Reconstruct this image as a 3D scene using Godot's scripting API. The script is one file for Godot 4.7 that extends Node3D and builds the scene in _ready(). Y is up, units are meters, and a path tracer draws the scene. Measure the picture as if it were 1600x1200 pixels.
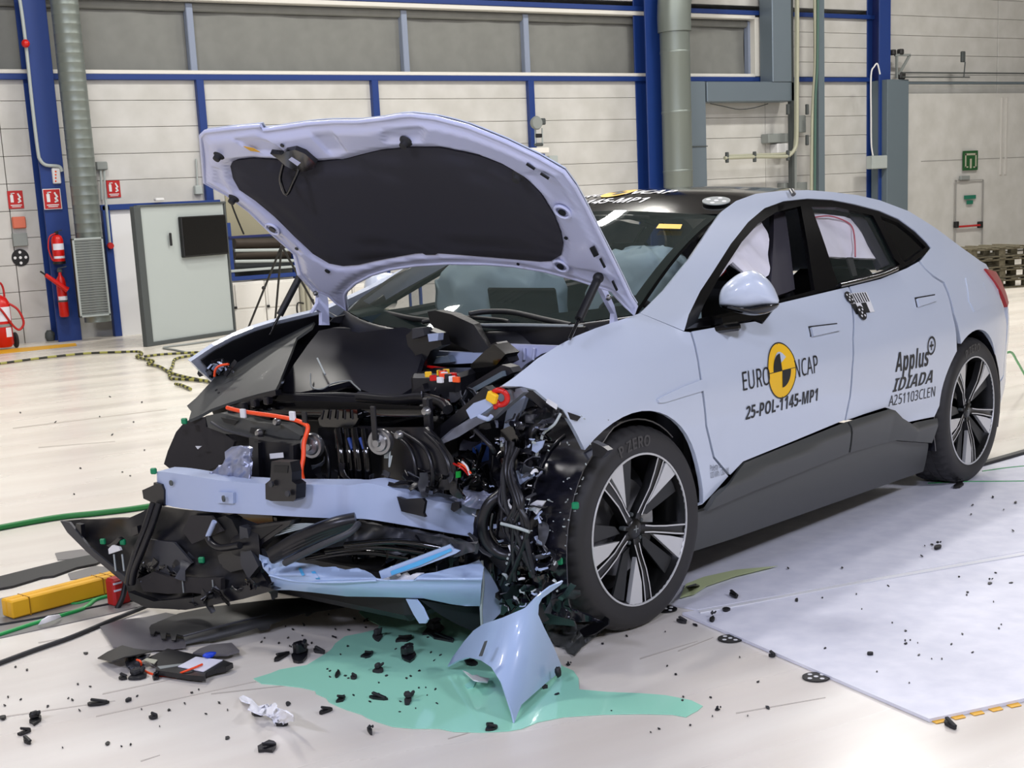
extends Node3D
# A crash-tested car standing in a test hall. World: x along the rear wall, y up, z towards the camera; the car's own frame is turned by PHI (x to its tail, z to its left side).
const PHI := 0.28798
var C := Vector3(-4.163, 1.599, 3.929)
var F: Vector3
var R: Vector3
var U: Vector3
var M := {}
var rng := RandomNumberGenerator.new()
var car: Node3D


class MB:
	var v := PackedVector3Array()
	var n := PackedVector3Array()
	var ix := PackedInt32Array()
	var col := PackedColorArray()
	var tint := Color(1, 1, 1)

	func tri(a: Vector3, b: Vector3, c: Vector3, na: Vector3, nb: Vector3, nc: Vector3) -> void:
		var g := (b - a).cross(c - a)
		var k := v.size()
		v.append(a); n.append(na)
		if g.dot(na + nb + nc) > 0.0:
			v.append(c); n.append(nc); v.append(b); n.append(nb)
		else:
			v.append(b); n.append(nb); v.append(c); n.append(nc)
		for i in 3:
			ix.append(k + i)
			col.append(tint)

	func flat(a: Vector3, b: Vector3, c: Vector3) -> void:
		var g := (b - a).cross(c - a)
		if g.length_squared() < 1e-16:
			return
		g = g.normalized()
		tri(a, b, c, g, g, g)

	func quad(a: Vector3, b: Vector3, c: Vector3, d: Vector3) -> void:
		flat(a, b, c)
		flat(a, c, d)

	func box(c: Vector3, s: Vector3, ch := 0.0, b := Basis()) -> void:
		var h := s / 2.0
		ch = minf(ch, minf(h.x, minf(h.y, h.z)) * 0.9)
		var ax := [Vector3.RIGHT, Vector3.UP, Vector3.BACK]
		for i in 3:
			for sg in [-1.0, 1.0]:
				var j := (i + 1) % 3
				var k := (i + 2) % 3
				var q := []
				for o in [[-1, -1], [1, -1], [1, 1], [-1, 1]]:
					q.append(c + b * (ax[i] * h[i] * sg + ax[j] * (h[j] - ch) * o[0] + ax[k] * (h[k] - ch) * o[1]))
				if sg < 0:
					q.reverse()
				quad(q[0], q[1], q[2], q[3])
		if ch <= 0.0:
			return
		for i in 3:
			var j := (i + 1) % 3
			var k := (i + 2) % 3
			for sj in [-1.0, 1.0]:
				for sk in [-1.0, 1.0]:
					var nn: Vector3 = b * (ax[j] * sj + ax[k] * sk).normalized()
					var p := []
					for o in [[-1, 0], [1, 0], [1, 1], [-1, 1]]:
						p.append(c + b * (ax[i] * (h[i] - ch) * o[0] + ax[j] * sj * (h[j] - (ch if o[1] else 0.0)) + ax[k] * sk * (h[k] - (0.0 if o[1] else ch))))
					tri(p[0], p[1], p[2], nn, nn, nn)
					tri(p[0], p[2], p[3], nn, nn, nn)
		for sx in [-1.0, 1.0]:
			for sy in [-1.0, 1.0]:
				for sz in [-1.0, 1.0]:
					var s3 := Vector3(sx, sy, sz)
					var nn: Vector3 = (b * s3).normalized()
					var p0: Vector3 = c + b * (Vector3(h.x, h.y - ch, h.z - ch) * s3)
					var p1: Vector3 = c + b * (Vector3(h.x - ch, h.y, h.z - ch) * s3)
					var p2: Vector3 = c + b * (Vector3(h.x - ch, h.y - ch, h.z) * s3)
					tri(p0, p1, p2, nn, nn, nn)

	func beam(a: Vector3, b: Vector3, w: float, h: float, ch := 0.0, up := Vector3.UP) -> void:
		var d := (b - a).normalized()
		var u := up if absf(up.dot(d)) < 0.95 else Vector3.RIGHT
		var s := d.cross(u).normalized()
		box((a + b) / 2.0, Vector3(w, h, (b - a).length()), ch, Basis(s, d.cross(s).normalized() * -1.0, s.cross(d.cross(s) * -1.0)))

	func tube(p: Array, r: float, sides := 8, r2 := -1.0) -> void:
		var m := p.size()
		var t: Vector3 = (p[1] - p[0]).normalized()
		var s := t.cross(Vector3.UP if absf(t.y) < 0.9 else Vector3.RIGHT).normalized()
		var rings := []
		for i in m:
			var d: Vector3 = (p[mini(i + 1, m - 1)] - p[maxi(i - 1, 0)]).normalized()
			s = (s - d * s.dot(d)).normalized()
			var u := d.cross(s)
			var rr := r if r2 < 0.0 else lerpf(r, r2, float(i) / (m - 1))
			var ring := []
			for k in sides + 1:
				var a := TAU * k / sides
				var nn := s * cos(a) + u * sin(a)
				ring.append([p[i] + nn * rr, nn])
			rings.append(ring)
		for i in m - 1:
			for k in sides:
				var a = rings[i][k]
				var b = rings[i][k + 1]
				var c = rings[i + 1][k + 1]
				var d = rings[i + 1][k]
				tri(a[0], b[0], c[0], a[1], b[1], c[1])
				tri(a[0], c[0], d[0], a[1], c[1], d[1])
		for e in [0, m - 1]:
			var nn: Vector3 = ((p[0] - p[1]) if e == 0 else (p[m - 1] - p[m - 2])).normalized()
			for k in sides:
				tri(p[e], rings[e][k][0], rings[e][k + 1][0], nn, nn, nn)

	func lathe(prof: Array, xf: Transform3D, sides := 32, a0 := 0.0, a1 := TAU) -> void:
		# prof: Vector2(radius, height along local y)
		var segn := []
		for i in prof.size() - 1:
			var d: Vector2 = (prof[i + 1] - prof[i]).normalized()
			segn.append(Vector2(d.y, -d.x))
		for i in prof.size() - 1:
			var n0: Vector2 = segn[i]
			var n1: Vector2 = segn[i]
			if i > 0 and segn[i - 1].dot(segn[i]) > 0.7:
				n0 = (segn[i - 1] + segn[i]).normalized()
			if i < prof.size() - 2 and segn[i + 1].dot(segn[i]) > 0.7:
				n1 = (segn[i + 1] + segn[i]).normalized()
			for k in sides:
				var q := []
				for o in [[0, 0], [0, 1], [1, 1], [1, 0]]:
					var a := lerpf(a0, a1, float(k + o[1]) / sides)
					var pr: Vector2 = prof[i + o[0]]
					var nr: Vector2 = n1 if o[0] else n0
					q.append([xf * Vector3(pr.x * cos(a), pr.y, pr.x * sin(a)), xf.basis * Vector3(nr.x * cos(a), nr.y, nr.x * sin(a))])
				tri(q[0][0], q[1][0], q[2][0], q[0][1], q[1][1], q[2][1])
				tri(q[0][0], q[2][0], q[3][0], q[0][1], q[2][1], q[3][1])

	func extr(pts: Array, t: float, towards := Vector3.ZERO) -> void:
		# a flat outline given thickness t behind its face; the face looks along «towards»
		var nn := Vector3.ZERO
		var m := pts.size()
		for i in m:
			nn += (pts[i] as Vector3).cross(pts[(i + 1) % m])
		nn = nn.normalized()
		var p := pts.duplicate()
		if towards != Vector3.ZERO and nn.dot(towards) < 0.0:
			p.reverse()
			nn = -nn
		var e1: Vector3 = (p[1] - p[0]).normalized()
		e1 = (e1 - nn * e1.dot(nn)).normalized()
		var e2 := nn.cross(e1)
		var flat2 := PackedVector2Array()
		for q in p:
			flat2.append(Vector2((q - p[0]).dot(e1), (q - p[0]).dot(e2)))
		var tr := Geometry2D.triangulate_polygon(flat2)
		for i in range(0, tr.size(), 3):
			tri(p[tr[i]], p[tr[i + 1]], p[tr[i + 2]], nn, nn, nn)
			if t > 0.0:
				tri(p[tr[i]] - nn * t, p[tr[i + 1]] - nn * t, p[tr[i + 2]] - nn * t, -nn, -nn, -nn)
		if t > 0.0:
			for i in m:
				var a: Vector3 = p[i]
				var b: Vector3 = p[(i + 1) % m]
				var s := (b - a).cross(nn).normalized()
				tri(a, b, b - nn * t, s, s, s)
				tri(a, b - nn * t, a - nn * t, s, s, s)

	func grid(g: Array, t := 0.0, closed := false) -> void:
		# g: rows of points; smooth normals; thickness t
		var rows := g.size()
		var cols: int = g[0].size()
		var nn := []
		for i in rows:
			var r := []
			for j in cols:
				var du: Vector3 = g[mini(i + 1, rows - 1)][j] - g[maxi(i - 1, 0)][j]
				var dv: Vector3 = g[i][(j + 1) % (cols - 1) if closed else mini(j + 1, cols - 1)] - g[i][(j - 1 + cols - 1) % (cols - 1) if closed else maxi(j - 1, 0)]
				var x := du.cross(dv)
				r.append(x.normalized() if x.length() > 1e-12 else Vector3.UP)
			nn.append(r)
		for i in rows - 1:
			for j in cols - 1:
				tri(g[i][j], g[i + 1][j], g[i + 1][j + 1], nn[i][j], nn[i + 1][j], nn[i + 1][j + 1])
				tri(g[i][j], g[i + 1][j + 1], g[i][j + 1], nn[i][j], nn[i + 1][j + 1], nn[i][j + 1])
				if t != 0.0:
					tri(g[i][j] - nn[i][j] * t, g[i + 1][j] - nn[i + 1][j] * t, g[i + 1][j + 1] - nn[i + 1][j + 1] * t, -nn[i][j], -nn[i + 1][j], -nn[i + 1][j + 1])
					tri(g[i][j] - nn[i][j] * t, g[i + 1][j + 1] - nn[i + 1][j + 1] * t, g[i][j + 1] - nn[i][j + 1] * t, -nn[i][j], -nn[i + 1][j + 1], -nn[i][j + 1])
		if t != 0.0:
			for i in rows - 1:
				for j in ([] if closed else [0, cols - 1]):
					quad(g[i][j], g[i + 1][j], g[i + 1][j] - nn[i + 1][j] * t, g[i][j] - nn[i][j] * t)
			for j in cols - 1:
				for i in [0, rows - 1]:
					quad(g[i][j], g[i][j + 1], g[i][j + 1] - nn[i][j + 1] * t, g[i][j] - nn[i][j] * t)

	func clipped(poly: PackedVector2Array, cell: float, f: Callable, t: float, e := 0.004) -> void:
		# lays the outline poly over the surface f(Vector2) -> Vector3, t thick on the inner side
		var lo := poly[0]
		var hi := poly[0]
		for q in poly:
			lo = lo.min(q)
			hi = hi.max(q)
		var nrm := func(q: Vector2) -> Vector3:
			var a: Vector3 = f.call(q + Vector2(e, 0)) - f.call(q - Vector2(e, 0))
			var b: Vector3 = f.call(q + Vector2(0, e)) - f.call(q - Vector2(0, e))
			return a.cross(b).normalized()
		var cache := {}
		var at := func(q: Vector2) -> Array:
			var key := Vector2i(roundi(q.x * 80.0 / e), roundi(q.y * 80.0 / e))
			if not cache.has(key):
				cache[key] = [f.call(q), nrm.call(q)]
			return cache[key]
		for i in ceili((hi.x - lo.x) / cell):
			for j in ceili((hi.y - lo.y) / cell):
				var o := lo + Vector2(i, j) * cell
				var sq := PackedVector2Array([o, o + Vector2(cell, 0), o + Vector2(cell, cell), o + Vector2(0, cell)])
				for piece in Geometry2D.intersect_polygons(poly, sq):
					var tr := Geometry2D.triangulate_polygon(piece)
					for k in range(0, tr.size(), 3):
						var a: Array = at.call(piece[tr[k]])
						var b: Array = at.call(piece[tr[k + 1]])
						var c: Array = at.call(piece[tr[k + 2]])
						tri(a[0], b[0], c[0], a[1], b[1], c[1])
						if t != 0.0:
							tri(a[0] - a[1] * t, b[0] - b[1] * t, c[0] - c[1] * t, -a[1], -b[1], -c[1])
		if t != 0.0:
			for i in poly.size():
				var p := poly[i]
				var q := poly[(i + 1) % poly.size()]
				var m := maxi(1, ceili(p.distance_to(q) / cell))
				for k in m:
					var a: Array = at.call(p.lerp(q, float(k) / m))
					var b: Array = at.call(p.lerp(q, float(k + 1) / m))
					quad(a[0], b[0], b[0] - b[1] * t, a[0] - a[1] * t)

	func mesh() -> ArrayMesh:
		var a := []
		a.resize(Mesh.ARRAY_MAX)
		a[Mesh.ARRAY_VERTEX] = v
		a[Mesh.ARRAY_NORMAL] = n
		a[Mesh.ARRAY_COLOR] = col
		a[Mesh.ARRAY_INDEX] = ix
		var m := ArrayMesh.new()
		m.add_surface_from_arrays(Mesh.PRIMITIVE_TRIANGLES, a)
		return m


func ray(px: float, py: float) -> Vector3:
	return (F + R * (px - 800.0) / 2220.0 + U * (761.0 - py) / 2220.0).normalized()

func cx(px: float, py: float, x: float) -> Vector3:
	var d := ray(px, py)
	return C + d * ((x - C.x) / d.x)

func cy(px: float, py: float, y: float) -> Vector3:
	var d := ray(px, py)
	return C + d * ((y - C.y) / d.y)

func cz(px: float, py: float, z: float) -> Vector3:
	var d := ray(px, py)
	return C + d * ((z - C.z) / d.z)

func cpl(px: float, py: float, o: Vector3, n: Vector3) -> Vector3:
	var d := ray(px, py)
	return C + d * ((o - C).dot(n) / d.dot(n))

func w(p: Vector3) -> Vector3:
	return p.rotated(Vector3.UP, PHI)

func fl(px: float, py: float, y := 0.0) -> Vector3:      # a point of the floor
	return w(cy(px, py, y))

func ww(px: float, py: float, z := -14.4) -> Vector3:    # a point of a plane parallel to the rear wall
	var d := w(ray(px, py))
	var c := w(C)
	return c + d * ((z - c.z) / d.z)


func mat(key: String, c: Color, rough := 0.6, metal := 0.0, more := {}) -> StandardMaterial3D:
	var m := StandardMaterial3D.new()
	m.resource_name = key
	m.albedo_color = c
	m.roughness = rough
	m.metallic = metal
	m.cull_mode = BaseMaterial3D.CULL_DISABLED
	for k in more:
		m.set(k, more[k])
	M[key] = m
	return m

func noise_tex(freq: float, seed_: int, lo: Color, hi: Color, size := 512, oct := 4, mid := -1.0) -> NoiseTexture2D:
	var nz := FastNoiseLite.new()
	nz.seed = seed_
	nz.frequency = freq
	nz.fractal_octaves = oct
	var t := NoiseTexture2D.new()
	t.width = size
	t.height = size
	t.seamless = true
	t.noise = nz
	var g := Gradient.new()
	g.set_color(0, lo)
	g.set_color(1, hi)
	if mid > 0.0:
		g.set_offset(0, mid - 0.12)
		g.set_offset(1, mid + 0.12)
	t.color_ramp = g
	return t


func put(called: String, mb, m: Material, parent: Node = null, label := "", category := "", group := "") -> MeshInstance3D:
	var o := MeshInstance3D.new()
	o.name = called
	o.mesh = mb.mesh() if mb is MB else mb
	o.material_override = m
	(parent if parent else self).add_child(o, true)
	tag(o, label, category, group)
	return o

func tag(o: Node, label := "", category := "", group := "", kind := "") -> void:
	if label: o.set_meta("label", label)
	if category: o.set_meta("category", category)
	if group: o.set_meta("group", group)
	if kind: o.set_meta("kind", kind)

func node(called: String, at: Vector3, label := "", category := "", group := "") -> Node3D:
	var o := Node3D.new()
	o.name = called
	add_child(o, true)
	o.position = at
	tag(o, label, category, group)
	return o

func bx(c: Vector3, s: Vector3, ch := 0.0, b := Basis()) -> MB:
	var m := MB.new()
	m.box(c, s, ch, b)
	return m

func tb(p: Array, r: float, sides := 8, r2 := -1.0) -> MB:
	var m := MB.new()
	m.tube(p, r, sides, r2)
	return m

func ex(p: Array, t: float, towards := Vector3.ZERO) -> MB:
	var m := MB.new()
	m.extr(p, t, towards)
	return m

func smooth(p: Array, n := 6) -> Array:                   # Catmull-Rom through the points
	var o := []
	for i in p.size() - 1:
		var a = p[maxi(i - 1, 0)]
		var b = p[i]
		var c = p[i + 1]
		var d = p[mini(i + 2, p.size() - 1)]
		for k in n:
			o.append(b.cubic_interpolate(c, a, d, float(k) / n))
	o.append(p[-1])
	return o

func hermite(x: float, t: Array) -> float:                # smooth table look-up
	var n := t.size()
	if x <= t[0][0]:
		return t[0][1]
	for i in n - 1:
		if x <= t[i + 1][0]:
			var a = t[i]
			var b = t[i + 1]
			var h: float = b[0] - a[0]
			var ma: float = (b[1] - t[maxi(i - 1, 0)][1]) / (b[0] - t[maxi(i - 1, 0)][0])
			var mb: float = (t[mini(i + 2, n - 1)][1] - a[1]) / (t[mini(i + 2, n - 1)][0] - a[0])
			var s: float = (x - a[0]) / h
			return (2 * s * s * s - 3 * s * s + 1) * a[1] + (s * s * s - 2 * s * s + s) * h * ma + (3 * s * s - 2 * s * s * s) * b[1] + (s * s * s - s * s) * h * mb
	return t[n - 1][1]


func _ready() -> void:
	rng.seed = 11
	setup_camera()
	setup_light()
	setup_materials()
	build_room()
	build_wall_things()
	build_car()
	build_floor_things()


func setup_camera() -> void:
	var yaw := deg_to_rad(-40.78)
	var pitch := deg_to_rad(-11.55)
	var roll := deg_to_rad(-2.80)
	F = Vector3(cos(pitch) * cos(yaw), sin(pitch), cos(pitch) * sin(yaw))
	var r0 := F.cross(Vector3.UP).normalized()
	var u0 := r0.cross(F)
	R = r0 * cos(roll) + u0 * sin(roll)
	U = u0 * cos(roll) - r0 * sin(roll)
	var cam := Camera3D.new()
	cam.name = "camera"
	cam.projection = Camera3D.PROJECTION_FRUSTUM
	cam.near = 0.05
	cam.far = 200.0
	cam.size = 1200.0 / 2220.0 * cam.near
	cam.frustum_offset = Vector2(0.0, 161.0 / 2220.0 * cam.near)
	add_child(cam)
	cam.transform = Transform3D(Basis(w(R), w(U), w(-F)), w(C))
	cam.current = true


func lamp(at: Vector3, size: Vector2, energy: float, c: Color, look := Vector3.DOWN, label := "") -> void:
	var l := AreaLight3D.new()
	l.name = "hall_light"
	l.area_size = size
	l.light_energy = energy
	l.light_color = c
	l.shadow_enabled = true
	l.area_range = 60.0
	l.area_attenuation = 2.0
	add_child(l, true)
	var up := Vector3.BACK if absf(look.y) > 0.9 else Vector3.UP
	l.look_at_from_position(at + look * 0.03, at + look, up)
	var o := MeshInstance3D.new()
	o.name = "hall_lamp"
	var mb := MB.new()
	mb.box(Vector3(0, 0, 0.06), Vector3(size.x + 0.06, size.y + 0.06, 0.12), 0.01)
	o.mesh = mb.mesh()
	o.material_override = M["lamp_case"]
	add_child(o, true)
	o.look_at_from_position(at, at + look, up)
	tag(o, label, "lamp", "hall lamps outside the frame")
	var g := bx(Vector3(0, 0, -0.004), Vector3(size.x, size.y, 0.008))
	put("diffuser", g, M["lamp_glow"], o)


func setup_light() -> void:
	var env := Environment.new()
	env.background_mode = Environment.BG_COLOR
	env.background_color = Color(0, 0, 0)
	env.tonemap_mode = Environment.TONE_MAPPER_LINEAR
	env.tonemap_exposure = 2.75
	env.sdfgi_enabled = true
	env.ssao_enabled = true
	env.ssil_enabled = true
	var we := WorldEnvironment.new()
	we.name = "environment"
	we.environment = env
	add_child(we)
	mat("lamp_case", Color(0.85, 0.85, 0.85), 0.5)
	mat("lamp_glow", Color(0.9, 0.9, 0.9), 0.5, 0.0, {"emission_enabled": true, "emission": Color(1, 1, 1), "emission_energy_multiplier": 3.0})
	# rows of hall lamps under the ceiling
	var nth := ["first", "second", "third", "fourth"]
	for i in 4:
		lamp(Vector3(1.0 + 5.5 * i, 8.2, -8.5), Vector2(1.5, 0.5), 13.0, Color(1.0, 0.985, 0.955), Vector3.DOWN, "white ceiling lamp in the row nearer the rear wall, %s from the left" % nth[i])
	for i in 4:
		lamp(Vector3(-4.0 + 6.0 * i, 8.2, -3.0), Vector2(1.5, 0.5), 9.0, Color(1.0, 0.985, 0.98), Vector3.DOWN, "white ceiling lamp in the row above the car, %s from the left" % nth[i])
	# the film lights of the test track, cooler, in front of the car
	lamp(Vector3(-7.0, 4.6, 4.0), Vector2(1.2, 0.5), 8.5, Color(0.85, 0.87, 1.0), Vector3(0.75, -0.4, -0.45).normalized(), "white film lamp tilted down at the car's nose from the left")
	lamp(Vector3(-4.0, 5.2, 7.5), Vector2(1.2, 0.5), 9.5, Color(0.86, 0.88, 1.0), Vector3(0.35, -0.45, -0.8).normalized(), "white film lamp tilted down from behind the camera")
	lamp(Vector3(3.0, 6.0, 7.5), Vector2(1.2, 0.5), 10.0, Color(0.92, 0.93, 1.0), Vector3(0.1, -0.55, -0.8).normalized(), "white film lamp tilted down at the car's left flank")




func setup_materials() -> void:
	var tri := func(s: float) -> Dictionary:
		return {"uv1_triplanar": true, "uv1_world_triplanar": true, "uv1_scale": Vector3(s, s, s)}
	var d: Dictionary = tri.call(0.22)
	d["albedo_texture"] = noise_tex(0.006, 4, Color(0.93, 0.915, 0.90), Color(1, 1, 0.99), 1024, 6)
	d["roughness_texture"] = noise_tex(0.006, 9, Color(0.55, 0.55, 0.55), Color(1, 1, 1), 512, 4)
	d["uv1_scale"] = Vector3(0.07, 0.2, 0.42)
	mat("floor", Color(0.89, 0.87, 0.835), 0.36, 0.0, d)
	d = tri.call(0.5)
	d["albedo_texture"] = noise_tex(0.03, 21, Color(0.925, 0.93, 0.945), Color(1, 1, 1), 512, 6)
	mat("plate", Color(0.90, 0.90, 0.925), 0.5, 0.0, d)
	d = tri.call(0.35)
	d["albedo_texture"] = noise_tex(0.01, 31, Color(0.92, 0.92, 0.91), Color(1, 1, 1), 512, 4)
	mat("wall", Color(0.795, 0.79, 0.775), 0.5, 0.0, d)
	mat("wall_plain", Color(0.74, 0.73, 0.71), 0.6)
	mat("ceiling", Color(0.38, 0.38, 0.39), 0.8)
	mat("seam", Color(0.56, 0.555, 0.545), 0.7)
	mat("blue", Color(0.10, 0.215, 0.47), 0.42)
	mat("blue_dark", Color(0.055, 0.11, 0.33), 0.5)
	mat("white_trim", Color(0.86, 0.85, 0.82), 0.45)
	mat("white", Color(0.86, 0.86, 0.86), 0.5)
	mat("cloth_white", Color(0.95, 0.95, 0.96), 0.8)
	d = tri.call(0.6)
	d["albedo_texture"] = noise_tex(0.008, 7, Color(0.93, 0.93, 0.93), Color(1, 1, 1), 512, 3)
	mat("blind", Color(0.50, 0.505, 0.49), 0.85, 0.0, d)
	mat("mullion", Color(0.52, 0.56, 0.64), 0.5)
	mat("galv", Color(0.50, 0.53, 0.51), 0.42, 0.55)
	mat("galv_blue", Color(0.46, 0.51, 0.55), 0.45, 0.45)
	mat("steel", Color(0.6, 0.6, 0.6), 0.3, 0.9)
	mat("grey", Color(0.52, 0.54, 0.53), 0.6)
	mat("grey_light", Color(0.66, 0.69, 0.68), 0.5)
	mat("grey_dark", Color(0.27, 0.29, 0.29), 0.6)
	mat("slate", Color(0.37, 0.42, 0.45), 0.6)
	mat("black", Color(0.05, 0.05, 0.055), 0.55)
	mat("black_gloss", Color(0.02, 0.02, 0.025), 0.12, 0.0, {"clearcoat_enabled": true, "clearcoat": 0.6, "clearcoat_roughness": 0.06})
	mat("red", Color(0.78, 0.07, 0.05), 0.35)
	mat("red_sign", Color(0.70, 0.10, 0.10), 0.5)
	mat("orange", Color(0.95, 0.35, 0.12), 0.5)
	mat("salmon", Color(0.80, 0.42, 0.32), 0.6)
	mat("yellow", Color(0.88, 0.66, 0.10), 0.5)
	mat("green_sign", Color(0.03, 0.30, 0.12), 0.5)
	mat("teal_sign", Color(0.05, 0.42, 0.33), 0.5)
	mat("green_cable", Color(0.10, 0.45, 0.20), 0.5)
	d = {"albedo_texture": noise_tex(0.03, 5, Color(0.75, 0.72, 0.66), Color(1, 1, 1), 256, 4), "uv1_triplanar": true, "uv1_scale": Vector3(2, 2, 2)}
	mat("pallet", Color(0.42, 0.40, 0.33), 0.85, 0.0, d)
	mat("rope_yellow", Color(0.62, 0.60, 0.25), 0.8)
	mat("rope_black", Color(0.12, 0.12, 0.10), 0.8)
	mat("rubber", Color(0.13, 0.13, 0.135), 0.75)
	mat("rail_dark", Color(0.16, 0.16, 0.16), 0.6)
	mat("paper", Color(0.86, 0.86, 0.90), 0.6)
	mat("screen", Color(0.012, 0.012, 0.014), 0.18)
	car_materials()


func struct(called: String, mb, m: Material, label: String, category: String) -> MeshInstance3D:
	var o := put(called, mb, m, null, label, category)
	o.set_meta("kind", "structure")
	return o


# a box whose face shows between two pixel corners on the plane z = zf parallel to the wall
func wbx(x0: float, y0: float, x1: float, y1: float, zf: float, depth: float, ch := 0.0) -> MB:
	var l := ww(x0, (y0 + y1) / 2, zf)
	var r := ww(x1, (y0 + y1) / 2, zf)
	var t := ww((x0 + x1) / 2, y0, zf)
	var b := ww((x0 + x1) / 2, y1, zf)
	return bx(Vector3((l.x + r.x) / 2, (t.y + b.y) / 2, zf - depth / 2), Vector3(r.x - l.x, t.y - b.y, depth), ch)


const ZW := -14.4      # face of the lower wall cladding

func build_room() -> void:
	struct("floor", bx(Vector3(8, -0.1, -2.5), Vector3(36, 0.2, 26)), M.floor, "pale beige sealed concrete floor of the test hall", "floor")
	struct("ceiling", bx(Vector3(8, 9.1, -2.5), Vector3(36, 0.2, 26)), M.ceiling, "plain light ceiling of the hall above the frame", "ceiling")
	struct("wall_left", bx(Vector3(-9.9, 4.5, -2.5), Vector3(0.2, 9, 26)), M.wall_plain, "plain pale side wall left of the frame", "wall")
	struct("wall_right", bx(Vector3(25.9, 4.5, -2.5), Vector3(0.2, 9, 26)), M.wall_plain, "plain pale side wall right of the frame", "wall")
	struct("wall_front", bx(Vector3(8, 4.5, 10.4), Vector3(36, 9, 0.2)), M.wall_plain, "plain pale wall behind the camera", "wall")
	var wall := struct("wall_back", bx(Vector3(8, 4.5, -15.2), Vector3(36, 9, 0.6)), M.seam, "rear hall wall of white horizontal sandwich panels with grey joints", "wall")
	# white sandwich panels, each its own piece, between the posts; joints 15 mm deep
	var edges := [-1.2, 2.0, 4.73, 7.45, 10.24, 12.6, 15.3, 18.0]
	var ph := 0.348
	for i in edges.size() - 1:
		for j in 10:
			var y0 := -0.02 + j * ph
			var y1 := minf(y0 + ph, 3.44)
			var cxm: float = (edges[i] + edges[i + 1]) / 2
			var len: float = edges[i + 1] - edges[i] - 0.01
			put("panel", bx(Vector3(cxm, (y0 + y1) / 2, ZW - 0.25), Vector3(len, y1 - y0 - 0.006, 0.5), 0.003), M.wall, wall)
	for i in 7:   # white sheet wall above the window band
		put("panel", bx(Vector3(edges[i] / 2 + edges[i + 1] / 2, 5.6, ZW - 0.25), Vector3(edges[i + 1] - edges[i] - 0.01, 1.9, 0.5), 0.006), M.wall, wall)
	for i in 6:   # the wide ribbed sheets over the sliding gate and beside it
		for k in 2:
			put("panel", bx(Vector3(18.9 + k * 3.4 + 1.7 - 0.7, 3.15 + i * 0.36 + 0.18, ZW - 0.25), Vector3(3.38, 0.354, 0.5), 0.004), M.wall, wall)
	for j in 4:
		put("panel", bx(Vector3(16.75, 3.46 + j * 0.26 + 0.13, ZW - 0.25), Vector3(2.5, 0.254, 0.5), 0.004), M.wall, wall)
	# window band with its roller blinds let down
	var bands := [[-1.2, 2.0], [2.0, 4.73], [4.73, 8.1], [8.1, 10.3], [10.3, 12.6], [12.6, 15.05]]
	for i in bands.size():
		var b = bands[i]
		var win := struct("window_%d" % (i + 1), bx(Vector3((b[0] + b[1]) / 2, 3.93, ZW - 0.3), Vector3(b[1] - b[0], 0.95, 0.1)), M.grey_dark, ["hall window at the far left behind a grey blind", "hall window right of the left spiral duct, grey blind down", "hall window above the open bonnet tip, grey blind down", "hall window above the bonnet middle, grey blind down", "hall window left of the right blue column, grey blind down", "short hall window right of the right duct, grey blind down"][i], "window")
		var g := []
		for r in 5:
			var row := []
			for k in 25:
				var x := lerpf(b[0] + 0.05, b[1] - 0.05, k / 24.0)
				row.append(Vector3(x, 3.5 + r * 0.2, ZW - 0.2 + 0.012 * sin(x * 3.1 + r * 0.7) + 0.008 * sin(x * 9.0 + r)))
			g.append(row)
		var mb := MB.new()
		mb.grid(g, 0.004)
		put("roller_blind", mb, M.blind, win)
		put("blind_tube", tb([Vector3(b[0] + 0.04, 4.36, ZW - 0.16), Vector3(b[1] - 0.04, 4.36, ZW - 0.16)], 0.06, 12), M.blind, win)
		put("window_post", bx(Vector3(b[1], 3.93, ZW - 0.14), Vector3(0.10, 0.95, 0.12), 0.01), M.mullion, win)
	struct("trim_1", bx(Vector3(8.4, 3.475, ZW - 0.05), Vector3(19.2 - 5.9, 0.055, 0.22), 0.008).mesh(), M.white_trim, "white window sill strip on the blue rail", "window sill").position.x = -0.02
	struct("trim_2", bx(Vector3(6.9, 4.46, ZW - 0.05), Vector3(16.3, 0.07, 0.2), 0.008), M.white_trim, "white head strip over the blinds", "trim")
	struct("trim_3", bx(Vector3(15.1, 3.96, ZW - 0.05), Vector3(0.12, 1.0, 0.2), 0.008), M.white_trim, "white end post of the window band", "trim")
	struct("trim_4", bx(Vector3(8.45, 3.41, ZW + 0.02), Vector3(19.3, 0.075, 0.1), 0.006), M.blue, "long blue steel rail under the window band", "rail")
	struct("trim_5", bx(Vector3(8.45, 4.53, ZW + 0.02), Vector3(19.3, 0.075, 0.1), 0.006), M.blue, "long blue steel rail above the window band", "rail")
	struct("trim_6", bx(Vector3(0.4, 3.475, ZW - 0.05), Vector3(3.2, 0.055, 0.22), 0.008), M.white_trim, "white window sill strip left of the left column", "window sill")
	# slim blue posts
	var pn := ["slim blue post on the wall above the bonnet's left tip", "slim blue post on the wall over the middle of the bonnet", "slim blue post on the wall behind the clip lamp"]
	var px := [4.73, 7.45, 10.24]
	for i in 3:
		put("wall_post", bx(Vector3(px[i], 1.69, ZW + 0.03), Vector3(0.11, 3.38, 0.1), 0.006), M.blue, null, pn[i], "post", "slim blue wall posts")
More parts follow.
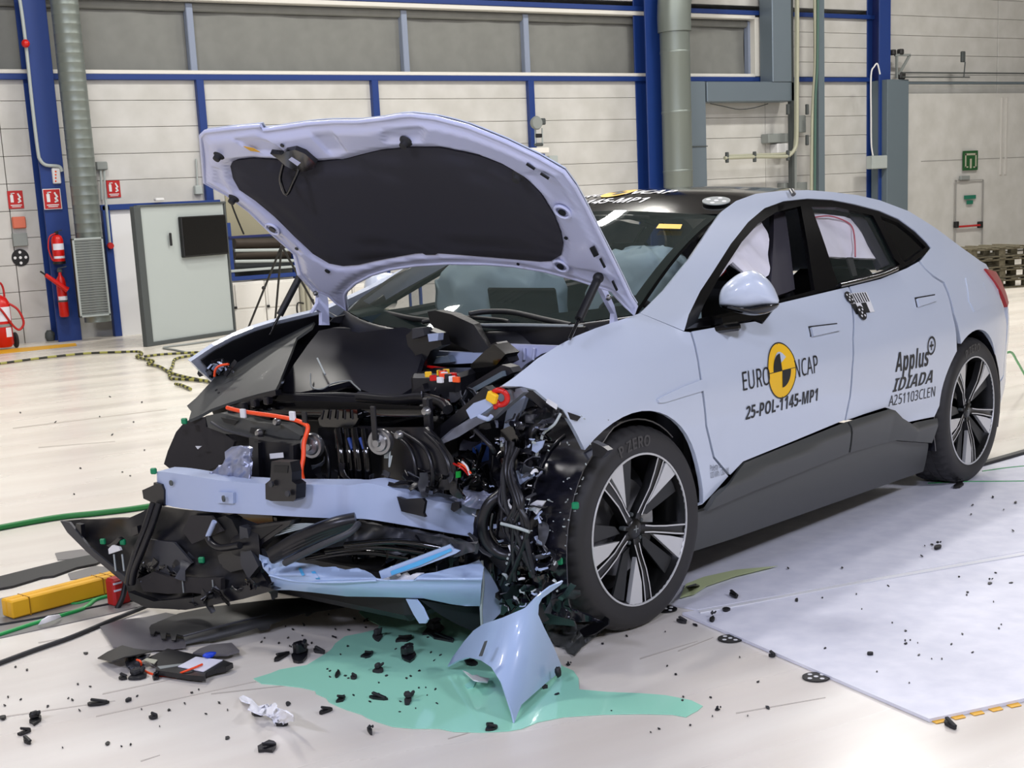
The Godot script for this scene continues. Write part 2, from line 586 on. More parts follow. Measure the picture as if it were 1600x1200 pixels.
	# main columns: H sections
	for c in [[2.51, 0.31, "wide blue steel column carrying the two fire extinguishers"], [12.62, 0.48, "wide blue steel column left of the right duct"], [18.02, 0.3, "blue steel column beside the sliding gate's grey jamb"]]:
		var col := node("column", Vector3(c[0], 0, ZW + 0.2), c[2], "column", "blue steel columns")
		put("flange", bx(Vector3(0, 4.4, 0.1), Vector3(c[1], 8.8, 0.03), 0.004), M.blue, col)
		put("flange", bx(Vector3(0, 4.4, -0.2), Vector3(c[1], 8.8, 0.03), 0.004), M.blue, col)
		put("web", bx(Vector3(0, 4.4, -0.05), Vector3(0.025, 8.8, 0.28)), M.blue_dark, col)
	# sliding gate with its wicket door at the right
	var gate := struct("door_1", bx(Vector3(21.9, 1.58, -14.13), Vector3(7.4, 3.12, 0.1), 0.01), M.wall, "big white sliding gate hung on a rail at the right", "gate")
	put("gate_seam", bx(Vector3(22.2, 1.88, -14.078), Vector3(6.36, 0.012, 0.006)), M.seam, gate)
	put("gate_post", bx(Vector3(21.35, 2.3, -14.07), Vector3(0.05, 1.5, 0.03), 0.004), M.wall_plain, gate)
	put("gate_post", bx(Vector3(21.5, 2.3, -14.07), Vector3(0.05, 1.5, 0.03), 0.004), M.wall_plain, gate)
	struct("trim_7", wbx(1380, 127.5, 1640, 131, -14.06, 0.12), M.slate, "grey slide rail above the gate", "rail")
	put("grey_jamb", wbx(1386, 124, 1419, 480, -13.95, 0.4, 0.01), M.slate, null, "tall slate grey jamb casing left of the sliding gate", "jamb")
	var wk := struct("door_2", wbx(1494, 282, 1535, 402, -14.06, 0.04, 0.004), M.wall, "small white wicket door with a red panic bar in the sliding gate", "door")
	put("panic_bar", wbx(1498, 351.5, 1533, 354.5, -13.98, 0.03, 0.008), M.red_sign, wk)
	put("bar_bracket", wbx(1494.5, 346, 1499, 356, -13.98, 0.08, 0.01), M.black, wk)
	put("bar_bracket", wbx(1531.5, 346, 1536.5, 356, -13.98, 0.08, 0.01), M.black, wk)
	put("door_closer", wbx(1502, 274.5, 1516, 281, -13.98, 0.06, 0.008), M.grey, wk)
	put("door_gap", wbx(1493, 281, 1536.5, 282.2, -14.015, 0.02), M.seam, wk)
	put("door_gap", wbx(1492.8, 281, 1493.9, 402, -14.015, 0.02), M.seam, wk)
	put("door_gap", wbx(1535.3, 281, 1536.4, 402, -14.015, 0.02), M.seam, wk)
	put("sticker", wbx(1507, 305, 1525, 311, -14.012, 0.01), M.teal_sign, wk, "wide green sticker")
	put("sticker", wbx(1511, 313, 1520.5, 319, -14.012, 0.01), M.teal_sign, wk, "small green sticker")
	# blue framed store door at the left
	var d3 := struct("door_3", wbx(178, 326, 236, 524, -14.15, 0.05, 0.004), M.white, "white store door in a blue frame, half behind the grey partition", "door")
	put("door_frame", wbx(157, 316, 345, 325, -14.1, 0.1, 0.006), M.blue, d3)
	put("door_frame", bx(Vector3(3.17, 0.87, -14.15), Vector3(0.1, 1.74, 0.1), 0.006), M.blue, d3)


# flat sign made of a plate and printed pictures
func text_mb(s: String, size: float, bold: bool, at: Callable) -> MB:
	var t := TextMesh.new()
	var f := SystemFont.new()
	f.font_names = PackedStringArray(["Droid Sans"])
	f.font_weight = 700 if bold else 400
	t.font = f
	t.text = s
	t.font_size = 48
	t.pixel_size = size / 48.0
	t.depth = 0.0
	t.curve_step = 1.5
	var a := t.get_mesh_arrays()
	var vs: PackedVector3Array = a[Mesh.ARRAY_VERTEX]
	var ix: PackedInt32Array = a[Mesh.ARRAY_INDEX]
	var mb := MB.new()
	for i in range(0, ix.size(), 3):
		mb.flat(at.call(vs[ix[i]]), at.call(vs[ix[i + 1]]), at.call(vs[ix[i + 2]]))
	return mb


func disc(c: Vector3, r: float, rx: Vector3, ry: Vector3, t: float, n := 28) -> MB:
	var p := []
	for i in n:
		p.append(c + rx * cos(TAU * i / n) * r + ry * sin(TAU * i / n) * r)
	return ex(p, t, rx.cross(ry))


func build_wall_things() -> void:
	# --- left part of the wall
	var dz := -13.86
	var p0 := ww(116, 150, dz)
	var dx := p0.x
	var top := 9.0
	var bot: float = ww(146, 503, dz).y
	var duct := node("spiral_duct", Vector3(dx, bot, dz), "round galvanised spiral duct with a grille beside the extinguisher column", "duct")
	var mb := MB.new()
	var prof := []
	var h := 0.0
	while h < top - bot:
		prof.append(Vector2(0.172, h)); prof.append(Vector2(0.172, h + 0.098)); prof.append(Vector2(0.1745, h + 0.101)); prof.append(Vector2(0.1745, h + 0.106))
		h += 0.118
	mb.lathe(prof, Transform3D(), 40)
	put("pipe", mb, M.galv, duct)
	var gr := wbx(118.5, 371, 169.5, 495.5, dz + 0.2, 0.1)
	mb = MB.new()
	var gx0 := ww(117, 433, dz + 0.2).x - dx + 0.02
	var gx1 := ww(170, 433, dz + 0.2).x - dx - 0.02
	var gy0 := ww(146, 495, dz + 0.2).y - bot
	var gy1 := ww(146, 371, dz + 0.2).y - bot
	for s in [[gx0, gx0 + 0.025, gy0, gy1], [gx1 - 0.025, gx1, gy0, gy1], [gx0, gx1, gy0, gy0 + 0.025], [gx0, gx1, gy1 - 0.025, gy1]]:
		mb.box(Vector3((s[0] + s[1]) / 2, (s[2] + s[3]) / 2, 0.15), Vector3(s[1] - s[0], s[3] - s[2], 0.08), 0.004)
	put("grille_frame", mb, M.grey_light, duct)
	put("grille_back", bx(Vector3((gx0 + gx1) / 2, (gy0 + gy1) / 2, 0.13), Vector3(gx1 - gx0, gy1 - gy0, 0.06)), M.grey_dark, duct)
	for i in 30:
		var y := lerpf(gy0 + 0.03, gy1 - 0.03, i / 29.0)
		put("slat", bx(Vector3((gx0 + gx1) / 2, y, 0.172), Vector3(gx1 - gx0 - 0.05, 0.022, 0.02), 0.0, Basis(Vector3.RIGHT, 0.5)), M.grey, duct)
	var zc := ZW + 0.355
	put("conduit", tb(smooth([ww(24, -30, zc), ww(31, 0, zc), ww(40, 66, zc), ww(50, 160, zc), ww(59, 235, zc), ww(63, 250, zc), ww(72, 258, zc), ww(92, 260, zc), ww(97, 268, zc)], 4), 0.022, 10), M.grey_light, null, "thin grey cable conduit running down the extinguisher column", "conduit")
	put("warning_lamp", ball(ww(40, 68, zc + 0.05), 0.052), M.red, null, "small red round alarm lamp on the conduit of the left column", "lamp")
	var il := node("status_light", ww(89, 275, zc), "pale status box with orange lights on the left column", "status light")
	var il_at := il.position
	put("housing", wbx(82.5, 262, 95, 287, zc, 0.06, 0.01), M.white, il).position = -il_at
	for i in 4:
		put("light", ball(ww(87, 268 + i * 5, zc) - il_at, 0.012), M.orange, il)
	sign_fire(12.5, 298, 36.5, 326, ZW + 0.015, "red fire extinguisher sign on the white panels at the far left")
	sign_fire(69, 296, 94.5, 326, zc, "red fire extinguisher sign with white border on the blue column")
	sign_fire(167, 282, 188, 308.5, ZW + 0.015, "red fire extinguisher sign right of the spiral duct")
	put("call_point", wbx(20, 338.5, 41, 357, ZW + 0.06, 0.06, 0.012), M.salmon, null, "faded orange square call point under the far left sign", "call point")
	put("switch_box", wbx(20.5, 364, 43.5, 385, ZW + 0.06, 0.06, 0.008), M.grey, null, "grey square box under the orange call point", "box")
	target_disc(ww(32, 402.5, ZW + 0.012), 0.112, Vector3.RIGHT, Vector3.UP, "black round target with five white dots on the left wall panel")
	# powder extinguisher
	var zx := ZW + 0.34 + 0.1
	var e1 := node("fire_extinguisher", ww(93, 411, zx), "small red powder extinguisher hung on the blue column, upper one", "extinguisher")
	mb = MB.new()
	mb.lathe([Vector2(0.0, 0.0), Vector2(0.07, 0.0), Vector2(0.076, 0.02), Vector2(0.076, 0.3), Vector2(0.06, 0.345), Vector2(0.025, 0.365), Vector2(0.0, 0.365)], Transform3D(), 24)
	put("cylinder", mb, M.red, e1)
	mb = MB.new()
	mb.lathe([Vector2(0.0772, 0.17), Vector2(0.0772, 0.25)], Transform3D(), 24, 0.4, 2.7)
	put("label_print", mb, M.paper, e1)
	mb = MB.new()
	mb.lathe([Vector2(0.0772, 0.06), Vector2(0.0772, 0.09)], Transform3D(), 24, 0.4, 2.7)
	put("label_print", mb, M.paper, e1)
	mb = MB.new()
	mb.lathe([Vector2(0.0, -0.012), Vector2(0.078, -0.012), Vector2(0.08, 0.02), Vector2(0.076, 0.022)], Transform3D(), 24)
	put("foot_ring", mb, M.black, e1)
	mb = MB.new()
	mb.box(Vector3(0, 0.385, 0), Vector3(0.05, 0.04, 0.04), 0.008)
	mb.beam(Vector3(-0.02, 0.40, 0.01), Vector3(0.07, 0.42, 0.03), 0.02, 0.012)
	put("valve", mb, M.black, e1)
	put("hose", tb(smooth([Vector3(-0.02, 0.38, 0.02), Vector3(-0.1, 0.34, 0.03), Vector3(-0.13, 0.2, 0.03), Vector3(-0.1, 0.06, 0.03), Vector3(-0.07, 0.03, 0.02)], 5), 0.01, 8), M.red_sign, e1)
	# carbon dioxide extinguisher with its horn
	var e2 := node("fire_extinguisher", ww(101, 495, zx), "tall slim red gas extinguisher with a raised horn, lower one on the column", "extinguisher")
	mb = MB.new()
	mb.lathe([Vector2(0, 0), Vector2(0.05, 0.0), Vector2(0.062, 0.02), Vector2(0.062, 0.44), Vector2(0.05, 0.5), Vector2(0.022, 0.54), Vector2(0.02, 0.58), Vector2(0, 0.58)], Transform3D(), 24)
	put("cylinder", mb, M.red, e2)
	mb = MB.new()
	mb.lathe([Vector2(0.0632, 0.22), Vector2(0.0632, 0.27)], Transform3D(), 24, 0.3, 2.8)
	put("label_print", mb, M.paper, e2)
	mb = MB.new()
	mb.lathe([Vector2(0.0634, 0.195), Vector2(0.0634, 0.22)], Transform3D(), 24)
	mb.box(Vector3(0, 0.6, 0), Vector3(0.06, 0.05, 0.04), 0.008)
	mb.beam(Vector3(-0.02, 0.63, 0), Vector3(0.09, 0.65, 0.02), 0.02, 0.012)
	put("valve", mb, M.grey_dark, e2)
	var ha := ww(105, 453, zx + 0.1) - e2.position
	var hb := ww(63, 424, zx + 0.1) - e2.position
	put("horn", tb([ha, ha.lerp(hb, 0.1), ha.lerp(hb, 0.8), ha.lerp(hb, 0.82)], 0.042, 14, 0.018), M.red, e2)
	put("nozzle", tb([ha.lerp(hb, 0.8), hb], 0.012, 8), M.black, e2)
	# wheeled extinguisher at the frame's left edge
	var we := node("wheeled_extinguisher", fl(6, 546), "large red wheeled fire extinguisher cut by the left edge", "extinguisher")
	mb = MB.new()
	mb.lathe([Vector2(0, 0.03), Vector2(0.1, 0.03), Vector2(0.135, 0.07), Vector2(0.135, 0.58), Vector2(0.1, 0.65), Vector2(0.03, 0.69), Vector2(0, 0.69)], Transform3D(), 28)
	put("tank", mb, M.red, we)
	mb = MB.new()
	mb.lathe([Vector2(0.137, 0.36), Vector2(0.137, 0.54)], Transform3D(), 24, 0.6, 2.6)
	put("label_print", mb, M.paper, we)
	mb = MB.new()
	mb.lathe([Vector2(0.137, 0.16), Vector2(0.137, 0.28)], Transform3D(), 24, 0.75, 1.4)
	put("label_print", mb, M.paper, we)
	mb = MB.new()
	mb.lathe([Vector2(0.1375, 0.29), Vector2(0.1375, 0.325)], Transform3D(), 28)
	put("band", mb, M.grey, we)
	put("handle", tb(smooth([Vector3(-0.1, 0.6, -0.08), Vector3(-0.09, 0.8, -0.06), Vector3(0.05, 0.84, -0.06), Vector3(0.1, 0.76, -0.08), Vector3(0.1, 0.58, -0.08)], 5), 0.014, 8), M.red_sign, we)
	put("hose", tb(smooth([Vector3(0.07, 0.6, 0.06), Vector3(0.2, 0.5, 0.1), Vector3(0.26, 0.33, 0.1), Vector3(0.2, 0.24, 0.1), Vector3(0.12, 0.3, 0.11), Vector3(-0.02, 0.52, 0.15), Vector3(-0.12, 0.6, 0.1)], 6), 0.015, 8), M.red_sign, we)
	for s in [-1, 1]:
		mb = MB.new()
		mb.lathe([Vector2(0.02, -0.02), Vector2(0.09, -0.02), Vector2(0.1, -0.01), Vector2(0.1, 0.01), Vector2(0.09, 0.02), Vector2(0.02, 0.02)], Transform3D(Basis(Vector3.BACK, PI / 2), Vector3(0.18 * s, 0.1, -0.08)), 20)
		put("wheel", mb, M.rubber, we)
	put("wheel_chock", lump(fl(80, 533) + Vector3(0, 0.055, -0.02), Vector3(0.07, 0.1, 0.07), 3), M.grey_dark, null, "dark grey rounded block on the floor at the left column's foot", "chock")
	put("floor_stripe", ex([fl(-30, 549, 0.004), fl(118, 536, 0.004), fl(120, 540, 0.004), fl(-30, 556, 0.004)], 0.003, Vector3.UP), M.yellow, null, "yellow painted stripe on the floor by the extinguishers", "stripe")
	# junction box, valve and pipes right of the duct
	put("junction_box", wbx(151, 252.5, 168.5, 265.5, ZW + 0.1, 0.09, 0.012), M.grey, null, "grey junction box right of the spiral duct", "box")
	mb = MB.new()
	mb.tube([ww(157, 265, ZW + 0.06), ww(159, 312, ZW + 0.06)], 0.015)
	mb.tube([ww(163, 265, ZW + 0.06), ww(164, 312, ZW + 0.06)], 0.015)
	mb.tube([ww(165, 312, ZW + 0.3), ww(172, 384, ZW + 0.3)], 0.02)
	put("conduit", mb, M.grey_light, null, "grey conduits dropping from the junction box to the red valve", "conduit")
	mb = MB.new()
	mb.lathe([Vector2(0, -0.03), Vector2(0.04, -0.03), Vector2(0.045, 0), Vector2(0.04, 0.03), Vector2(0, 0.03)], Transform3D(Basis(Vector3.RIGHT, PI / 2), ww(172.5, 384, ZW + 0.33)), 20)
	put("valve", mb, M.red_sign, null, "small red round valve on the blue door frame", "valve")
	put("light_fitting", wbx(243, 309, 257, 314, -14.0, 0.08, 0.01), M.white, null, "small white emergency lamp on the blue door frame", "lamp")
	mb = MB.new()
	mb.tube([ww(306.5, 248, ZW + 0.03), ww(309, 300, ZW + 0.03)], 0.012)
	mb.box(ww(309.5, 297, ZW + 0.038), Vector3(0.11, 0.12, 0.08), 0.01)
	put("socket_box", mb, M.grey_light, null, "grey socket box and pipe left of the bonnet tip", "box")
	# --- partition with monitor
	var A := fl(237, 541)
	var B := fl(368, 521)
	var dir := (B - A).normalized()
	var nrm := Vector3(-dir.z, 0, dir.x)
	if nrm.dot(w(C) - A) < 0: nrm = -nrm
	var on := func(px: float, py: float, off := 0.0) -> Vector3:
		var d := w(ray(px, py))
		var c := w(C)
		return c + d * ((A + nrm * off - c).dot(nrm) / d.dot(nrm))
	var hgt: float = on.call(220, 322).y
	var wid := A.distance_to(B)
	var part := node("partition", A, "tall grey partition board in a dark frame carrying a monitor", "partition")
	part.basis = Basis(dir, Vector3.UP, nrm)
	put("board", bx(Vector3(wid / 2, hgt / 2 + 0.02, -0.03), Vector3(wid - 0.04, hgt - 0.06, 0.04)), M.grey_light, part)
	mb = MB.new()
	mb.box(Vector3(-0.03, hgt / 2, -0.02), Vector3(0.11, hgt, 0.08), 0.006)
	put("frame_post", mb, M.grey_dark, part)
	put("frame_post", bx(Vector3(wid, hgt / 2, -0.02), Vector3(0.03, hgt, 0.06), 0.006), M.grey_dark, part)
	put("frame_rail", bx(Vector3(wid / 2, 0.025, -0.02), Vector3(wid, 0.05, 0.07), 0.006), M.grey_dark, part)
	put("frame_rail", bx(Vector3(wid / 2, hgt, -0.02), Vector3(wid + 0.05, 0.025, 0.07), 0.006), M.grey_dark, part)
	var q1: Vector3 = part.transform.affine_inverse() * (on.call(265, 374) as Vector3)
	put("handle", bx(q1 + Vector3(0, 0, 0.02), Vector3(0.03, 0.16, 0.03), 0.008), M.black, part)
	var t0: Vector3 = part.transform.affine_inverse() * (on.call(281, 368) as Vector3)
	var t1: Vector3 = part.transform.affine_inverse() * (on.call(351, 368) as Vector3)
	var t2: Vector3 = part.transform.affine_inverse() * (on.call(316, 337) as Vector3)
	var t3: Vector3 = part.transform.affine_inverse() * (on.call(316, 400) as Vector3)
	var tv := node("monitor", part.transform * Vector3((t0.x + t1.x) / 2, (t2.y + t3.y) / 2, 0), "black flat monitor, switched off, hung on the grey partition", "monitor")
	tv.basis = part.basis
	put("casing", bx(Vector3(0, 0, 0.02), Vector3(t1.x - t0.x, t2.y - t3.y, 0.06), 0.008), M.black, tv)
	put("screen", bx(Vector3(0, 0.005, 0.05), Vector3(t1.x - t0.x - 0.03, t2.y - t3.y - 0.035, 0.006)), M.screen, tv)
	# --- rack, cabinets and stands between partition and car
	var zr := -13.6
	var rack := node("storage_rack", ww(415, 435, zr), "blue steel rack with dark rolls behind the bonnet", "rack")
	var ro := -rack.position
	put("back_sheet", wbx(354, 300, 470, 366, zr - 0.45, 0.02), M.get("beige"), rack).position = ro
	for q in [[356, 348, 364, 435], [458, 348, 466, 435]]:
		put("upright", wbx(q[0], q[1], q[2], q[3], zr, 0.08, 0.006), M.blue, rack).position = ro
	for q in [[357, 366, 470, 370], [357, 429, 470, 435.5], [357, 418, 470, 422]]:
		put("beam", wbx(q[0], q[1], q[2], q[3], zr + 0.02, 0.06, 0.006), M.blue if q[1] > 425 else M.blue_dark if q[1] < 400 else M.grey_light, rack).position = ro
	put("backing", wbx(357, 366, 470, 436, zr - 0.5, 0.03), M.grey_dark, rack).position = ro
	for k in 3:
		var a: Vector3 = ww(366, 381 + k * 17, zr - 0.2)
		var b := ww(470, 379 + k * 17, zr - 0.2)
		put("dark_roll", tb([a, b], 0.07, 14), [M.get("roll"), M.get("roll"), M.grey_dark][k], null, ["dark brown roll on the blue rack, topmost", "dark brown roll on the blue rack, middle one", "dark grey roll on the blue rack, lowest"][k], "roll", "")
		if k < 2:
			put("bar", tb([ww(367, 391.5 + k * 17, zr), ww(470, 390 + k * 17, zr)], 0.022, 10), M.grey_light, rack).position = ro
	var cabs := [[366, 440, 417, 524, "white cabinet under the blue rack, next to the partition"], [417, 437, 470, 522, "white cabinet under the rack with a black latch, behind the bonnet strut"], [486, 441, 552, 500, "white cabinet seen under the bonnet's right hinge"], [552, 441, 640, 490, "white cabinet seen between bonnet and windscreen"]]
	for c in cabs:
		var o := node("cabinet", ww((c[0] + c[2]) / 2.0, c[3], zr + 0.1), c[4], "cabinet")
		put("body", wbx(c[0], c[1], c[2] - 0.8, c[3], zr + 0.1, 0.6, 0.01), M.white_trim, o).position = -o.position
		var ym: float = (c[1] + c[3]) / 2.0
		put("drawer", wbx(c[0] + 2, c[1] + 3, c[2] - 3, ym - 1.5, zr + 0.115, 0.03, 0.006), M.white_trim, o).position = -o.position
		put("drawer", wbx(c[0] + 2, ym + 1, c[2] - 3, c[3] - 4, zr + 0.115, 0.03, 0.006), M.white_trim, o).position = -o.position
		put("latch", wbx(c[0] + 1, ym - 3, c[0] + 5, ym + 1, zr + 0.14, 0.03, 0.004), M.black, o).position = -o.position
	for q in [[473, 436, 478, 511, "aluminium profile post left of the bonnet hinge, left one of two"], [480, 436, 485, 511, "aluminium profile post left of the bonnet hinge, right one of two"], [595, 424, 600, 501, "aluminium profile post just left of the far mirror"], [602, 424, 607, 500, "aluminium profile post right beside the far mirror"]]:
		put("profile_post", wbx(q[0], q[1], q[2], q[3], zr + 0.3, 0.06, 0.008), M.get("alu"), null, q[4], "post")
	put("door_pull", tb(smooth([ww(474, 474, zr + 0.3), ww(465, 474, zr + 0.36), ww(465, 489, zr + 0.36), ww(474, 489, zr + 0.3)], 4), 0.012, 8), M.black, null, "black bow handle on the left aluminium post", "handle")
	mb = wbx(556, 427, 660, 431, zr - 0.2, 0.06, 0.006)
	for q in [[640, 430, 643, 497], [657, 430, 660, 495]]:
		var lg := wbx(q[0], q[1], q[2], q[3], zr - 0.2, 0.05)
		for i in range(0, lg.v.size(), 3):
			mb.tri(lg.v[i], lg.v[i + 1], lg.v[i + 2], lg.n[i], lg.n[i + 1], lg.n[i + 2])
	put("rear_rail", mb, M.blue, null, "blue steel rail behind the far mirror", "rail")
	var tp := node("tripod", fl(385, 521), "thin black tripod stand left of the bonnet", "tripod")
	var apex := ww(440, 384, -11.2)
	put("leg", tb([apex - tp.position, Vector3(0, 0.01, 0)], 0.014, 8), M.black, tp)
	put("leg", tb([apex - tp.position, ww(500, 492, -11.6) - tp.position], 0.014, 8), M.black, tp)
	put("leg", tb([apex - tp.position, ww(430, 500, -11.9) - tp.position], 0.014, 8), M.black, tp)
	put("collar", ball(ww(412, 450, -11.17) - tp.position, 0.025), M.black, tp)
	put("cable", tb(smooth([ww(356, 300, zr), ww(366, 330, zr), ww(381, 366, zr)], 4), 0.012, 6), M.black, null, "black cable hanging from the rack by the bonnet edge", "cable")
	# --- clip lamp, white frame at the middle post
	var lm := node("clip_lamp", ww(840, 226, -13.9), "round grey clip lamp on the slim post above the windscreen", "lamp")
	mb = MB.new()
	mb.lathe([Vector2(0, 0.03), Vector2(0.09, 0.03), Vector2(0.105, 0.0), Vector2(0.09, -0.05), Vector2(0.04, -0.09), Vector2(0, -0.09)], Transform3D(Basis(Vector3.RIGHT, PI / 2), ww(838.5, 192, -13.8) - lm.position), 24)
	put("head", mb, M.grey, lm)
	put("motor", bx(ww(847, 190, -13.9) - lm.position, Vector3(0.09, 0.1, 0.1), 0.015), M.grey_dark, lm)
	put("bracket", bx(ww(841, 212, -13.9) - lm.position, Vector3(0.12, 0.06, 0.06), 0.01), M.black, lm)
	mb = MB.new()
	mb.tube([ww(836, 200, -13.9) - lm.position, ww(837, 228, -13.9) - lm.position], 0.012)
	mb.tube([ww(847, 200, -13.9) - lm.position, ww(848, 228, -13.9) - lm.position], 0.012)
	put("stem", mb, M.grey_light, lm)
	put("base", bx(Vector3(0.02, 0, 0), Vector3(0.14, 0.05, 0.08), 0.015), M.grey_dark, lm)
	var fr := node("gantry", ww(830, 300, -13.6), "white topped frame on a blue post behind the bonnet", "frame")
	put("top_beam", wbx(795, 231, 858.5, 240, -13.6, 0.5, 0.01), M.white_trim, fr).position = -fr.position
	put("post", wbx(848, 240, 856.5, 462, -13.6, 0.1, 0.006), M.blue, fr).position = -fr.position
	put("back_board", wbx(800, 240, 850, 300, -13.95, 0.03), M.get("beige"), fr).position = -fr.position
	put("cable_box", wbx(858.5, 243, 872.5, 268, -14.05, 0.36, 0.01), M.grey_light, null, "grey box beside the blue post of the white frame", "box")
	put("socket", wbx(860, 266.5, 871, 272, -13.98, 0.43, 0.01), M.white, null, "small white socket under the grey box by the bonnet edge", "socket")
	# --- right part
	var rd := node("round_duct", ww(1060, 300, -13.78), "thick round galvanised duct right of the wide blue column", "duct")
	var rx := 0.245
	mb = MB.new()
	prof = []
	h = -rd.position.y
	while h < 4.45 - rd.position.y:
		prof.append(Vector2(rx, h)); prof.append(Vector2(rx, h + 0.9)); prof.append(Vector2(rx + 0.006, h + 0.91)); prof.append(Vector2(rx + 0.006, h + 0.94)); prof.append(Vector2(rx, h + 0.95))
		h += 0.95
	mb.lathe(prof, Transform3D(), 40)
	put("pipe", mb, M.galv, rd)
	var et := ww(1060, 20, -13.78) - rd.position
	et.x = 0.0; et.z = 0.0
	put("elbow", tb(smooth([et - Vector3(0, 0.3, 0), et, et + Vector3(0.06, 0.3, 0), et + Vector3(0.35, 0.6, 0.05), et + Vector3(1.2, 0.75, 0.1)], 5), rx + 0.03, 28), M.galv, rd)
	var qd := node("square_duct", ww(1092, 300, -14.0), "flat blue grey sheet metal duct framing the wall field", "duct")
	for q in [[1078, 127, 1105.5, 436, -14.0, 0.35], [1105, 127.5, 1244, 158.5, -14.0, 0.35], [1207, -30, 1237, 128, -13.98, 0.33]]:
		put("duct_section", wbx(q[0], q[1], q[2], q[3], q[4], q[5], 0.012), M.galv_blue, qd).position = -qd.position
	put("duct_flange", wbx(1078, 228, 1106, 229.5, -13.985, 0.36), M.grey_dark, qd).position = -qd.position
	put("cable", tb(smooth([ww(1110, 162, -14.2), ww(1130, 166, -14.2), ww(1155, 171, -14.2), ww(1180, 168, -14.2), ww(1200, 162, -14.2)], 4), 0.008, 6), M.grey_dark, null, "thin cable sagging under the flat duct", "cable")
	var tray := node("cable_tray", ww(1243, 300, -14.0), "vertical cable tray with cream conduits on the right wall field", "cable tray")
	put("rail", wbx(1237, -20, 1240.5, 300, -14.0, 0.1), M.grey_dark, tray).position = -tray.position
	put("rail", wbx(1240, 236, 1245, 300, -14.05, 0.08), M.grey, tray).position = -tray.position
	put("conduit", tb(smooth([ww(1246, -20, -13.9), ww(1246, 60, -13.9), ww(1245.5, 150, -13.9), ww(1245, 215, -13.9), ww(1242, 232, -13.9), ww(1234, 242, -13.9), ww(1225, 244.5, -13.9), ww(1180, 245, -13.9), ww(1132, 247, -13.9)], 5), 0.032, 10), M.get("cream"), tray).position = -tray.position
	put("conduit", tb(smooth([ww(1244, -20, -13.94), ww(1243, 150, -13.94), ww(1242, 225, -13.94), ww(1232, 239, -13.94), ww(1180, 242, -13.94), ww(1134, 244, -13.94)], 5), 0.025, 10), M.get("cream"), tray).position = -tray.position
	for q in [[1136, 246], [1179, 245], [1231, 243], [1231, 171], [1261, 171], [1261, 219]]:
		put("clamp", bx(ww(q[0], q[1], -13.9) - tray.position, Vector3(0.05, 0.18, 0.06), 0.01), M.grey_dark, tray)
	for q in [[1201, 208.5, 1234, 223, "grey flat box left of the cable tray, upper one"], [1215, 224, 1234, 239, "white flat box under the grey box by the cable tray"], [1249, 180, 1260, 207, "grey upright box right of the cable tray"], [1226, 285, 1262, 300, "grey box at the tray's foot over the car roof"]]:
		put("wall_box", wbx(q[0], q[1], q[2], q[3], -14.2, 0.2, 0.012), M.white if "white" in q[4] else M.grey, null, q[4], "box")
	put("cream_hose", tb(smooth([ww(1273, -20, -13.9), ww(1274, 90, -13.9), ww(1271, 150, -13.9), ww(1269, 200, -13.9), ww(1268, 300, -13.9)], 5), 0.03, 10), M.get("cream"), null, "cream hose hanging beside the green hose", "hose")
	put("green_hose", tb(smooth([ww(1278, -20, -13.85), ww(1277, 100, -13.85), ww(1274, 160, -13.85), ww(1273, 300, -13.85)], 5), 0.024, 10), M.get("hose_green"), null, "dull green hose hanging beside the grey post", "hose")
	put("grey_post", wbx(1279.5, -30, 1289, 310, -13.9, 0.14, 0.01), M.slate, null, "slim slate grey post right of the green hose", "post")
	put("white_cable", tb(smooth([ww(1375, 116, -13.8), ww(1371, 100, -13.8), ww(1366, 104, -13.8), ww(1361, 118, -13.8), ww(1361, 180, -13.8), ww(1361.5, 225, -13.8), ww(1364, 243, -13.8)], 5), 0.014, 8), M.white, null, "white cable looping down the blue column beside the gate", "cable")
	put("control_box", wbx(1363, 243, 1387, 263.5, -13.93, 0.155, 0.012), M.grey_light, null, "pale grey control box on the blue column beside the gate", "box")
	var mo := node("gate_drive", ww(1402, 122, -14.1), "gate drive with angled bracket on top of the grey jamb", "drive")
	mb = MB.new()
	for q in [[1401, 88, 1401, 122], [1421, 87, 1404, 117], [1398, 86, 1422, 86]]:
		mb.beam(ww(q[0], q[1], -14.1) - mo.position, ww(q[2], q[3], -14.1) - mo.position, 0.04, 0.04)
	put("bracket", mb, M.grey, mo)
	put("motor", bx(ww(1395, 82, -14.1) - mo.position, Vector3(0.1, 0.1, 0.12), 0.02), M.rail_dark, mo)
	put("motor", bx(ww(1407, 81, -14.1) - mo.position, Vector3(0.1, 0.1, 0.12), 0.02), M.rail_dark, mo)
	put("pulley", bx(ww(1409, 118.5, -14.1) - mo.position, Vector3(0.16, 0.14, 0.1), 0.03), M.rail_dark, mo)
	put("counterweight", wbx(1504, 80, 1509, 97, -13.9, 0.06, 0.01), M.grey_dark, null, "small dark weight hanging over the gate rail", "weight")
	mb = MB.new()
	mb.tube([ww(1508, 97, -13.9), ww(1506, 120, -13.9)], 0.012)
	mb.tube([ww(1410, 113.5, -13.9), ww(1640, 115, -13.9)], 0.014)
	mb.tube([ww(1410, 120.5, -13.9), ww(1515, 120.5, -13.9)], 0.012)
	put("drive_rod", mb, M.grey_dark, null, "thin steel rods of the gate drive along the rail", "rod")
	# emergency exit sign
	var sg := node("exit_sign", ww(1517, 250, -14.04), "green emergency exit sign with a door pictogram on the gate", "sign")
	put("plate", wbx(1505.3, 235.5, 1528, 266, -14.03, 0.02), M.green_sign, sg).position = -sg.position
	mb = MB.new()
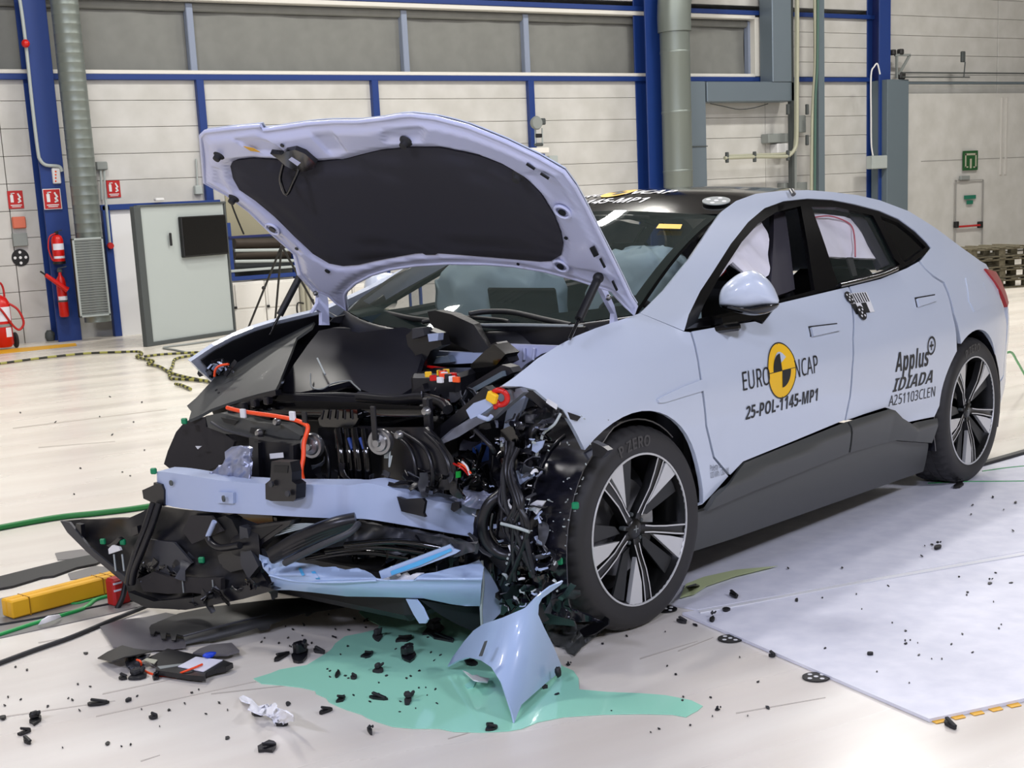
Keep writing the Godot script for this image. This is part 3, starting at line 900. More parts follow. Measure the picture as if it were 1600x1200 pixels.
	for q in [[1508, 239.5, 1526, 242.5], [1508, 239.5, 1510, 262], [1524, 239.5, 1526, 262], [1508, 260, 1513, 262], [1521, 260, 1526, 262], [1515.6, 248, 1518.4, 263]]:
		var b := wbx(q[0], q[1], q[2], q[3], -14.026, 0.006)
		for i in range(0, b.v.size(), 3):
			mb.tri(b.v[i], b.v[i + 1], b.v[i + 2], b.n[i], b.n[i + 1], b.n[i + 2])
	put("pictogram", mb, M.get("cream"), sg).position = -sg.position
	# pallets
	var pc := fl(1536, 449)
	for k in 4:
		var pl := node("pallet", pc + Vector3(0.03 * (k % 2), k * 0.146, 0.0), ["weathered wooden pallet at the bottom of the stack behind the car's tail", "weathered wooden pallet, second from the bottom of the stack", "weathered wooden pallet, third from the bottom of the stack", "weathered wooden pallet on top of the stack behind the car's tail"][k], "pallet", "")
		pl.rotation.y = -0.3 + 0.03 * (k % 3)
		for z in [-0.55, 0.0, 0.55]:
			put("bottom_board", bx(Vector3(0, 0.011, z * 0.66), Vector3(1.0, 0.022, 0.1), 0.003), M.pallet, pl)
			for x in [-0.45, 0.0, 0.45]:
				put("block", bx(Vector3(x, 0.061, z * 0.66), Vector3(0.1, 0.078, 0.1), 0.004), M.pallet, pl)
			put("stringer", bx(Vector3(0, 0.111, z * 0.66), Vector3(1.0, 0.02, 0.1), 0.003), M.pallet, pl)
		for x in [-0.45, -0.225, 0.0, 0.225, 0.45]:
			put("deck_board", bx(Vector3(x, 0.132, 0), Vector3(0.1, 0.02, 0.86), 0.003), M.pallet, pl)


func sign_fire(x0: float, y0: float, x1: float, y1: float, z: float, label: String) -> void:
	var o := node("fire_sign", ww((x0 + x1) / 2, (y0 + y1) / 2, z), label, "sign")
	var h := -o.position
	if "border" in label:
		put("border", wbx(x0 - 1.2, y0 - 1.2, x1 + 1.2, y1 + 1.2, z - 0.006, 0.01), M.white, o).position = h
	put("plate", wbx(x0, y0, x1, y1, z, 0.012), M.red_sign, o).position = h
	var wd := ww(x1, y0, z).x - ww(x0, y0, z).x
	var hd := ww(x0, y0, z).y - ww(x0, y1, z).y
	var mb := MB.new()
	mb.box(Vector3(-0.24 * wd, 0.06 * hd, 0.002), Vector3(0.2 * wd, 0.42 * hd, 0.003))       # the pictured extinguisher
	mb.box(Vector3(-0.24 * wd, 0.33 * hd, 0.002), Vector3(0.09 * wd, 0.1 * hd, 0.003))
	mb.box(Vector3(-0.15 * wd, 0.36 * hd, 0.002), Vector3(0.22 * wd, 0.05 * hd, 0.003))
	for p in [[0.2, 0.28, 0.1, 0.14], [0.28, 0.15, 0.12, 0.16], [0.22, 0.02, 0.14, 0.14], [0.3, -0.08, 0.1, 0.12], [0.2, -0.14, 0.16, 0.08]]:   # its flames
		mb.box(Vector3(p[0] * wd, p[1] * hd, 0.002), Vector3(p[2] * wd, p[3] * hd, 0.003), 0.0, Basis(Vector3.BACK, 0.4))
	mb.box(Vector3(0, -0.31 * hd, 0.002), Vector3(0.74 * wd, 0.05 * hd, 0.003))
	mb.box(Vector3(0, -0.40 * hd, 0.002), Vector3(0.6 * wd, 0.04 * hd, 0.003))
	put("pictogram", mb, M.white, o)


func target_disc(c: Vector3, r: float, rx: Vector3, ry: Vector3, label: String, parent: Node = null) -> Node3D:
	var o := Node3D.new()
	o.name = "target_marker"
	(parent if parent else self).add_child(o, true)
	o.position = c
	tag(o, label, "" if parent else "marker")
	put("disc", disc(Vector3.ZERO, r, rx, ry, 0.004), M.black, o)
	var mb := MB.new()
	var nn := rx.cross(ry)
	for q in [[0.0, 0.0], [0.0, 0.62], [0.0, -0.62], [0.62, 0.0], [-0.62, 0.0]]:
		var p := []
		for i in 14:
			p.append(nn * 0.001 + rx * (q[0] * r + 0.17 * r * cos(TAU * i / 14)) + ry * (q[1] * r + 0.17 * r * sin(TAU * i / 14)))
		mb.extr(p, 0.001, nn)
	put("dots", mb, M.white, o)
	return o


func ball(c: Vector3, r: float) -> MB:
	var mb := MB.new()
	var pr := []
	for i in 9:
		pr.append(Vector2(r * sin(PI * i / 8), -r * cos(PI * i / 8)))
	mb.lathe(pr, Transform3D(Basis(), c), 16)
	return mb


func lump(c: Vector3, s: Vector3, sd: int) -> MB:          # a rough rounded piece
	var mb := MB.new()
	var r := RandomNumberGenerator.new()
	r.seed = sd
	var g := []
	var rad := []
	for i in 7:
		var q := []
		for j in 10:
			q.append(r.randf_range(0.75, 1.1))
		rad.append(q)
	for i in 7:
		var row := []
		for j in 11:
			var a := TAU * (j % 10) / 10.0
			var b := PI * i / 6.0
			var k: float = rad[i][j % 10] if i > 0 and i < 6 else 0.9
			row.append(c + Vector3(sin(b) * cos(a), -cos(b), sin(b) * sin(a)) * s * k)
		g.append(row)
	mb.grid(g, 0.0, true)
	return mb


func car_materials() -> void:
	mat("beige", Color(0.58, 0.56, 0.47), 0.7)
	mat("roll", Color(0.23, 0.19, 0.15), 0.6)
	mat("alu", Color(0.66, 0.65, 0.58), 0.4, 0.3)
	mat("cream", Color(0.66, 0.66, 0.58), 0.55)
	mat("hose_green", Color(0.28, 0.40, 0.36), 0.6)
	mat("paint", Color(0.765, 0.80, 0.855), 0.34, 0.0, {"clearcoat_enabled": true, "clearcoat": 0.8, "clearcoat_roughness": 0.03})
	mat("trim_black", Color(0.025, 0.025, 0.03), 0.22, 0.0, {"metallic_specular": 0.3})
	mat("lamp_grey", Color(0.45, 0.46, 0.49), 0.4)
	mat("frit", Color(0.02, 0.02, 0.022), 0.9, 0.0, {"metallic_specular": 0.1})
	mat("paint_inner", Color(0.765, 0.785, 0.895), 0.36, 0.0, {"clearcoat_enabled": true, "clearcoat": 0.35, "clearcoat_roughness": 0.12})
	mat("cladding", Color(0.27, 0.275, 0.265), 0.45)
	mat("plastic", Color(0.075, 0.075, 0.093), 0.34)
	mat("plastic_grey", Color(0.195, 0.20, 0.22), 0.5)
	mat("plastic_brown", Color(0.15, 0.138, 0.138), 0.8)
	mat("tub", Color(0.075, 0.075, 0.105), 0.42)
	mat("felt", Color(0.165, 0.165, 0.20), 0.95)
	mat("liner", Color(0.085, 0.085, 0.115), 0.22, 0.0, {"clearcoat_enabled": true, "clearcoat": 0.5, "clearcoat_roughness": 0.12})
	mat("tyre", Color(0.16, 0.155, 0.155), 0.6)
	mat("tyre_letters", Color(0.25, 0.245, 0.24), 0.5)
	mat("rim_black", Color(0.03, 0.03, 0.03), 0.3)
	mat("rim_silver", Color(0.80, 0.80, 0.79), 0.35, 0.35)
	mat("aero", Color(0.12, 0.125, 0.125), 0.45)
	mat("disc", Color(0.42, 0.42, 0.42), 0.3, 0.8)
	mat("glass_side", Color(0.35, 0.45, 0.42, 0.06), 0.02, 0.0, {"transparency": BaseMaterial3D.TRANSPARENCY_ALPHA})
	mat("glass", Color(0.26, 0.33, 0.31, 0.22), 0.02, 0.0, {"transparency": BaseMaterial3D.TRANSPARENCY_ALPHA})
	mat("glass_dark", Color(0.03, 0.035, 0.03, 0.62), 0.02, 0.0, {"transparency": BaseMaterial3D.TRANSPARENCY_ALPHA})
	mat("interior", Color(0.09, 0.09, 0.095), 0.7)
	mat("interior_grey", Color(0.21, 0.20, 0.23), 0.7)
	mat("airbag", Color(0.91, 0.90, 0.93), 0.85)
	mat("airbag_teal", Color(0.62, 0.71, 0.73), 0.85)
	mat("thread_red", Color(0.75, 0.35, 0.4), 0.7)
	mat("tail_red", Color(0.62, 0.03, 0.05), 0.15, 0.0, {"clearcoat_enabled": true, "clearcoat": 0.6})
	mat("yellow_bright", Color(0.95, 0.74, 0.10), 0.5)
	mat("decal_black", Color(0.07, 0.08, 0.09), 0.5)
	mat("decal_grey", Color(0.42, 0.44, 0.46), 0.5)
	mat("decal_white", Color(0.88, 0.88, 0.88), 0.5)
	mat("beam_paint", Color(0.645, 0.695, 0.80), 0.42)
	mat("alu_crush", Color(0.58, 0.60, 0.68), 0.35, 0.5)
	mat("orange_wire", Color(0.95, 0.30, 0.10), 0.45)
	mat("blue_film", Color(0.32, 0.66, 0.86), 0.4)
	mat("tag_green", Color(0.05, 0.62, 0.22), 0.5)
	mat("blue_gloss", Color(0.05, 0.16, 0.35), 0.15, 0.0, {"clearcoat_enabled": true, "clearcoat": 0.6})
	mat("green_clip", Color(0.02, 0.50, 0.32), 0.45)
	mat("coolant", Color(0.64, 0.90, 0.79), 0.12, 0.0, {"clearcoat_enabled": true, "clearcoat": 0.5, "clearcoat_roughness": 0.03})
	mat("bumper_piece", Color(0.64, 0.72, 0.84), 0.36, 0.0, {"clearcoat_enabled": true, "clearcoat": 0.5, "clearcoat_roughness": 0.06})
	mat("tint", Color(1, 1, 1), 0.6, 0.0, {"vertex_color_use_as_albedo": true})
	mat("stain", Color(0.79, 0.83, 0.63), 0.4)
	mat("strip_grey", Color(0.47, 0.46, 0.45), 0.45)
	mat("yellow_dark", Color(0.6, 0.43, 0.05), 0.5)
	mat("green_bright", Color(0.12, 0.58, 0.28), 0.45)
	mat("tray_black", Color(0.16, 0.16, 0.155), 0.5)
	mat("sheet_grey", Color(0.38, 0.37, 0.38), 0.3)
	mat("blue_bright", Color(0.08, 0.25, 0.75), 0.4)
	mat("mint", Color(0.6, 0.85, 0.8), 0.2)
	mat("scuff", Color(0.70, 0.67, 0.63), 0.5)


const PY := [[0.10, 0.87], [0.17, 0.905], [0.28, 0.950], [0.42, 0.972], [0.56, 0.976], [0.74, 0.992], [0.87, 0.990], [0.98, 0.962], [1.08, 0.912], [1.20, 0.834], [1.35, 0.735], [1.48, 0.645], [1.56, 0.595], [1.7, 0.5]]
const WX := [[-1.2, 0.72], [-0.9, 0.83], [-0.65, 0.905], [-0.35, 0.970], [0.0, 1.0], [1.0, 1.003], [2.3, 1.003], [2.9, 0.998], [3.3, 0.972], [3.6, 0.92], [3.9, 0.82]]

func zs(x: float, y: float) -> float:
	return hermite(y, PY) * hermite(x, WX)

func sd(px: float, py: float) -> Vector2:                 # where a line of sight meets the car's left side: (x, y)
	var d := ray(px, py)
	var z := 0.95
	var p := C
	for i in 24:
		p = C + d * ((z - C.z) / d.z)
		z = lerpf(z, zs(p.x, p.y), 0.7)
	return Vector2(p.x, p.y)

func sds(a: Array) -> PackedVector2Array:
	var o := PackedVector2Array()
	for q in a:
		o.append(sd(q[0], q[1]))
	return o

func side_surface(sg: float, off := 0.0) -> Callable:
	return func(q: Vector2) -> Vector3: return Vector3(q.x, q.y, sg * (zs(q.x, q.y) + off))

func round_poly(p: PackedVector2Array, n := 1) -> PackedVector2Array:   # softens corners once (Chaikin)
	for k in n:
		var o := PackedVector2Array()
		for i in p.size():
			var a := p[i]
			var b := p[(i + 1) % p.size()]
			o.append(a.lerp(b, 0.2))
			o.append(a.lerp(b, 0.8))
		p = o
	return p

func side(called: String, poly: PackedVector2Array, sg: float, m: Material, t := 0.018, off := 0.0, parent: Node = null, cell := 0.07) -> MeshInstance3D:
	var mb := MB.new()
	mb.clipped(poly, cell, side_surface(sg, off), t * sg)
	return put(called, mb, m, parent if parent else car)

func pp(a: Array) -> PackedVector2Array:
	var o := PackedVector2Array()
	for q in a:
		o.append(Vector2(q[0], q[1]))
	return o


func build_car() -> void:
	car = node("car", Vector3.ZERO, "pale blue grey crash tested car with its bonnet up and its nose torn open", "car")
	car.rotation.y = PHI
	build_sides()
	build_roof()
	build_wheels()
	build_interior()
	build_bonnet()
	build_front()


func arch_pts(xc: float, yc: float, r: float, a0: float, a1: float, n := 16) -> Array:
	var o := []
	for i in n + 1:
		var a := deg_to_rad(lerpf(a0, a1, float(i) / n))
		o.append(Vector2(xc + r * cos(a), yc + r * sin(a)))
	return o


func build_sides() -> void:
	# outlines of the left side in (x, y), found once from where they show
	var dlo := sds([[1069, 517], [1076, 492], [1094, 455], [1112, 428], [1142, 381], [1169, 347], [1195, 325], [1225, 314], [1262, 310], [1300, 312], [1337, 319], [1375, 329], [1405, 342], [1431, 361], [1449, 379], [1455, 387], [1449, 396], [1416, 417], [1375, 434], [1311, 449], [1277, 458], [1214, 473], [1204, 488], [1191, 505], [1180, 501], [1135, 507]])
	var a_out := [[1000, 489], [1012, 478], [1040, 450], [1080, 400], [1110, 354], [1128, 330], [1150, 314], [1180, 303], [1220, 298], [1262, 297], [1300, 300], [1340, 305], [1375, 313], [1420, 330], [1460, 355], [1500, 385], [1532, 408], [1541, 413], [1547, 424]]
	var up := sds(a_out)
	var rear_gap := sds([[1437, 408], [1446, 420], [1460, 432], [1475, 441], [1481, 455], [1490, 490], [1497, 520]])
	var rc := Vector2(2.97, 0.385)
	for sg in [1.0, -1.0]:
		# body side: windscreen pillar, roof rail and rear quarter in one
		var p := PackedVector2Array(up)
		p.append_array(PackedVector2Array([Vector2(3.42, 0.93), Vector2(3.52, 0.78), Vector2(3.55, 0.62), Vector2(3.55, 0.50), Vector2(3.42, 0.47)]))
		var ar := arch_pts(rc.x, rc.y, 0.425, 10, 118)
		for q in ar:
			p.append(q)
		for i in range(rear_gap.size() - 2, -1, -1):
			p.append(rear_gap[i] + Vector2(0.006, 0))
		var k := dlo.size()
		for i in range(16, 0, -1):      # back along the upper window line to its front corner
			p.append(dlo[i - 1] if i <= 16 else dlo[0])
		side("body_side", p, sg, M.paint, 0.02)
		# window surround in gloss black, cut out for the openings
		var front_open := sds([[1093, 498], [1101, 478], [1131, 424], [1161, 378], [1186, 350], [1215, 331], [1253, 322], [1275, 453], [1216, 469], [1180, 478], [1135, 490]])
		var rear_open := sds([[1270, 323], [1310, 324], [1352, 333], [1366, 337], [1400, 405], [1408, 413], [1375, 427], [1311, 443]])
		var quarter := sds([[1377, 337], [1405, 348], [1428, 366], [1448, 386], [1416, 410], [1410, 404]])
		var shards := [dlo]
		for hole in [front_open, rear_open, quarter]:
			var cutr := []
			var xm := 0.0
			for q in hole: xm += q.x / hole.size()
			for s in shards:      # split the outline at the hole's middle so that no piece keeps a hole
				for half in [PackedVector2Array([Vector2(-9, -9), Vector2(xm, -9), Vector2(xm, 9), Vector2(-9, 9)]), PackedVector2Array([Vector2(xm, -9), Vector2(9, -9), Vector2(9, 9), Vector2(xm, 9)])]:
					for piece in Geometry2D.intersect_polygons(s, half):
						for c in Geometry2D.clip_polygons(piece, hole):
							cutr.append(c)
			shards = cutr
		var mb := MB.new()
		for s in shards:
			mb.clipped(s, 0.07, side_surface(sg, -0.006), 0.02 * sg)
		var trim := put("window_surround", mb, M.trim_black, car)
		side("quarter_window", quarter, sg, M.glass_dark, 0.0, -0.018, trim)
		var low_glass := sds([[1303, 403], [1398, 403], [1408, 413], [1375, 427], [1311, 443]])
		side("rear_door_window", rear_open, sg, M.glass_side, 0.0, -0.02, trim)
		if sg < 0.0:
			side("front_door_window", front_open, sg, M.glass, 0.0, -0.02, trim)
		# bright streak mouldings along the window sill
		mb = MB.new()
		var line := []
		for q in sds([[1311, 446], [1345, 438], [1375, 430], [1400, 420]]):
			line.append(Vector3(q.x, q.y, sg * (zs(q.x, q.y) + 0.004)))
		mb.tube(smooth(line, 4), 0.011, 8)
		put("sill_moulding", mb, M.black_gloss, car)
		# front door
		var fd := sds([[1081, 518], [1135, 508.5], [1180, 502.5], [1191, 506.5], [1205, 489.5], [1215, 474.5], [1278, 459.5], [1325, 448.5], [1328.5, 455], [1330.5, 480], [1331.5, 530], [1330.5, 575], [1327, 620], [1319.5, 656], [1240, 689], [1161, 721], [1141, 742], [1117, 714], [1105, 665], [1099, 610], [1096, 590], [1092, 562]])
		var door := side("front_door", fd, sg, M.paint)
		# rear door
		var rd := sds([[1327.5, 448], [1376, 436], [1417, 419], [1435, 409], [1446, 422], [1459, 434], [1473, 443], [1479, 456], [1487.5, 490], [1494, 523]])
		var tail := arch_pts(rc.x, rc.y, 0.425, 126, 168, 8)
		for q in tail:
			rd.append(q)
		rd.append_array(sds([[1460, 651], [1440, 655], [1417, 660], [1402, 651], [1391, 639], [1383, 636.5], [1350, 647], [1322, 657], [1329.5, 620], [1333, 575], [1334, 530], [1333, 480], [1331, 455]]))
		var door2 := side("rear_door", rd, sg, M.paint)
		# fender with its torn front edge
		var fe := sds([[784, 603], [800, 592], [840, 560], [870, 541], [900, 525], [930, 513], [960, 503], [1000, 489.5], [1068, 518], [1078, 519], [1089, 562], [1093, 590], [1096, 612], [1102, 666], [1114, 716], [1138, 744], [1112, 773], [1097, 788], [1079, 793]])
		if sg < 0: 
			fe = sds([[800, 592], [840, 560], [870, 541], [900, 525], [930, 513], [960, 503], [1000, 489.5], [1068, 518], [1078, 519], [1089, 562], [1093, 590], [1096, 612], [1102, 666], [1114, 716], [1138, 744], [1112, 773], [1097, 788], [1079, 793]])
		for q in arch_pts(-0.055, 0.375, 0.448, 3, 128, 18):
			fe.append(q)
		fe.append_array(sds([[880, 641], [856, 626], [836, 609], [815, 604]]) if sg > 0 else sds([[880, 641], [856, 626]]))
		var fender := side("front_fender", fe, sg, M.paint)
		if sg < 0:
			for q in Geometry2D.offset_polygon(fe, -0.025):
				side("fender_lining", q, sg, M.plastic, 0.004, -0.03, fender)
		side("fender_vent", sds([[1025, 624], [1040, 616], [1068, 603], [1097, 592], [1098, 610], [1065, 620], [1036, 629], [1028, 629]]), sg, M.paint, 0.012, 0.007, fender)
		# dark cladding: door covers and sill
		var clad := func(called: String, poly: PackedVector2Array) -> void:
			var top := func(x: float) -> float: return 0.455 + 0.064 * x if x < 1.9 else 0.577 - maxf(0.0, minf(x - 1.99, 0.27)) * 0.5
			var cm := MB.new()
			cm.clipped(poly, 0.03, func(q: Vector2) -> Vector3:
				var v: float = top.call(q.x) - q.y
				return Vector3(q.x, q.y, sg * (zs(q.x, q.y) + 0.004 + 0.024 * smoothstep(-0.01, 0.05, v) - 0.20 * maxf(0.0, v - 0.05))), 0.02 * sg)
			put(called, cm, M.cladding, car)
		clad.call("door_cladding", sds([[1110, 777], [1144, 742], [1163, 723], [1241, 691], [1320, 658.5], [1324, 708], [1240, 741], [1170, 768], [1100, 798]]))
		clad.call("door_cladding", sds([[1322.5, 658], [1350, 649], [1383, 638.5], [1391, 641], [1402, 653], [1417, 662], [1440, 657], [1459, 653], [1454, 692], [1400, 688], [1327, 707]]))
		side("sill", sds([[1088, 803], [1100, 799.5], [1170, 769.5], [1240, 742.5], [1325, 708.5], [1400, 689], [1454, 693], [1446, 737], [1350, 771], [1260, 803], [1150, 842], [1088, 862]]), sg, M.cladding, 0.02, -0.012)
		if sg > 0:
			stickers(door, door2, fender)
		# handles
		for hq in [[1264, 511, 1306, 506, 1309, 516, 1267, 525], [1430, 466, 1459, 461, 1460, 470, 1433, 479]]:
			var hp := sds([[hq[0], hq[1]], [hq[2], hq[3]], [hq[4], hq[5]], [hq[6], hq[7]]])
			var big := sds([[hq[0] - 1, hq[1] - 1.3], [hq[2] + 1.5, hq[3] - 1.5], [hq[4] + 1.5, hq[5] + 1.3], [hq[6] - 1, hq[7] + 1.3]])
			var d: Node = door if hq[0] < 1400 else door2
			side("handle_recess", big, sg, M.decal_black, 0.006, 0.0015, d)
			side("handle", hp, sg, M.paint, 0.02, 0.014, d)
		side("fuel_flap", sds([[1508, 434], [1524, 428], [1530, 431], [1545, 474], [1540, 480], [1522, 487], [1513, 470]]), sg, M.paint, 0.008, 0.004)
		# tail lamp and bumper corner
		side("tail_lamp", PackedVector2Array([Vector2(3.33, 1.10), Vector2(3.50, 1.07), Vector2(3.55, 0.90), Vector2(3.50, 0.88), Vector2(3.40, 1.02)]), sg, M.tail_red, 0.02, 0.012)
		side("rear_corner", PackedVector2Array([Vector2(3.42, 0.46), Vector2(3.56, 0.49), Vector2(3.56, 0.92), Vector2(3.64, 0.70), Vector2(3.66, 0.45), Vector2(3.5, 0.3), Vector2(3.40, 0.32)]), sg, M.paint, 0.02, 0.0)
	# mirrors
	for sg in [1.0, -1.0]:
		mirror(sg)
	# wheel housings and floor pan close the body below
	var mb := MB.new()
	mb.box(Vector3(1.5, 0.27, 0), Vector3(2.2, 0.16, 1.66), 0.03)
	put("floor_pan", mb, M.rubber, car)
	for q in [[2.97, 0.385, 0.43, 1.0], [2.97, 0.385, 0.43, -1.0], [-0.055, 0.375, 0.452, -1.0]]:
		var g := []
		for i in 21:
			var a := deg_to_rad(lerpf(-20, 200, i / 20.0))
			var row := []
			for j in 4:
				row.append(Vector3(q[0] + q[2] * cos(a), q[1] + q[2] * sin(a), q[3] * lerpf(0.52, 0.955, j / 3.0)))
			g.append(row)
		mb = MB.new()
		mb.grid(g, 0.006)
		mb.box(Vector3(q[0], 0.55, q[3] * 0.52), Vector3(0.86, 0.5, 0.01))
		put("wheel_arch_liner", mb, M.liner, car)
	mb = MB.new()
	mb.box(Vector3(3.3, 0.42, 0), Vector3(0.5, 0.3, 1.4), 0.05)
	mb.box(Vector3(3.60, 0.6, 0), Vector3(0.1, 0.5, 1.55), 0.03)
	put("rear_bumper", mb, M.plastic_grey, car)


func mirror(sg: float) -> void:
	# the cap is a dome over the outline it shows, its axis turned outwards
	var o := Vector3(0.66, 1.115, 1.02)
	var ax := Vector3(-0.80, 0.08, 0.60).normalized()
	var dome := func(px: Array, depth: float, pow_: float) -> MB:
		var c := Vector3.ZERO
		var ring := []
		for q in px:
			ring.append(cpl(q[0], q[1], o, ax))
		ring.append(ring[0])
		ring = smooth(ring, 3)
		for p in ring: c += p / ring.size()
		var g := []
		for i in 9:
			var k := 1.0 - pow(i / 8.0, 1.6)
			var row := []
			for p in ring:
				var v: Vector3 = c + (p - c) * maxf(k, 0.001) + ax * depth * pow(1.0 - pow(k, 2.6), pow_)
				row.append(Vector3(v.x, v.y, v.z * sg))
			g.append(row)
		var back := []
		for p in ring:
			var v: Vector3 = c + (p - c) * 0.93 - ax * 0.075
			back.append(Vector3(v.x, v.y, v.z * sg))
		g.push_front(back)
		var mm := MB.new()
		mm.grid(g, 0.0, true)
		return mm
	var cap := put("mirror", dome.call([[1124, 476], [1124, 462], [1129, 449], [1142, 436], [1158, 426], [1174, 422], [1190, 428], [1204, 441], [1213, 457], [1216, 474], [1190, 478], [1155, 482]], 0.07, 0.5), M.paint, car)
	put("mirror_base", dome.call([[1124, 476], [1155, 481], [1190, 477.5], [1216, 473.5], [1214, 481], [1200, 489], [1180, 493], [1160, 491], [1140, 486], [1128, 481]], 0.05, 0.5), M.black_gloss, cap)
	var mb := MB.new()
	mb.beam(Vector3(0.66, 1.06, 0.99 * sg), Vector3(0.60, 1.05, 0.90 * sg), 0.09, 0.03, 0.01)
	put("mirror_arm", mb, M.black_gloss, cap)
	mb = MB.new()
	var shoe := side_surface(sg, 0.006)
	mb.clipped(sds([[1070, 514], [1135, 505], [1180, 499], [1191, 503], [1203, 487], [1140, 493], [1085, 505]]), 0.06, shoe, 0.012 * sg)
	put("mirror_shoe", mb, M.black_gloss, cap)


func decal(called: String, s: String, size: float, bold: bool, o: Vector2, dirx: Vector2, diry: Vector2, m: Material, parent: Node, shear := 0.0) -> void:
	var f := side_surface(1.0, 0.0022)
	put(called, text_mb(s, size, bold, func(v: Vector3) -> Vector3:
		var q := o + dirx * (v.x + shear * v.y) + diry * v.y
		return f.call(q)), m, parent)


# lettering laid on the left side: its middle at a pixel, its line towards a second pixel
func decal_px(called: String, s: String, x0: float, y0: float, x1: float, y1: float, size: float, bold: bool, m: Material, parent: Node, shear := 0.0) -> void:
	var a := sd(x0, y0)
	var b := sd(x1, y1)
	var d := b - a
	var t := TextMesh.new()
	var f := SystemFont.new()
	f.font_names = PackedStringArray(["Droid Sans"])
	f.font_weight = 700 if bold else 400
	t.font = f
	t.text = s
	t.font_size = 48
	t.pixel_size = size / 48.0
	t.depth = 0.0
	var width := t.get_aabb().size.x
	decal(called, s, size, bold, (a + b) / 2, d / width, Vector2(-d.y, d.x).normalized(), m, parent, shear)


func stickers(door: Node, door2: Node, fender: Node) -> void:
	decal_px("lettering", "EURO", 1160, 596.5, 1202, 587, 0.105, false, M.decal_black, door)
	decal_px("lettering", "NCAP", 1241, 577.5, 1277, 568.5, 0.105, false, M.decal_black, door)
	decal_px("lettering", "25-POL-1145-MP1", 1166, 646, 1278, 616.5, 0.075, true, M.decal_black, door)
	# the round yellow mark with its black quarters
	var c := sd(1221.5, 579)
	var rx := absf(sd(1239, 575).x - c.x)
	rx = 0.1135
	var f := side_surface(1.0, 0.002)
	var mk := func(r0: float, r1: float, a0: float, a1: float, off: float, n := 40) -> MB:
		var mb := MB.new()
		var g := side_surface(1.0, off)
		for i in n:
			var a := lerpf(a0, a1, float(i) / n)
			var b := lerpf(a0, a1, float(i + 1) / n)
			var q := [c + Vector2(cos(a), sin(a)) * r0, c + Vector2(cos(a), sin(a)) * r1, c + Vector2(cos(b), sin(b)) * r1, c + Vector2(cos(b), sin(b)) * r0]
			mb.quad(g.call(q[0]), g.call(q[1]), g.call(q[2]), g.call(q[3]))
		return mb
	var disc_ := put("round_emblem", mk.call(0.0, rx, 0.0, TAU, 0.002), M.yellow_bright, door)
	var em: MB = mk.call(0.0, rx * 0.62, PI / 2, PI, 0.003, 14)
	var em2: MB = mk.call(0.0, rx * 0.62, -PI / 2, 0.0, 0.003, 14)
	var em3: MB = mk.call(rx * 0.975, rx * 1.02, 0.0, TAU, 0.003)
	for x in [em2, em3]:
		for i in range(0, x.v.size(), 3):
			em.tri(x.v[i], x.v[i + 1], x.v[i + 2], x.n[i], x.n[i + 1], x.n[i + 2])
	var g := side_surface(1.0, 0.0028)
	for q in [[Vector2(-1, 0), Vector2(1, 0), Vector2(0, 0.012)], [Vector2(0, -1), Vector2(0, 1), Vector2(0.012, 0)]]:
		var e: Vector2 = q[2] * rx
		em.quad(g.call(c + q[0] * rx - e), g.call(c + q[1] * rx - e), g.call(c + q[1] * rx + e), g.call(c + q[0] * rx + e))
	put("emblem_quarters", em, M.decal_black, door)
	decal_px("lettering", "Applus", 1400, 567, 1451, 558, 0.125, true, M.decal_black, door2)
	var pc := sd(1455, 540)
	var ring := MB.new()
	for i in 24:
		var a := TAU * i / 24.0
		var b := TAU * (i + 1) / 24.0
		ring.quad(g.call(pc + Vector2(cos(a), sin(a)) * 0.036), g.call(pc + Vector2(cos(a), sin(a)) * 0.046), g.call(pc + Vector2(cos(b), sin(b)) * 0.046), g.call(pc + Vector2(cos(b), sin(b)) * 0.036))
	for q in [[Vector2(0.022, 0), Vector2(0, 0.005)], [Vector2(0, 0.022), Vector2(0.005, 0)]]:
		ring.quad(g.call(pc - q[0] - q[1]), g.call(pc + q[0] - q[1]), g.call(pc + q[0] + q[1]), g.call(pc - q[0] + q[1]))
	put("plus_sign", ring, M.decal_black, door2)
	decal_px("lettering", "IDIADA", 1396, 603, 1458, 588, 0.086, true, M.decal_black, door2, 0.22)
	decal_px("lettering", "A251103CLEN", 1389, 627, 1461, 611.5, 0.07, false, M.decal_black, door2)
	decal_px("lettering", "Polestar 4", 1109, 732, 1125, 728, 0.034, false, M.decal_grey, fender)
	decal_px("lettering", "100 kWh / 200 kW", 1109, 743, 1138, 735, 0.034, false, M.decal_grey, fender)
	# black and white scale sticker under the window
	var s0 := sd(1318, 459)
	var s1 := sd(1353, 456)
	var s2 := sd(1337, 491)
	var s3 := sd(1366, 487)
	var at := func(u: float, v: float) -> Vector2: return s0.lerp(s1, u).lerp(s2.lerp(s3, u), v)
	var cell := func(mb: MB, u0: float, u1: float, v0: float, v1: float, off: float) -> void:
		var gg := side_surface(1.0, off)
		mb.quad(gg.call(at.call(u0, v0)), gg.call(at.call(u0, v1)), gg.call(at.call(u1, v1)), gg.call(at.call(u1, v0)))
	var base := MB.new()
	for i in 8:
		for j in 4:
			cell.call(base, i / 8.0, (i + 1) / 8.0, j / 4.0, (j + 1) / 4.0, 0.002)
	put("scale_sticker", base, M.decal_white, door2)
	var bars := MB.new()
	for i in 9:
		cell.call(bars, i / 9.0, i / 9.0 + 0.055, 0.02, 0.48, 0.003)
	cell.call(bars, 0.0, 0.25, 0.5, 1.0, 0.003)
	cell.call(bars, 0.5, 0.75, 0.5, 1.0, 0.003)
	put("scale_bars", bars, M.decal_black, door2)
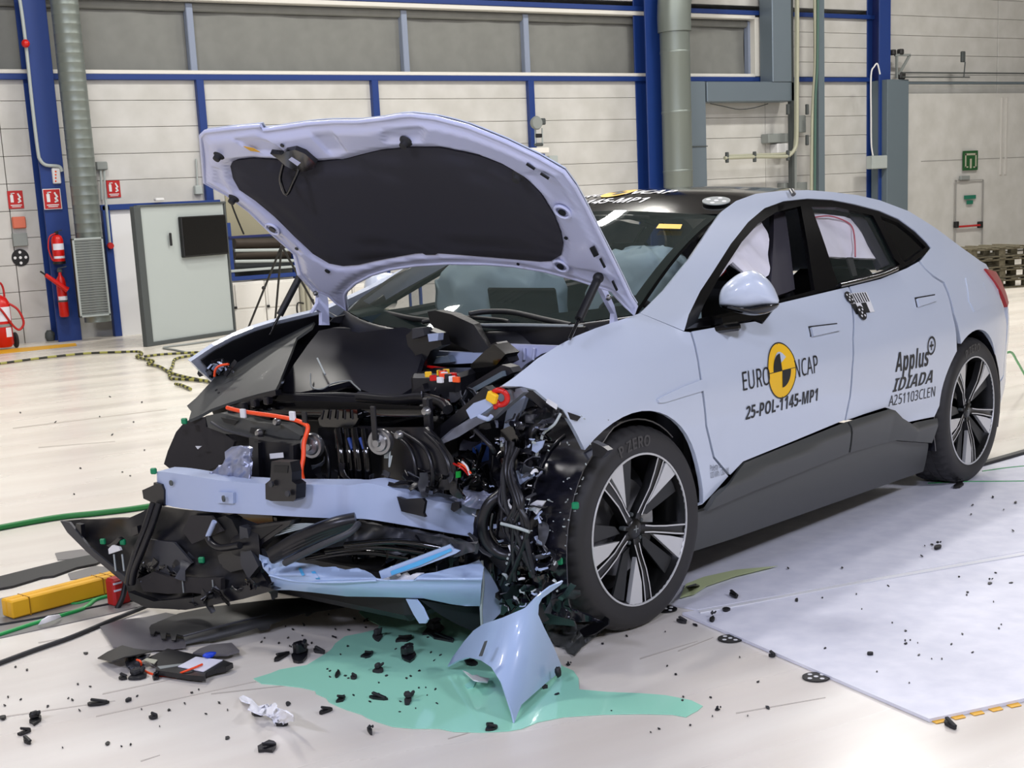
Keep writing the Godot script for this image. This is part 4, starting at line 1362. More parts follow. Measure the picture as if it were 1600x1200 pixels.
	for q in [[1325, 465, 0.03], [1344.5, 489, 0.034]]:
		var tc := sd(q[0], q[1])
		var gg := side_surface(1.0, 0.005)
		var p3: Vector3 = gg.call(tc)
		var ux: Vector3 = (gg.call(tc + Vector2(0.01, 0)) - p3).normalized()
		var uy: Vector3 = (gg.call(tc + Vector2(0, 0.01)) - p3).normalized()
		target_disc(p3 + ux.cross(uy) * 0.004, q[2], (ux * 0.7 + uy * 0.7).normalized(), (uy * 0.7 - ux * 0.7).normalized(), "", door2)


# --- roof, windscreen
func roof_pt(q: Vector2) -> Vector3:                      # q: x and share of the half width
	var e := roof_edge(q.x)
	return Vector3(q.x, e.y + 0.045 * (1.0 - q.y * q.y), e.x * q.y)

func roof_edge(x: float) -> Vector2:                      # (z, y) of the rail at x
	var y := hermite(x, [[0.9, 1.425], [1.08, 1.478], [1.24, 1.520], [1.4, 1.548], [1.64, 1.560], [2.0, 1.553], [2.3, 1.53], [2.55, 1.492], [2.83, 1.425], [3.02, 1.335], [3.2, 1.225], [3.36, 1.10], [3.5, 1.02]])
	return Vector2(zs(x, y), y)

func ws_pt(q: Vector2) -> Vector3:                        # windscreen: q.x 0 base .. 1 header, q.y -1 .. 1
	var a := q.y * q.y
	var base := Vector3(lerpf(-0.02, 0.235, a), lerpf(1.085, 1.142, a), q.y * 0.80)
	var e := roof_edge(1.085)
	var head := Vector3(lerpf(0.98, 1.09, a), e.y + 0.045 * (1.0 - a) - 0.004, q.y * (e.x - 0.012))
	var p := base.lerp(head, q.x)
	p.y += 0.035 * sin(PI * q.x)
	return p

func build_roof() -> void:
	var mb := MB.new()
	var g := []
	for i in 25:
		var row := []
		for j in 21:
			var s := lerpf(-1.0, 1.0, j / 20.0)
			var x := lerpf(lerpf(0.985, 1.095, s * s), 2.45, i / 24.0)
			row.append(roof_pt(Vector2(x, s * 0.985)))
		g.append(row)
	mb.grid(g, -0.02)
	var roof := put("roof", mb, M.black_gloss, car)
	mb = MB.new()
	g = []
	for i in 17:
		var row := []
		for j in 15:
			var s := lerpf(-1.0, 1.0, j / 14.0)
			row.append(roof_pt(Vector2(lerpf(2.45, 3.42, i / 16.0), s * 0.985)))
		g.append(row)
	mb.grid(g, -0.02)
	put("tailgate", mb, M.paint, car)
	mb = MB.new()
	for q in [[0.8, 0.02]]:
		g = []
		for i in 7:
			var row := []
			for j in 9:
				var s := lerpf(-1.0, 1.0, j / 8.0)
				row.append(Vector3(3.44 + 0.12 * sin(PI * i / 6.0) - 0.25 * s * s * 0.4, lerpf(1.06, 0.45, i / 6.0), s * 0.84))
			g.append(row)
	mb.grid(g, 0.02)
	put("tail_panel", mb, M.paint, car)
	# bright roof channel ending over the front door, aerial bump
	put("roof_clip", tb([cz(1236, 297, 0.62), cz(1240, 304, 0.64)], 0.012, 8), M.steel, car)
	# windscreen
	g = []
	for i in 13:
		var row := []
		for j in 21:
			row.append(ws_pt(Vector2(i / 12.0, lerpf(-0.985, 0.985, j / 20.0))))
		g.append(row)
	mb = MB.new()
	mb.grid(g, 0.0)
	var ws := put("windscreen", mb, M.glass, car)
	# printed black border
	mb = MB.new()
	for e in [[0.0, 0.09, -1.0, 1.0], [0.955, 1.0, -1.0, 1.0], [0.0, 1.0, 0.93, 1.0], [0.0, 1.0, -1.0, -0.93]]:
		g = []
		for i in 9:
			var row := []
			for j in 17:
				row.append(ws_pt(Vector2(lerpf(e[0], e[1], i / 8.0), lerpf(e[2], e[3], j / 16.0))) + Vector3(0.002, -0.003, 0))
			g.append(row)
		mb.grid(g, 0.0)
	put("black_border", mb, M.frit, ws)
	# yellow test label, roof lettering and target
	mb = MB.new()
	g = []
	var y0 := cpl(1029, 354.5, ws_pt(Vector2(0.75, 0.4)), Vector3(-0.45, 0.8, 0.25).normalized())
	var on := func(px: float, py: float) -> Vector3:
		var d := ray(px, py)
		var best := Vector3.ZERO
		var mid := Vector2(0.5, 0.0)
		var span := Vector2(0.5, 1.0)
		for k in 4:
			var bd := 9.0
			var bq := mid
			for i in 21:
				for j in 21:
					var q := mid + span * Vector2(i / 10.0 - 1.0, j / 10.0 - 1.0)
					var e := (ws_pt(q) - C).cross(d).length()
					if e < bd:
						bd = e
						bq = q
						best = ws_pt(q)
			mid = bq
			span *= 0.15
		return best
	var cs := [on.call(1031, 354), on.call(1067, 355), on.call(1064, 362), on.call(1026, 361)]
	var off := Vector3(-0.01, 0.012, 0.004)
	mb.quad(cs[0] + off, cs[3] + off, cs[2] + off, cs[1] + off)
	put("yellow_label", mb, M.yellow_bright, ws)
	var roof_text := func(s: String, size: float, x: float, z: float, m: Material) -> void:
		put("lettering", text_mb(s, size, true, func(v: Vector3) -> Vector3:
			var xx := x + v.y * 1.25
			var e := roof_edge(xx)
			return roof_pt(Vector2(xx, (z + v.x) / e.x)) + Vector3(0, 0.003, 0)), m, roof)
	roof_text.call("EURO", 0.1, 1.36, -0.285, M.decal_white)
	roof_text.call("NCAP", 0.1, 1.36, 0.10, M.decal_white)
	roof_text.call("25-POL-1145-MP1", 0.088, 1.20, -0.17, M.decal_white)
	mb = MB.new()
	for i in 28:
		var a := TAU * i / 28.0
		var b := TAU * (i + 1) / 28.0
		var pt := func(t: float, r: float) -> Vector3:
			var x := 1.37 + r * 1.25 * sin(t)
			return roof_pt(Vector2(x, (-0.09 + r * cos(t)) / roof_edge(x).x)) + Vector3(0, 0.004, 0)
		mb.flat(pt.call(0.0, 0.0), pt.call(a, 0.08), pt.call(b, 0.08))
	var re := put("round_emblem", mb, M.yellow_bright, roof)
	mb = MB.new()
	for k in [0, 1]:
		for i in 8:
			var a: float = PI * k + PI / 2 + PI / 2 * i / 8.0
			var b: float = a + PI / 16.0
			var pt := func(t: float, r: float) -> Vector3:
				var x := 1.37 + r * 1.25 * sin(t)
				return roof_pt(Vector2(x, (-0.09 + r * cos(t)) / roof_edge(x).x)) + Vector3(0, 0.006, 0)
			mb.flat(pt.call(0.0, 0.0), pt.call(a, 0.05), pt.call(b, 0.05))
	put("emblem_quarters", mb, M.decal_black, roof)
	var tp := roof_pt(Vector2(1.22, 0.86)) + Vector3(0, 0.012, 0)
	var ux := (roof_pt(Vector2(1.24, 0.86)) - roof_pt(Vector2(1.22, 0.86))).normalized()
	var uz := (roof_pt(Vector2(1.22, 0.9)) - roof_pt(Vector2(1.22, 0.86))).normalized()
	var tg := target_disc(tp, 0.065, uz, ux, "", roof)
	(tg.get_child(0) as MeshInstance3D).material_override = M.grey


func build_wheels() -> void:
	wheel(Vector3(-0.005, 0.375, 0.96), 1.0, 0.0, -2.5)
	wheel(Vector3(3.0, 0.383, 0.965), 1.0, 0.0, 0.0)
	wheel(Vector3(0.0, 0.38, -0.96), -1.0, 20.0, 0.0)
	wheel(Vector3(3.0, 0.383, -0.965), -1.0, 40.0, 0.0)


func wheel(c: Vector3, sg: float, spin: float, steer: float) -> void:
	# local frame: y is the axle pointing outwards, so that the face lies at y = 0
	var bas := Basis(Vector3.RIGHT, Vector3(0, 0, sg), Vector3(0, -sg, 0))
	bas = Basis(Vector3.UP, deg_to_rad(steer)) * bas
	var o := Node3D.new()
	o.name = "wheel"
	car.add_child(o, true)
	o.transform = Transform3D(bas, c)
	var mb := MB.new()
	# tyre: side wall, tread with grooves and shoulder blocks
	var prof := [[0.283, -0.003], [0.292, 0.0], [0.305, 0.004], [0.33, 0.008], [0.352, 0.004], [0.366, -0.008], [0.377, -0.024], [0.383, -0.04], [0.3835, -0.072], [0.376, -0.074], [0.376, -0.081], [0.3845, -0.083], [0.385, -0.12], [0.377, -0.122], [0.377, -0.131], [0.385, -0.133], [0.385, -0.166], [0.377, -0.168], [0.377, -0.177], [0.3845, -0.179], [0.3835, -0.215], [0.377, -0.235], [0.35, -0.255], [0.283, -0.255]]
	var n := 180
	var g := []
	for i in prof.size():
		var row := []
		for k in n + 1:
			var a := TAU * (k % n) / n
			var r: float = prof[i][0]
			if i in [6, 7, 8, 11, 12, 15, 16, 19, 20, 21] and (k + int(i / 3)) % 4 == 0:
				r -= 0.006
			var yy := r * sin(a)
			row.append(Vector3(r * cos(a), prof[i][1], -yy))
		g.append(row)
	for row in g:                    # the loaded tyre flattens where it stands
		for k in row.size():
			var p: Vector3 = row[k]
			var dn := (bas * p).y
			if dn < -0.372:
				row[k] = p + bas.inverse() * Vector3(0, -0.372 - dn, 0)
	mb.grid(g, 0.0, true)
	put("tyre", mb, M.tyre, o)
	# raised lettering on the side wall
	mb = MB.new()
	var ring_text := func(s: String, mid: float) -> MB:
		return text_mb(s, 0.058, true, func(v: Vector3) -> Vector3:
			var r := 0.329 + v.y
			var a := deg_to_rad(mid) - v.x / 0.335
			return Vector3(r * cos(a), 0.0092, -r * sin(a)))
	put("lettering", ring_text.call("P ZERO", 96.0 + spin), M.tyre_letters, o)
	# rim barrel and lip
	mb = MB.new()
	mb.lathe([Vector2(0.286, -0.001), Vector2(0.279, 0.001), Vector2(0.274, -0.012), Vector2(0.262, -0.04), Vector2(0.255, -0.2)], Transform3D(), 64)
	put("rim_barrel", mb, M.rim_black, o)
	mb = MB.new()
	mb.lathe([Vector2(0.286, -0.0005), Vector2(0.2845, 0.002), Vector2(0.2785, 0.002), Vector2(0.277, -0.006)], Transform3D(), 72)
	put("rim_edge", mb, M.rim_silver, o)
	mb = MB.new()
	mb.lathe([Vector2(0.06, -0.105), Vector2(0.185, -0.105), Vector2(0.185, -0.13), Vector2(0.06, -0.13)], Transform3D(), 48)
	put("brake_disc", mb, M.disc, o)
	mb = MB.new()
	mb.lathe([Vector2(0.1, -0.1), Vector2(0.2, -0.1), Vector2(0.205, -0.15), Vector2(0.1, -0.15)], Transform3D(), 14, deg_to_rad(-20), deg_to_rad(35))
	put("brake_caliper", mb, M.rim_silver, o)
	mb = MB.new()
	mb.lathe([Vector2(0.0, -0.16), Vector2(0.25, -0.16)], Transform3D(), 40)
	put("back_plate", mb, M.rubber, o)
	# five spokes, each with its black arm, bright blade and grey aero infill
	var P := func(r: float, a: float, y: float) -> Vector3:
		var t := deg_to_rad(a + spin)
		return Vector3(r * cos(t), y, -r * sin(t))
	for k in 5:
		var a := 133.0 + 72.0 * k
		var d := func(r: float) -> float: return -0.030 + 0.026 * smoothstep(0.04, 0.2, r)   # the hub lies deeper than the rim
		mb = MB.new()
		var wl := [[0.035, 26.0], [0.06, 15.0], [0.1, 8.0], [0.16, 5.6], [0.22, 4.9], [0.279, 4.3]]
		var g2 := []
		for q in wl:
			g2.append([P.call(q[0], a - q[1], d.call(q[0])), P.call(q[0], a, d.call(q[0]) - 0.004), P.call(q[0], a + q[1], d.call(q[0]))])
		mb.grid(g2, 0.03)
		var sp := put("spoke", mb, M.rim_black, o)
		mb = MB.new()                # bright machined edges
		for s in [-1.0, 1.0]:
			for i in wl.size() - 1:
				var q = wl[i]
				var q2 = wl[i + 1]
				if i == 0: continue
				var e1: float = 0.0055 / q[0] * 57.3
				var e2: float = 0.0055 / q2[0] * 57.3
				mb.quad(P.call(q[0], a + s * q[1], d.call(q[0]) + 0.0015), P.call(q2[0], a + s * q2[1], d.call(q2[0]) + 0.0015), P.call(q2[0], a + s * (q2[1] - e2), d.call(q2[0]) + 0.0015), P.call(q[0], a + s * (q[1] - e1), d.call(q[0]) + 0.0015))
		put("bright_edge", mb, M.rim_silver, sp)
		mb = MB.new()
		mb.extr([P.call(0.105, a - 11.0, d.call(0.105) - 0.001), P.call(0.2, a - 7.6, d.call(0.2)), P.call(0.279, a - 7.5, -0.003), P.call(0.279, a - 14.0, -0.003), P.call(0.279, a - 23.5, -0.003)], 0.02, Vector3.UP)
		put("blade", mb, M.rim_silver, sp)
		mb = MB.new()
		mb.extr([P.call(0.07, a - 20.0, -0.045), P.call(0.277, a - 25.0, -0.025), P.call(0.277, a - 40.0, -0.025), P.call(0.1, a - 40.0, -0.045)], 0.01, Vector3.UP)
		put("aero_infill", mb, M.aero, sp)
		mb = MB.new()
		mb.lathe([Vector2(0, -0.034), Vector2(0.007, -0.034), Vector2(0.0085, -0.04), Vector2(0.0085, -0.055)], Transform3D(Basis(), P.call(0.055, a + 36.0, 0.0)), 10)
		put("wheel_nut", mb, M.grey_dark, o)
	mb = MB.new()
	mb.lathe([Vector2(0.0, -0.024), Vector2(0.03, -0.024), Vector2(0.038, -0.03), Vector2(0.05, -0.05)], Transform3D(), 24)
	put("hub_cap", mb, M.rim_black, o)
	mb = MB.new()
	for q in [[0.028, 0.004], [0.004, 0.028]]:
		mb.box(Vector3(0, -0.0235, 0), Vector3(q[0], 0.001, q[1]))
	put("hub_emblem", mb, M.grey, o)


func build_interior() -> void:
	var mb := MB.new()
	mb.box(Vector3(0.55, 0.62, 0), Vector3(0.05, 0.75, 1.6))
	put("bulkhead", mb, M.interior, car)
	# dashboard with rolled top
	var g := []
	for i in 9:
		var row := []
		var s := i / 8.0
		for j in 13:
			var z := lerpf(-0.74, 0.74, j / 12.0)
			row.append(Vector3(0.22 + 0.55 * s - 0.16 * (1 - z * z / 0.55) * (1 - s), 1.03 + 0.03 * sin(PI * s) - 0.10 * smoothstep(0.75, 1.0, s), z))
		g.append(row)
	mb = MB.new()
	mb.grid(g, -0.03)
	put("dashboard", mb, M.interior, car)
	mb = MB.new()
	for i in 3:
		for z in [-0.56, -0.36]:
			mb.box(Vector3(0.24, 1.068, z + i * 0.045), Vector3(0.2, 0.006, 0.028))
	put("air_vent_slats", mb, M.interior_grey, car)
	put("centre_screen", bx(Vector3(0.55, 1.12, -0.02), Vector3(0.02, 0.19, 0.38), 0.008, Basis(Vector3.BACK, 0.15)), M.black_gloss, car)
	mb = MB.new()
	var ring := []
	var wb := Basis(Vector3.BACK, 0.42)
	for i in 25:
		var a := TAU * i / 24.0
		ring.append(Vector3(0.78, 1.0, 0.4) + wb * Vector3(0, 0.175 * cos(a), 0.185 * sin(a)))
	mb.tube(ring, 0.017, 10)
	var sw := put("steering_wheel", mb, M.interior, car)
	put("hub", lump(Vector3(0.79, 0.99, 0.4), Vector3(0.05, 0.08, 0.09), 2), M.interior, sw)
	var bag := func(c: Vector3, s: Vector3, sd_: int, m: Material, called: String) -> void:
		var gg := []
		var nz := FastNoiseLite.new()
		nz.seed = sd_
		nz.frequency = 2.2
		nz.fractal_octaves = 3
		for i in 19:
			var row := []
			for j in 29:
				var a := TAU * (j % 28) / 28.0
				var b := PI * i / 18.0
				var d := Vector3(sin(b) * cos(a), -cos(b), sin(b) * sin(a))
				d = Vector3(signf(d.x) * pow(absf(d.x), 0.75), signf(d.y) * pow(absf(d.y), 0.75), signf(d.z) * pow(absf(d.z), 0.75))
				row.append(c + d * s * (1.0 + 0.13 * nz.get_noise_3dv(d * 1.3) + 0.05 * sin(7.0 * a + 3.0 * b)))
			gg.append(row)
		var mm := MB.new()
		mm.grid(gg, 0.0, true)
		put(called, mm, m, car)
	bag.call(Vector3(0.90, 1.10, 0.36), Vector3(0.15, 0.25, 0.26), 3, M.airbag_teal, "driver_airbag")
	bag.call(Vector3(0.80, 1.12, -0.36), Vector3(0.2, 0.24, 0.32), 5, M.airbag_teal, "passenger_airbag")
	bag.call(Vector3(1.25, 0.85, -0.02), Vector3(0.18, 0.22, 0.12), 8, M.airbag, "centre_airbag")
	# side curtain airbags: wavy cloth inside the windows
	for sg in [1.0, -1.0]:
		var cloth := func(poly: Array, inset: float, sd_: int, called: String) -> MeshInstance3D:
			var nz := FastNoiseLite.new()
			nz.seed = sd_
			nz.frequency = 3.5
			nz.fractal_octaves = 3
			var m2 := MB.new()
			m2.clipped(sds(poly), 0.03, func(q: Vector2) -> Vector3:
				return Vector3(q.x, q.y, sg * (zs(q.x, q.y) - inset + 0.022 * nz.get_noise_2d(q.x, q.y * 0.6) + 0.006 * sin(q.x * 24.0 + q.y * 30.0))), 0.012 * sg)
			return put(called, m2, M.airbag, car)
		cloth.call([[1147, 378], [1158, 357], [1180, 341], [1205, 333], [1221, 335], [1231, 358], [1238, 398], [1237, 430], [1225, 445], [1212, 441], [1195, 425], [1170, 405], [1152, 395]], 0.11, 3, "front_curtain_airbag")
		cloth.call([[1149, 372], [1165, 382], [1190, 408], [1210, 438], [1219, 462], [1213, 476], [1205, 472], [1200, 452], [1181, 426], [1163, 409], [1150, 425], [1138, 439], [1130, 432], [1142, 412], [1156, 400]], 0.06, 9, "airbag_sleeve")
		var rc: MeshInstance3D = cloth.call([[1272, 330], [1300, 332], [1335, 338], [1355, 342], [1372, 372], [1387, 404], [1340, 402], [1297, 400], [1282, 365]], 0.07, 4, "rear_curtain_airbag")
		mb = MB.new()
		var ln := []
		for q in sds([[1282, 340], [1310, 337], [1335, 345], [1346, 355], [1350, 375], [1351, 401]]):
			ln.append(Vector3(q.x, q.y, sg * (zs(q.x, q.y) - 0.048)))
		mb.tube(smooth(ln, 4), 0.0035, 6)
		put("seam_thread", mb, M.thread_red, rc)
		# inner pillar covers and the rear window's dark strips
		side("pillar_cover", sds([[1240, 325], [1256, 323], [1274, 452], [1262, 457], [1236, 466], [1238, 420]]), sg, M.interior_grey, 0.03, -0.10)
		side("pillar_cover", sds([[1345, 333], [1366, 338], [1407, 413], [1394, 418], [1380, 390]]), sg, M.interior_grey, 0.03, -0.055)
		side("belt_strip", sds([[1301, 402], [1311, 402], [1318, 440], [1312, 441]]), sg, M.interior, 0.01, -0.05)
		side("belt_strip", sds([[1339, 402], [1348, 402], [1355, 430], [1348, 432]]), sg, M.interior, 0.01, -0.05)
		side("door_card", sds([[1085, 520], [1135, 500], [1277, 462], [1311, 452], [1400, 425], [1440, 410], [1495, 500], [1450, 560], [1320, 600], [1110, 600]]), sg, M.interior, 0.02, -0.09)
	# seats
	for q in [[1.35, 0.36], [1.35, -0.36], [2.2, 0.36], [2.2, -0.36]]:
		var s := Node3D.new()
		s.name = "seat"
		car.add_child(s, true)
		s.position = Vector3(q[0], 0.35, q[1])
		put("cushion", bx(Vector3(0, 0.16, 0), Vector3(0.5, 0.16, 0.5), 0.05), M.interior, s)
		put("backrest", bx(Vector3(0.34, 0.5, 0), Vector3(0.14, 0.62, 0.48), 0.05, Basis(Vector3.BACK, -0.3)), M.interior, s)
		put("headrest", bx(Vector3(0.45, 0.9, 0), Vector3(0.1, 0.18, 0.28), 0.04, Basis(Vector3.BACK, -0.2)), M.interior, s)
	put("red_belt_pad", bx(Vector3(1.62, 1.22, 0.30), Vector3(0.05, 0.07, 0.06), 0.02), M.red_sign, car)
	mb = MB.new()
	mb.tube([ws_pt(Vector2(0.9, 0.02)) + Vector3(0.05, -0.04, 0), ws_pt(Vector2(0.78, 0.02)) + Vector3(0.08, -0.05, 0)], 0.02, 8)
	mb.box(ws_pt(Vector2(0.77, 0.02)) + Vector3(0.1, -0.06, 0), Vector3(0.04, 0.07, 0.22), 0.02)
	put("inner_mirror", mb, M.interior, car)
	put("rear_shelf", bx(Vector3(2.9, 0.95, 0), Vector3(0.8, 0.04, 1.3)), M.interior, car)


# --- the opened bonnet; its plane leans 44 degrees, u runs from the hinges to the front lip
var hood_o := Vector3(0.14, 1.11, 0)
var hood_d := Vector3(-cos(0.768), sin(0.768), 0)
var hood_n := Vector3(sin(0.768), cos(0.768), 0)
var hood_out: PackedVector2Array
var hood_pad: PackedVector2Array

func hood_bend(u: float, z: float) -> float:
	var b := 0.055 * (1.0 - z * z / 0.6) * smoothstep(-0.1, 0.7, u) - 0.05 * u * u
	return b + 0.008 * sin(z * 9.0 + 1.0) * smoothstep(0.75, 1.1, u)

func hood_base(q: Vector2) -> Vector3:
	return hood_o + hood_d * q.x + Vector3(0, 0, q.y) + hood_n * hood_bend(q.x, q.y)

func hd(px: float, py: float) -> Vector2:
	var d := ray(px, py)
	var b := 0.0
	var q := Vector2.ZERO
	for i in 10:
		var k := ((hood_o + hood_n * b) - C).dot(hood_n) / d.dot(hood_n)
		var p := C + d * k - hood_o
		q = Vector2(p.dot(hood_d), p.z)
		b = hood_bend(q.x, q.y)
	return q

func hds(a: Array) -> PackedVector2Array:
	var o := PackedVector2Array()
	for q in a:
		o.append(hd(q[0], q[1]))
	return o

func edge_dist(q: Vector2, p: PackedVector2Array) -> float:
	var best := 9.0
	for i in p.size():
		best = minf(best, q.distance_squared_to(Geometry2D.get_closest_point_to_segment(q, p[i], p[(i + 1) % p.size()])))
	return sqrt(best)

func hood_inner(q: Vector2) -> Vector3:                   # pressed inner panel: a raised frame with pockets
	var di := edge_dist(q, hood_pad)
	var od := edge_dist(q, hood_out)
	var a := atan2(q.y, q.x - 0.5)
	var h := 0.016 * smoothstep(0.0, 0.03, di) * smoothstep(0.012, 0.05, od)
	h -= 0.011 * smoothstep(0.35, 0.6, sin(a * 11.0)) * smoothstep(0.03, 0.06, di) * smoothstep(0.03, 0.06, od)
	if Geometry2D.is_point_in_polygon(q, hood_pad):
		h = -0.004
	return hood_base(q) - hood_n * h

func hood_on(px: float, py: float, off := 0.02) -> Vector3:
	return hood_base(hd(px, py)) - hood_n * off

func build_bonnet() -> void:
	hood_out = hds([[313, 214], [320, 207], [360, 202], [407, 197.5], [411, 204], [430, 202], [480, 194.5], [520, 191.5], [560, 191.5], [600, 187], [625, 182.5], [642, 181.5], [680, 186], [730, 199], [790, 223], [840, 247], [880, 270], [897, 293], [915, 326], [940, 376], [966, 428], [984, 466], [993, 480], [990, 491], [978, 480], [962, 463], [956, 455], [940, 450], [900, 437], [850, 424], [800, 416], [760, 413], [700, 412], [650, 415], [610, 421], [580, 430], [555, 443], [541, 456], [538, 463], [541, 485], [525, 474], [511, 461], [497, 455], [484, 443], [470, 428], [462, 399], [425, 366], [388, 330], [354, 305], [319, 286]])
	hood_pad = hds([[361, 258], [364, 252], [372, 249], [400, 246], [430, 248], [455, 251], [500, 251], [537, 249], [562, 242], [595, 234], [637, 229], [687, 229], [712, 234], [750, 242], [787, 256], [820, 275], [845, 300], [865, 332], [877, 362], [880, 380], [877, 397], [862, 406], [845, 407], [800, 403], [750, 399], [685, 394], [681, 396.5], [666, 396.5], [661, 394], [650, 394.5], [625, 399], [587, 406], [562, 412], [537, 414], [515, 410], [490, 395], [460, 367], [430, 337], [400, 312], [375, 295], [365, 277]])
	var mb := MB.new()
	mb.clipped(hood_out, 0.017, hood_inner, 0.0)
	var skin := MB.new()
	skin.clipped(hood_out, 0.06, func(q: Vector2) -> Vector3: return hood_base(q) + hood_n * 0.022, 0.004)
	var hood := put("bonnet", skin, M.paint, car)
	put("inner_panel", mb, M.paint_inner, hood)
	# folded hem all round
	var hem := []
	for i in range(0, hood_out.size()):
		hem.append(hood_base(hood_out[i]) + hood_n * 0.004)
	hem.append(hem[0])
	mb = MB.new()
	mb.tube(hem, 0.008, 8)
	put("hem", mb, M.paint_inner, hood)
	mb = MB.new()
	mb.clipped(hood_pad, 0.05, func(q: Vector2) -> Vector3:
		var di := edge_dist(q, hood_pad)
		return hood_base(q) - hood_n * (0.006 + 0.016 * smoothstep(0.0, 0.05, di) + 0.006 * smoothstep(0.1, 0.13, di)), -0.006)
	put("insulation_mat", mb, M.felt, hood)
	for q in [[345, 238], [637, 216], [368, 305.5], [813, 269]]:
		var st := MB.new()
		st.lathe([Vector2(0.024, 0.0), Vector2(0.022, 0.006), Vector2(0.015, 0.01), Vector2(0.014, 0.026), Vector2(0, 0.028)], Transform3D(Basis(hood_d, -hood_n, hood_d.cross(-hood_n)), hood_on(q[0], q[1], 0.012)), 14)
		put("rubber_stop", st, M.rubber, hood)
	for q in [[429, 353, 0.016], [467, 383, 0.008], [515, 418, 0.012], [882, 325, 0.014], [888, 365, 0.007], [879, 410, 0.014], [445, 221, 0.008], [813, 406, 0.006]]:
		put("hole", disc(hood_on(q[0], q[1], 0.0185), q[2], hood_d, Vector3(0, 0, 1), 0.004, 16), M.decal_black, hood)
		if q[2] > 0.013:
			put("hole_rim", ringm(hood_on(q[0], q[1], 0.017), q[2] + 0.014, 0.006, hood_d, Vector3.BACK), M.paint_inner, hood)
	for q in [[826, 249.5, 839, 258, 3.0], [848, 264.5, 861, 273, 3.0], [928, 380, 935, 394, 8.0], [941, 398, 948, 412, 3.0], [960, 433, 967, 448, 3.0]]:
		var a := Vector2(q[0], q[1])
		var b := Vector2(q[2], q[3])
		var s: Vector2 = (b - a).orthogonal().normalized() * q[4] / 2
		var pts := []
		for v in [a + s, b + s, b - s, a - s]:
			pts.append(hood_on(v.x, v.y, 0.019))
		put("slot", ex(pts, 0.004, -hood_n), M.decal_black, hood)
	put("label", ex([hood_on(384, 223, 0.019), hood_on(400, 226, 0.019), hood_on(410, 232, 0.019), hood_on(395, 230, 0.019)], 0.002, -hood_n), M.yellow, hood, "small yellowish label")
	# striker plate of the lock
	var st := []
	for q in [[429, 229], [447, 231], [453, 226], [468, 223], [483, 229], [501, 245], [499, 252], [484, 257], [472, 258], [462, 253], [452, 248], [444, 240]]:
		st.append(hood_on(q[0], q[1], 0.035))
	var lock := put("lock_plate", ex(st, 0.02, -hood_n), M.black_gloss, hood)
	st = []
	for q in [[458, 238], [463, 234], [477, 243], [472, 248]]:
		st.append(hood_on(q[0], q[1], 0.0365))
	put("plate_opening", ex(st, 0.001, -hood_n), M.paint_inner, lock)
	put("striker", tb(smooth([hood_on(449, 246, 0.03), hood_on(450, 262, 0.06), hood_on(465, 276, 0.09), hood_on(471, 264, 0.06), hood_on(473, 255, 0.03)], 4), 0.007, 8), M.black_gloss, lock)
	# hinges and gas struts
	for q in [[[[462, 396], [471, 402], [486, 424], [500, 438], [509, 452], [513, 470], [515, 508], [503, 508], [503, 488], [496, 484], [488, 489], [497, 474], [498, 462], [484, 446], [469, 430]], -0.76], [[[935, 418], [944, 432], [950, 455], [960, 478], [966, 502], [959, 507], [960, 490], [952, 476], [940, 452], [934, 436]], 0.76]]:
		var pts := []
		for v in q[0]:
			pts.append(cz(v[0], v[1], q[1]))
		var hg := put("bonnet_hinge", ex(pts, 0.02, Vector3(-0.3, 0, 1)), M.paint_inner, car)
		var mid := Vector3.ZERO
		for v in pts: mid += v / pts.size()
		put("hinge_pin", ball(mid, 0.012), M.steel, hg)
	var s1 := hood_on(940, 424, 0.03)
	var s2 := cz(890, 530, s1.z + 0.02)
	var s3 := cz(471, 427, -0.80)
	var s4 := cz(421, 523, -0.86)
	for q in [[s1, s2], [s3, s4]]:
		var sv := put("gas_strut", tb([q[0], (q[0] as Vector3).lerp(q[1], 0.68)], 0.0155, 12), M.black, car)
		put("strut_rod", tb([(q[0] as Vector3).lerp(q[1], 0.66), q[1]], 0.006, 8), M.black_gloss, sv)
		put("strut_joint", ball(q[0], 0.02), M.black, sv)


func ringm(c: Vector3, r: float, t: float, rx: Vector3, ry: Vector3, n := 24) -> MB:
	var p := []
	for i in n + 1:
		p.append(c + rx * r * cos(TAU * i / n) + ry * r * sin(TAU * i / n))
	return tb(p, t, 8)


# --- torn nose. A piece is drawn by the outline it shows and stands at its own depth x in the car
func patch(called: String, px: Array, depth, t: float, m: Material, parent: Node = null, cell := 12.0) -> MeshInstance3D:
	var mb := MB.new()
	var f := func(q: Vector2) -> Vector3:
		return cx(q.x, q.y, (depth as Callable).call(q) if depth is Callable else depth)
	mb.clipped(pp(px), cell, f, -t, 0.4)
	return put(called, mb, m, parent if parent else car)

func tab(x: float, t: Array) -> float:
	for i in t.size() - 1:
		if x <= t[i + 1][0]:
			return lerpf(t[i][1], t[i + 1][1], clampf((x - t[i][0]) / (t[i + 1][0] - t[i][0]), 0.0, 1.0))
	return t[-1][1]

func wire(called: String, px: Array, r: float, m: Material, parent: Node = null) -> MeshInstance3D:
	var p := []
	for q in px:
		p.append(cx(q[0], q[1], q[2]))
	return put(called, tb(smooth(p, 5), r, 8), m, parent if parent else car)

func crumpled(x: float, amp: float, sd_: int, freq := 0.05) -> Callable:
	var nz := FastNoiseLite.new()
	nz.seed = sd_
	nz.frequency = freq
	nz.fractal_octaves = 2
	nz.noise_type = FastNoiseLite.TYPE_CELLULAR
	nz.cellular_return_type = FastNoiseLite.RETURN_DISTANCE2
	return func(q: Vector2) -> float: return x + amp * nz.get_noise_2dv(q)

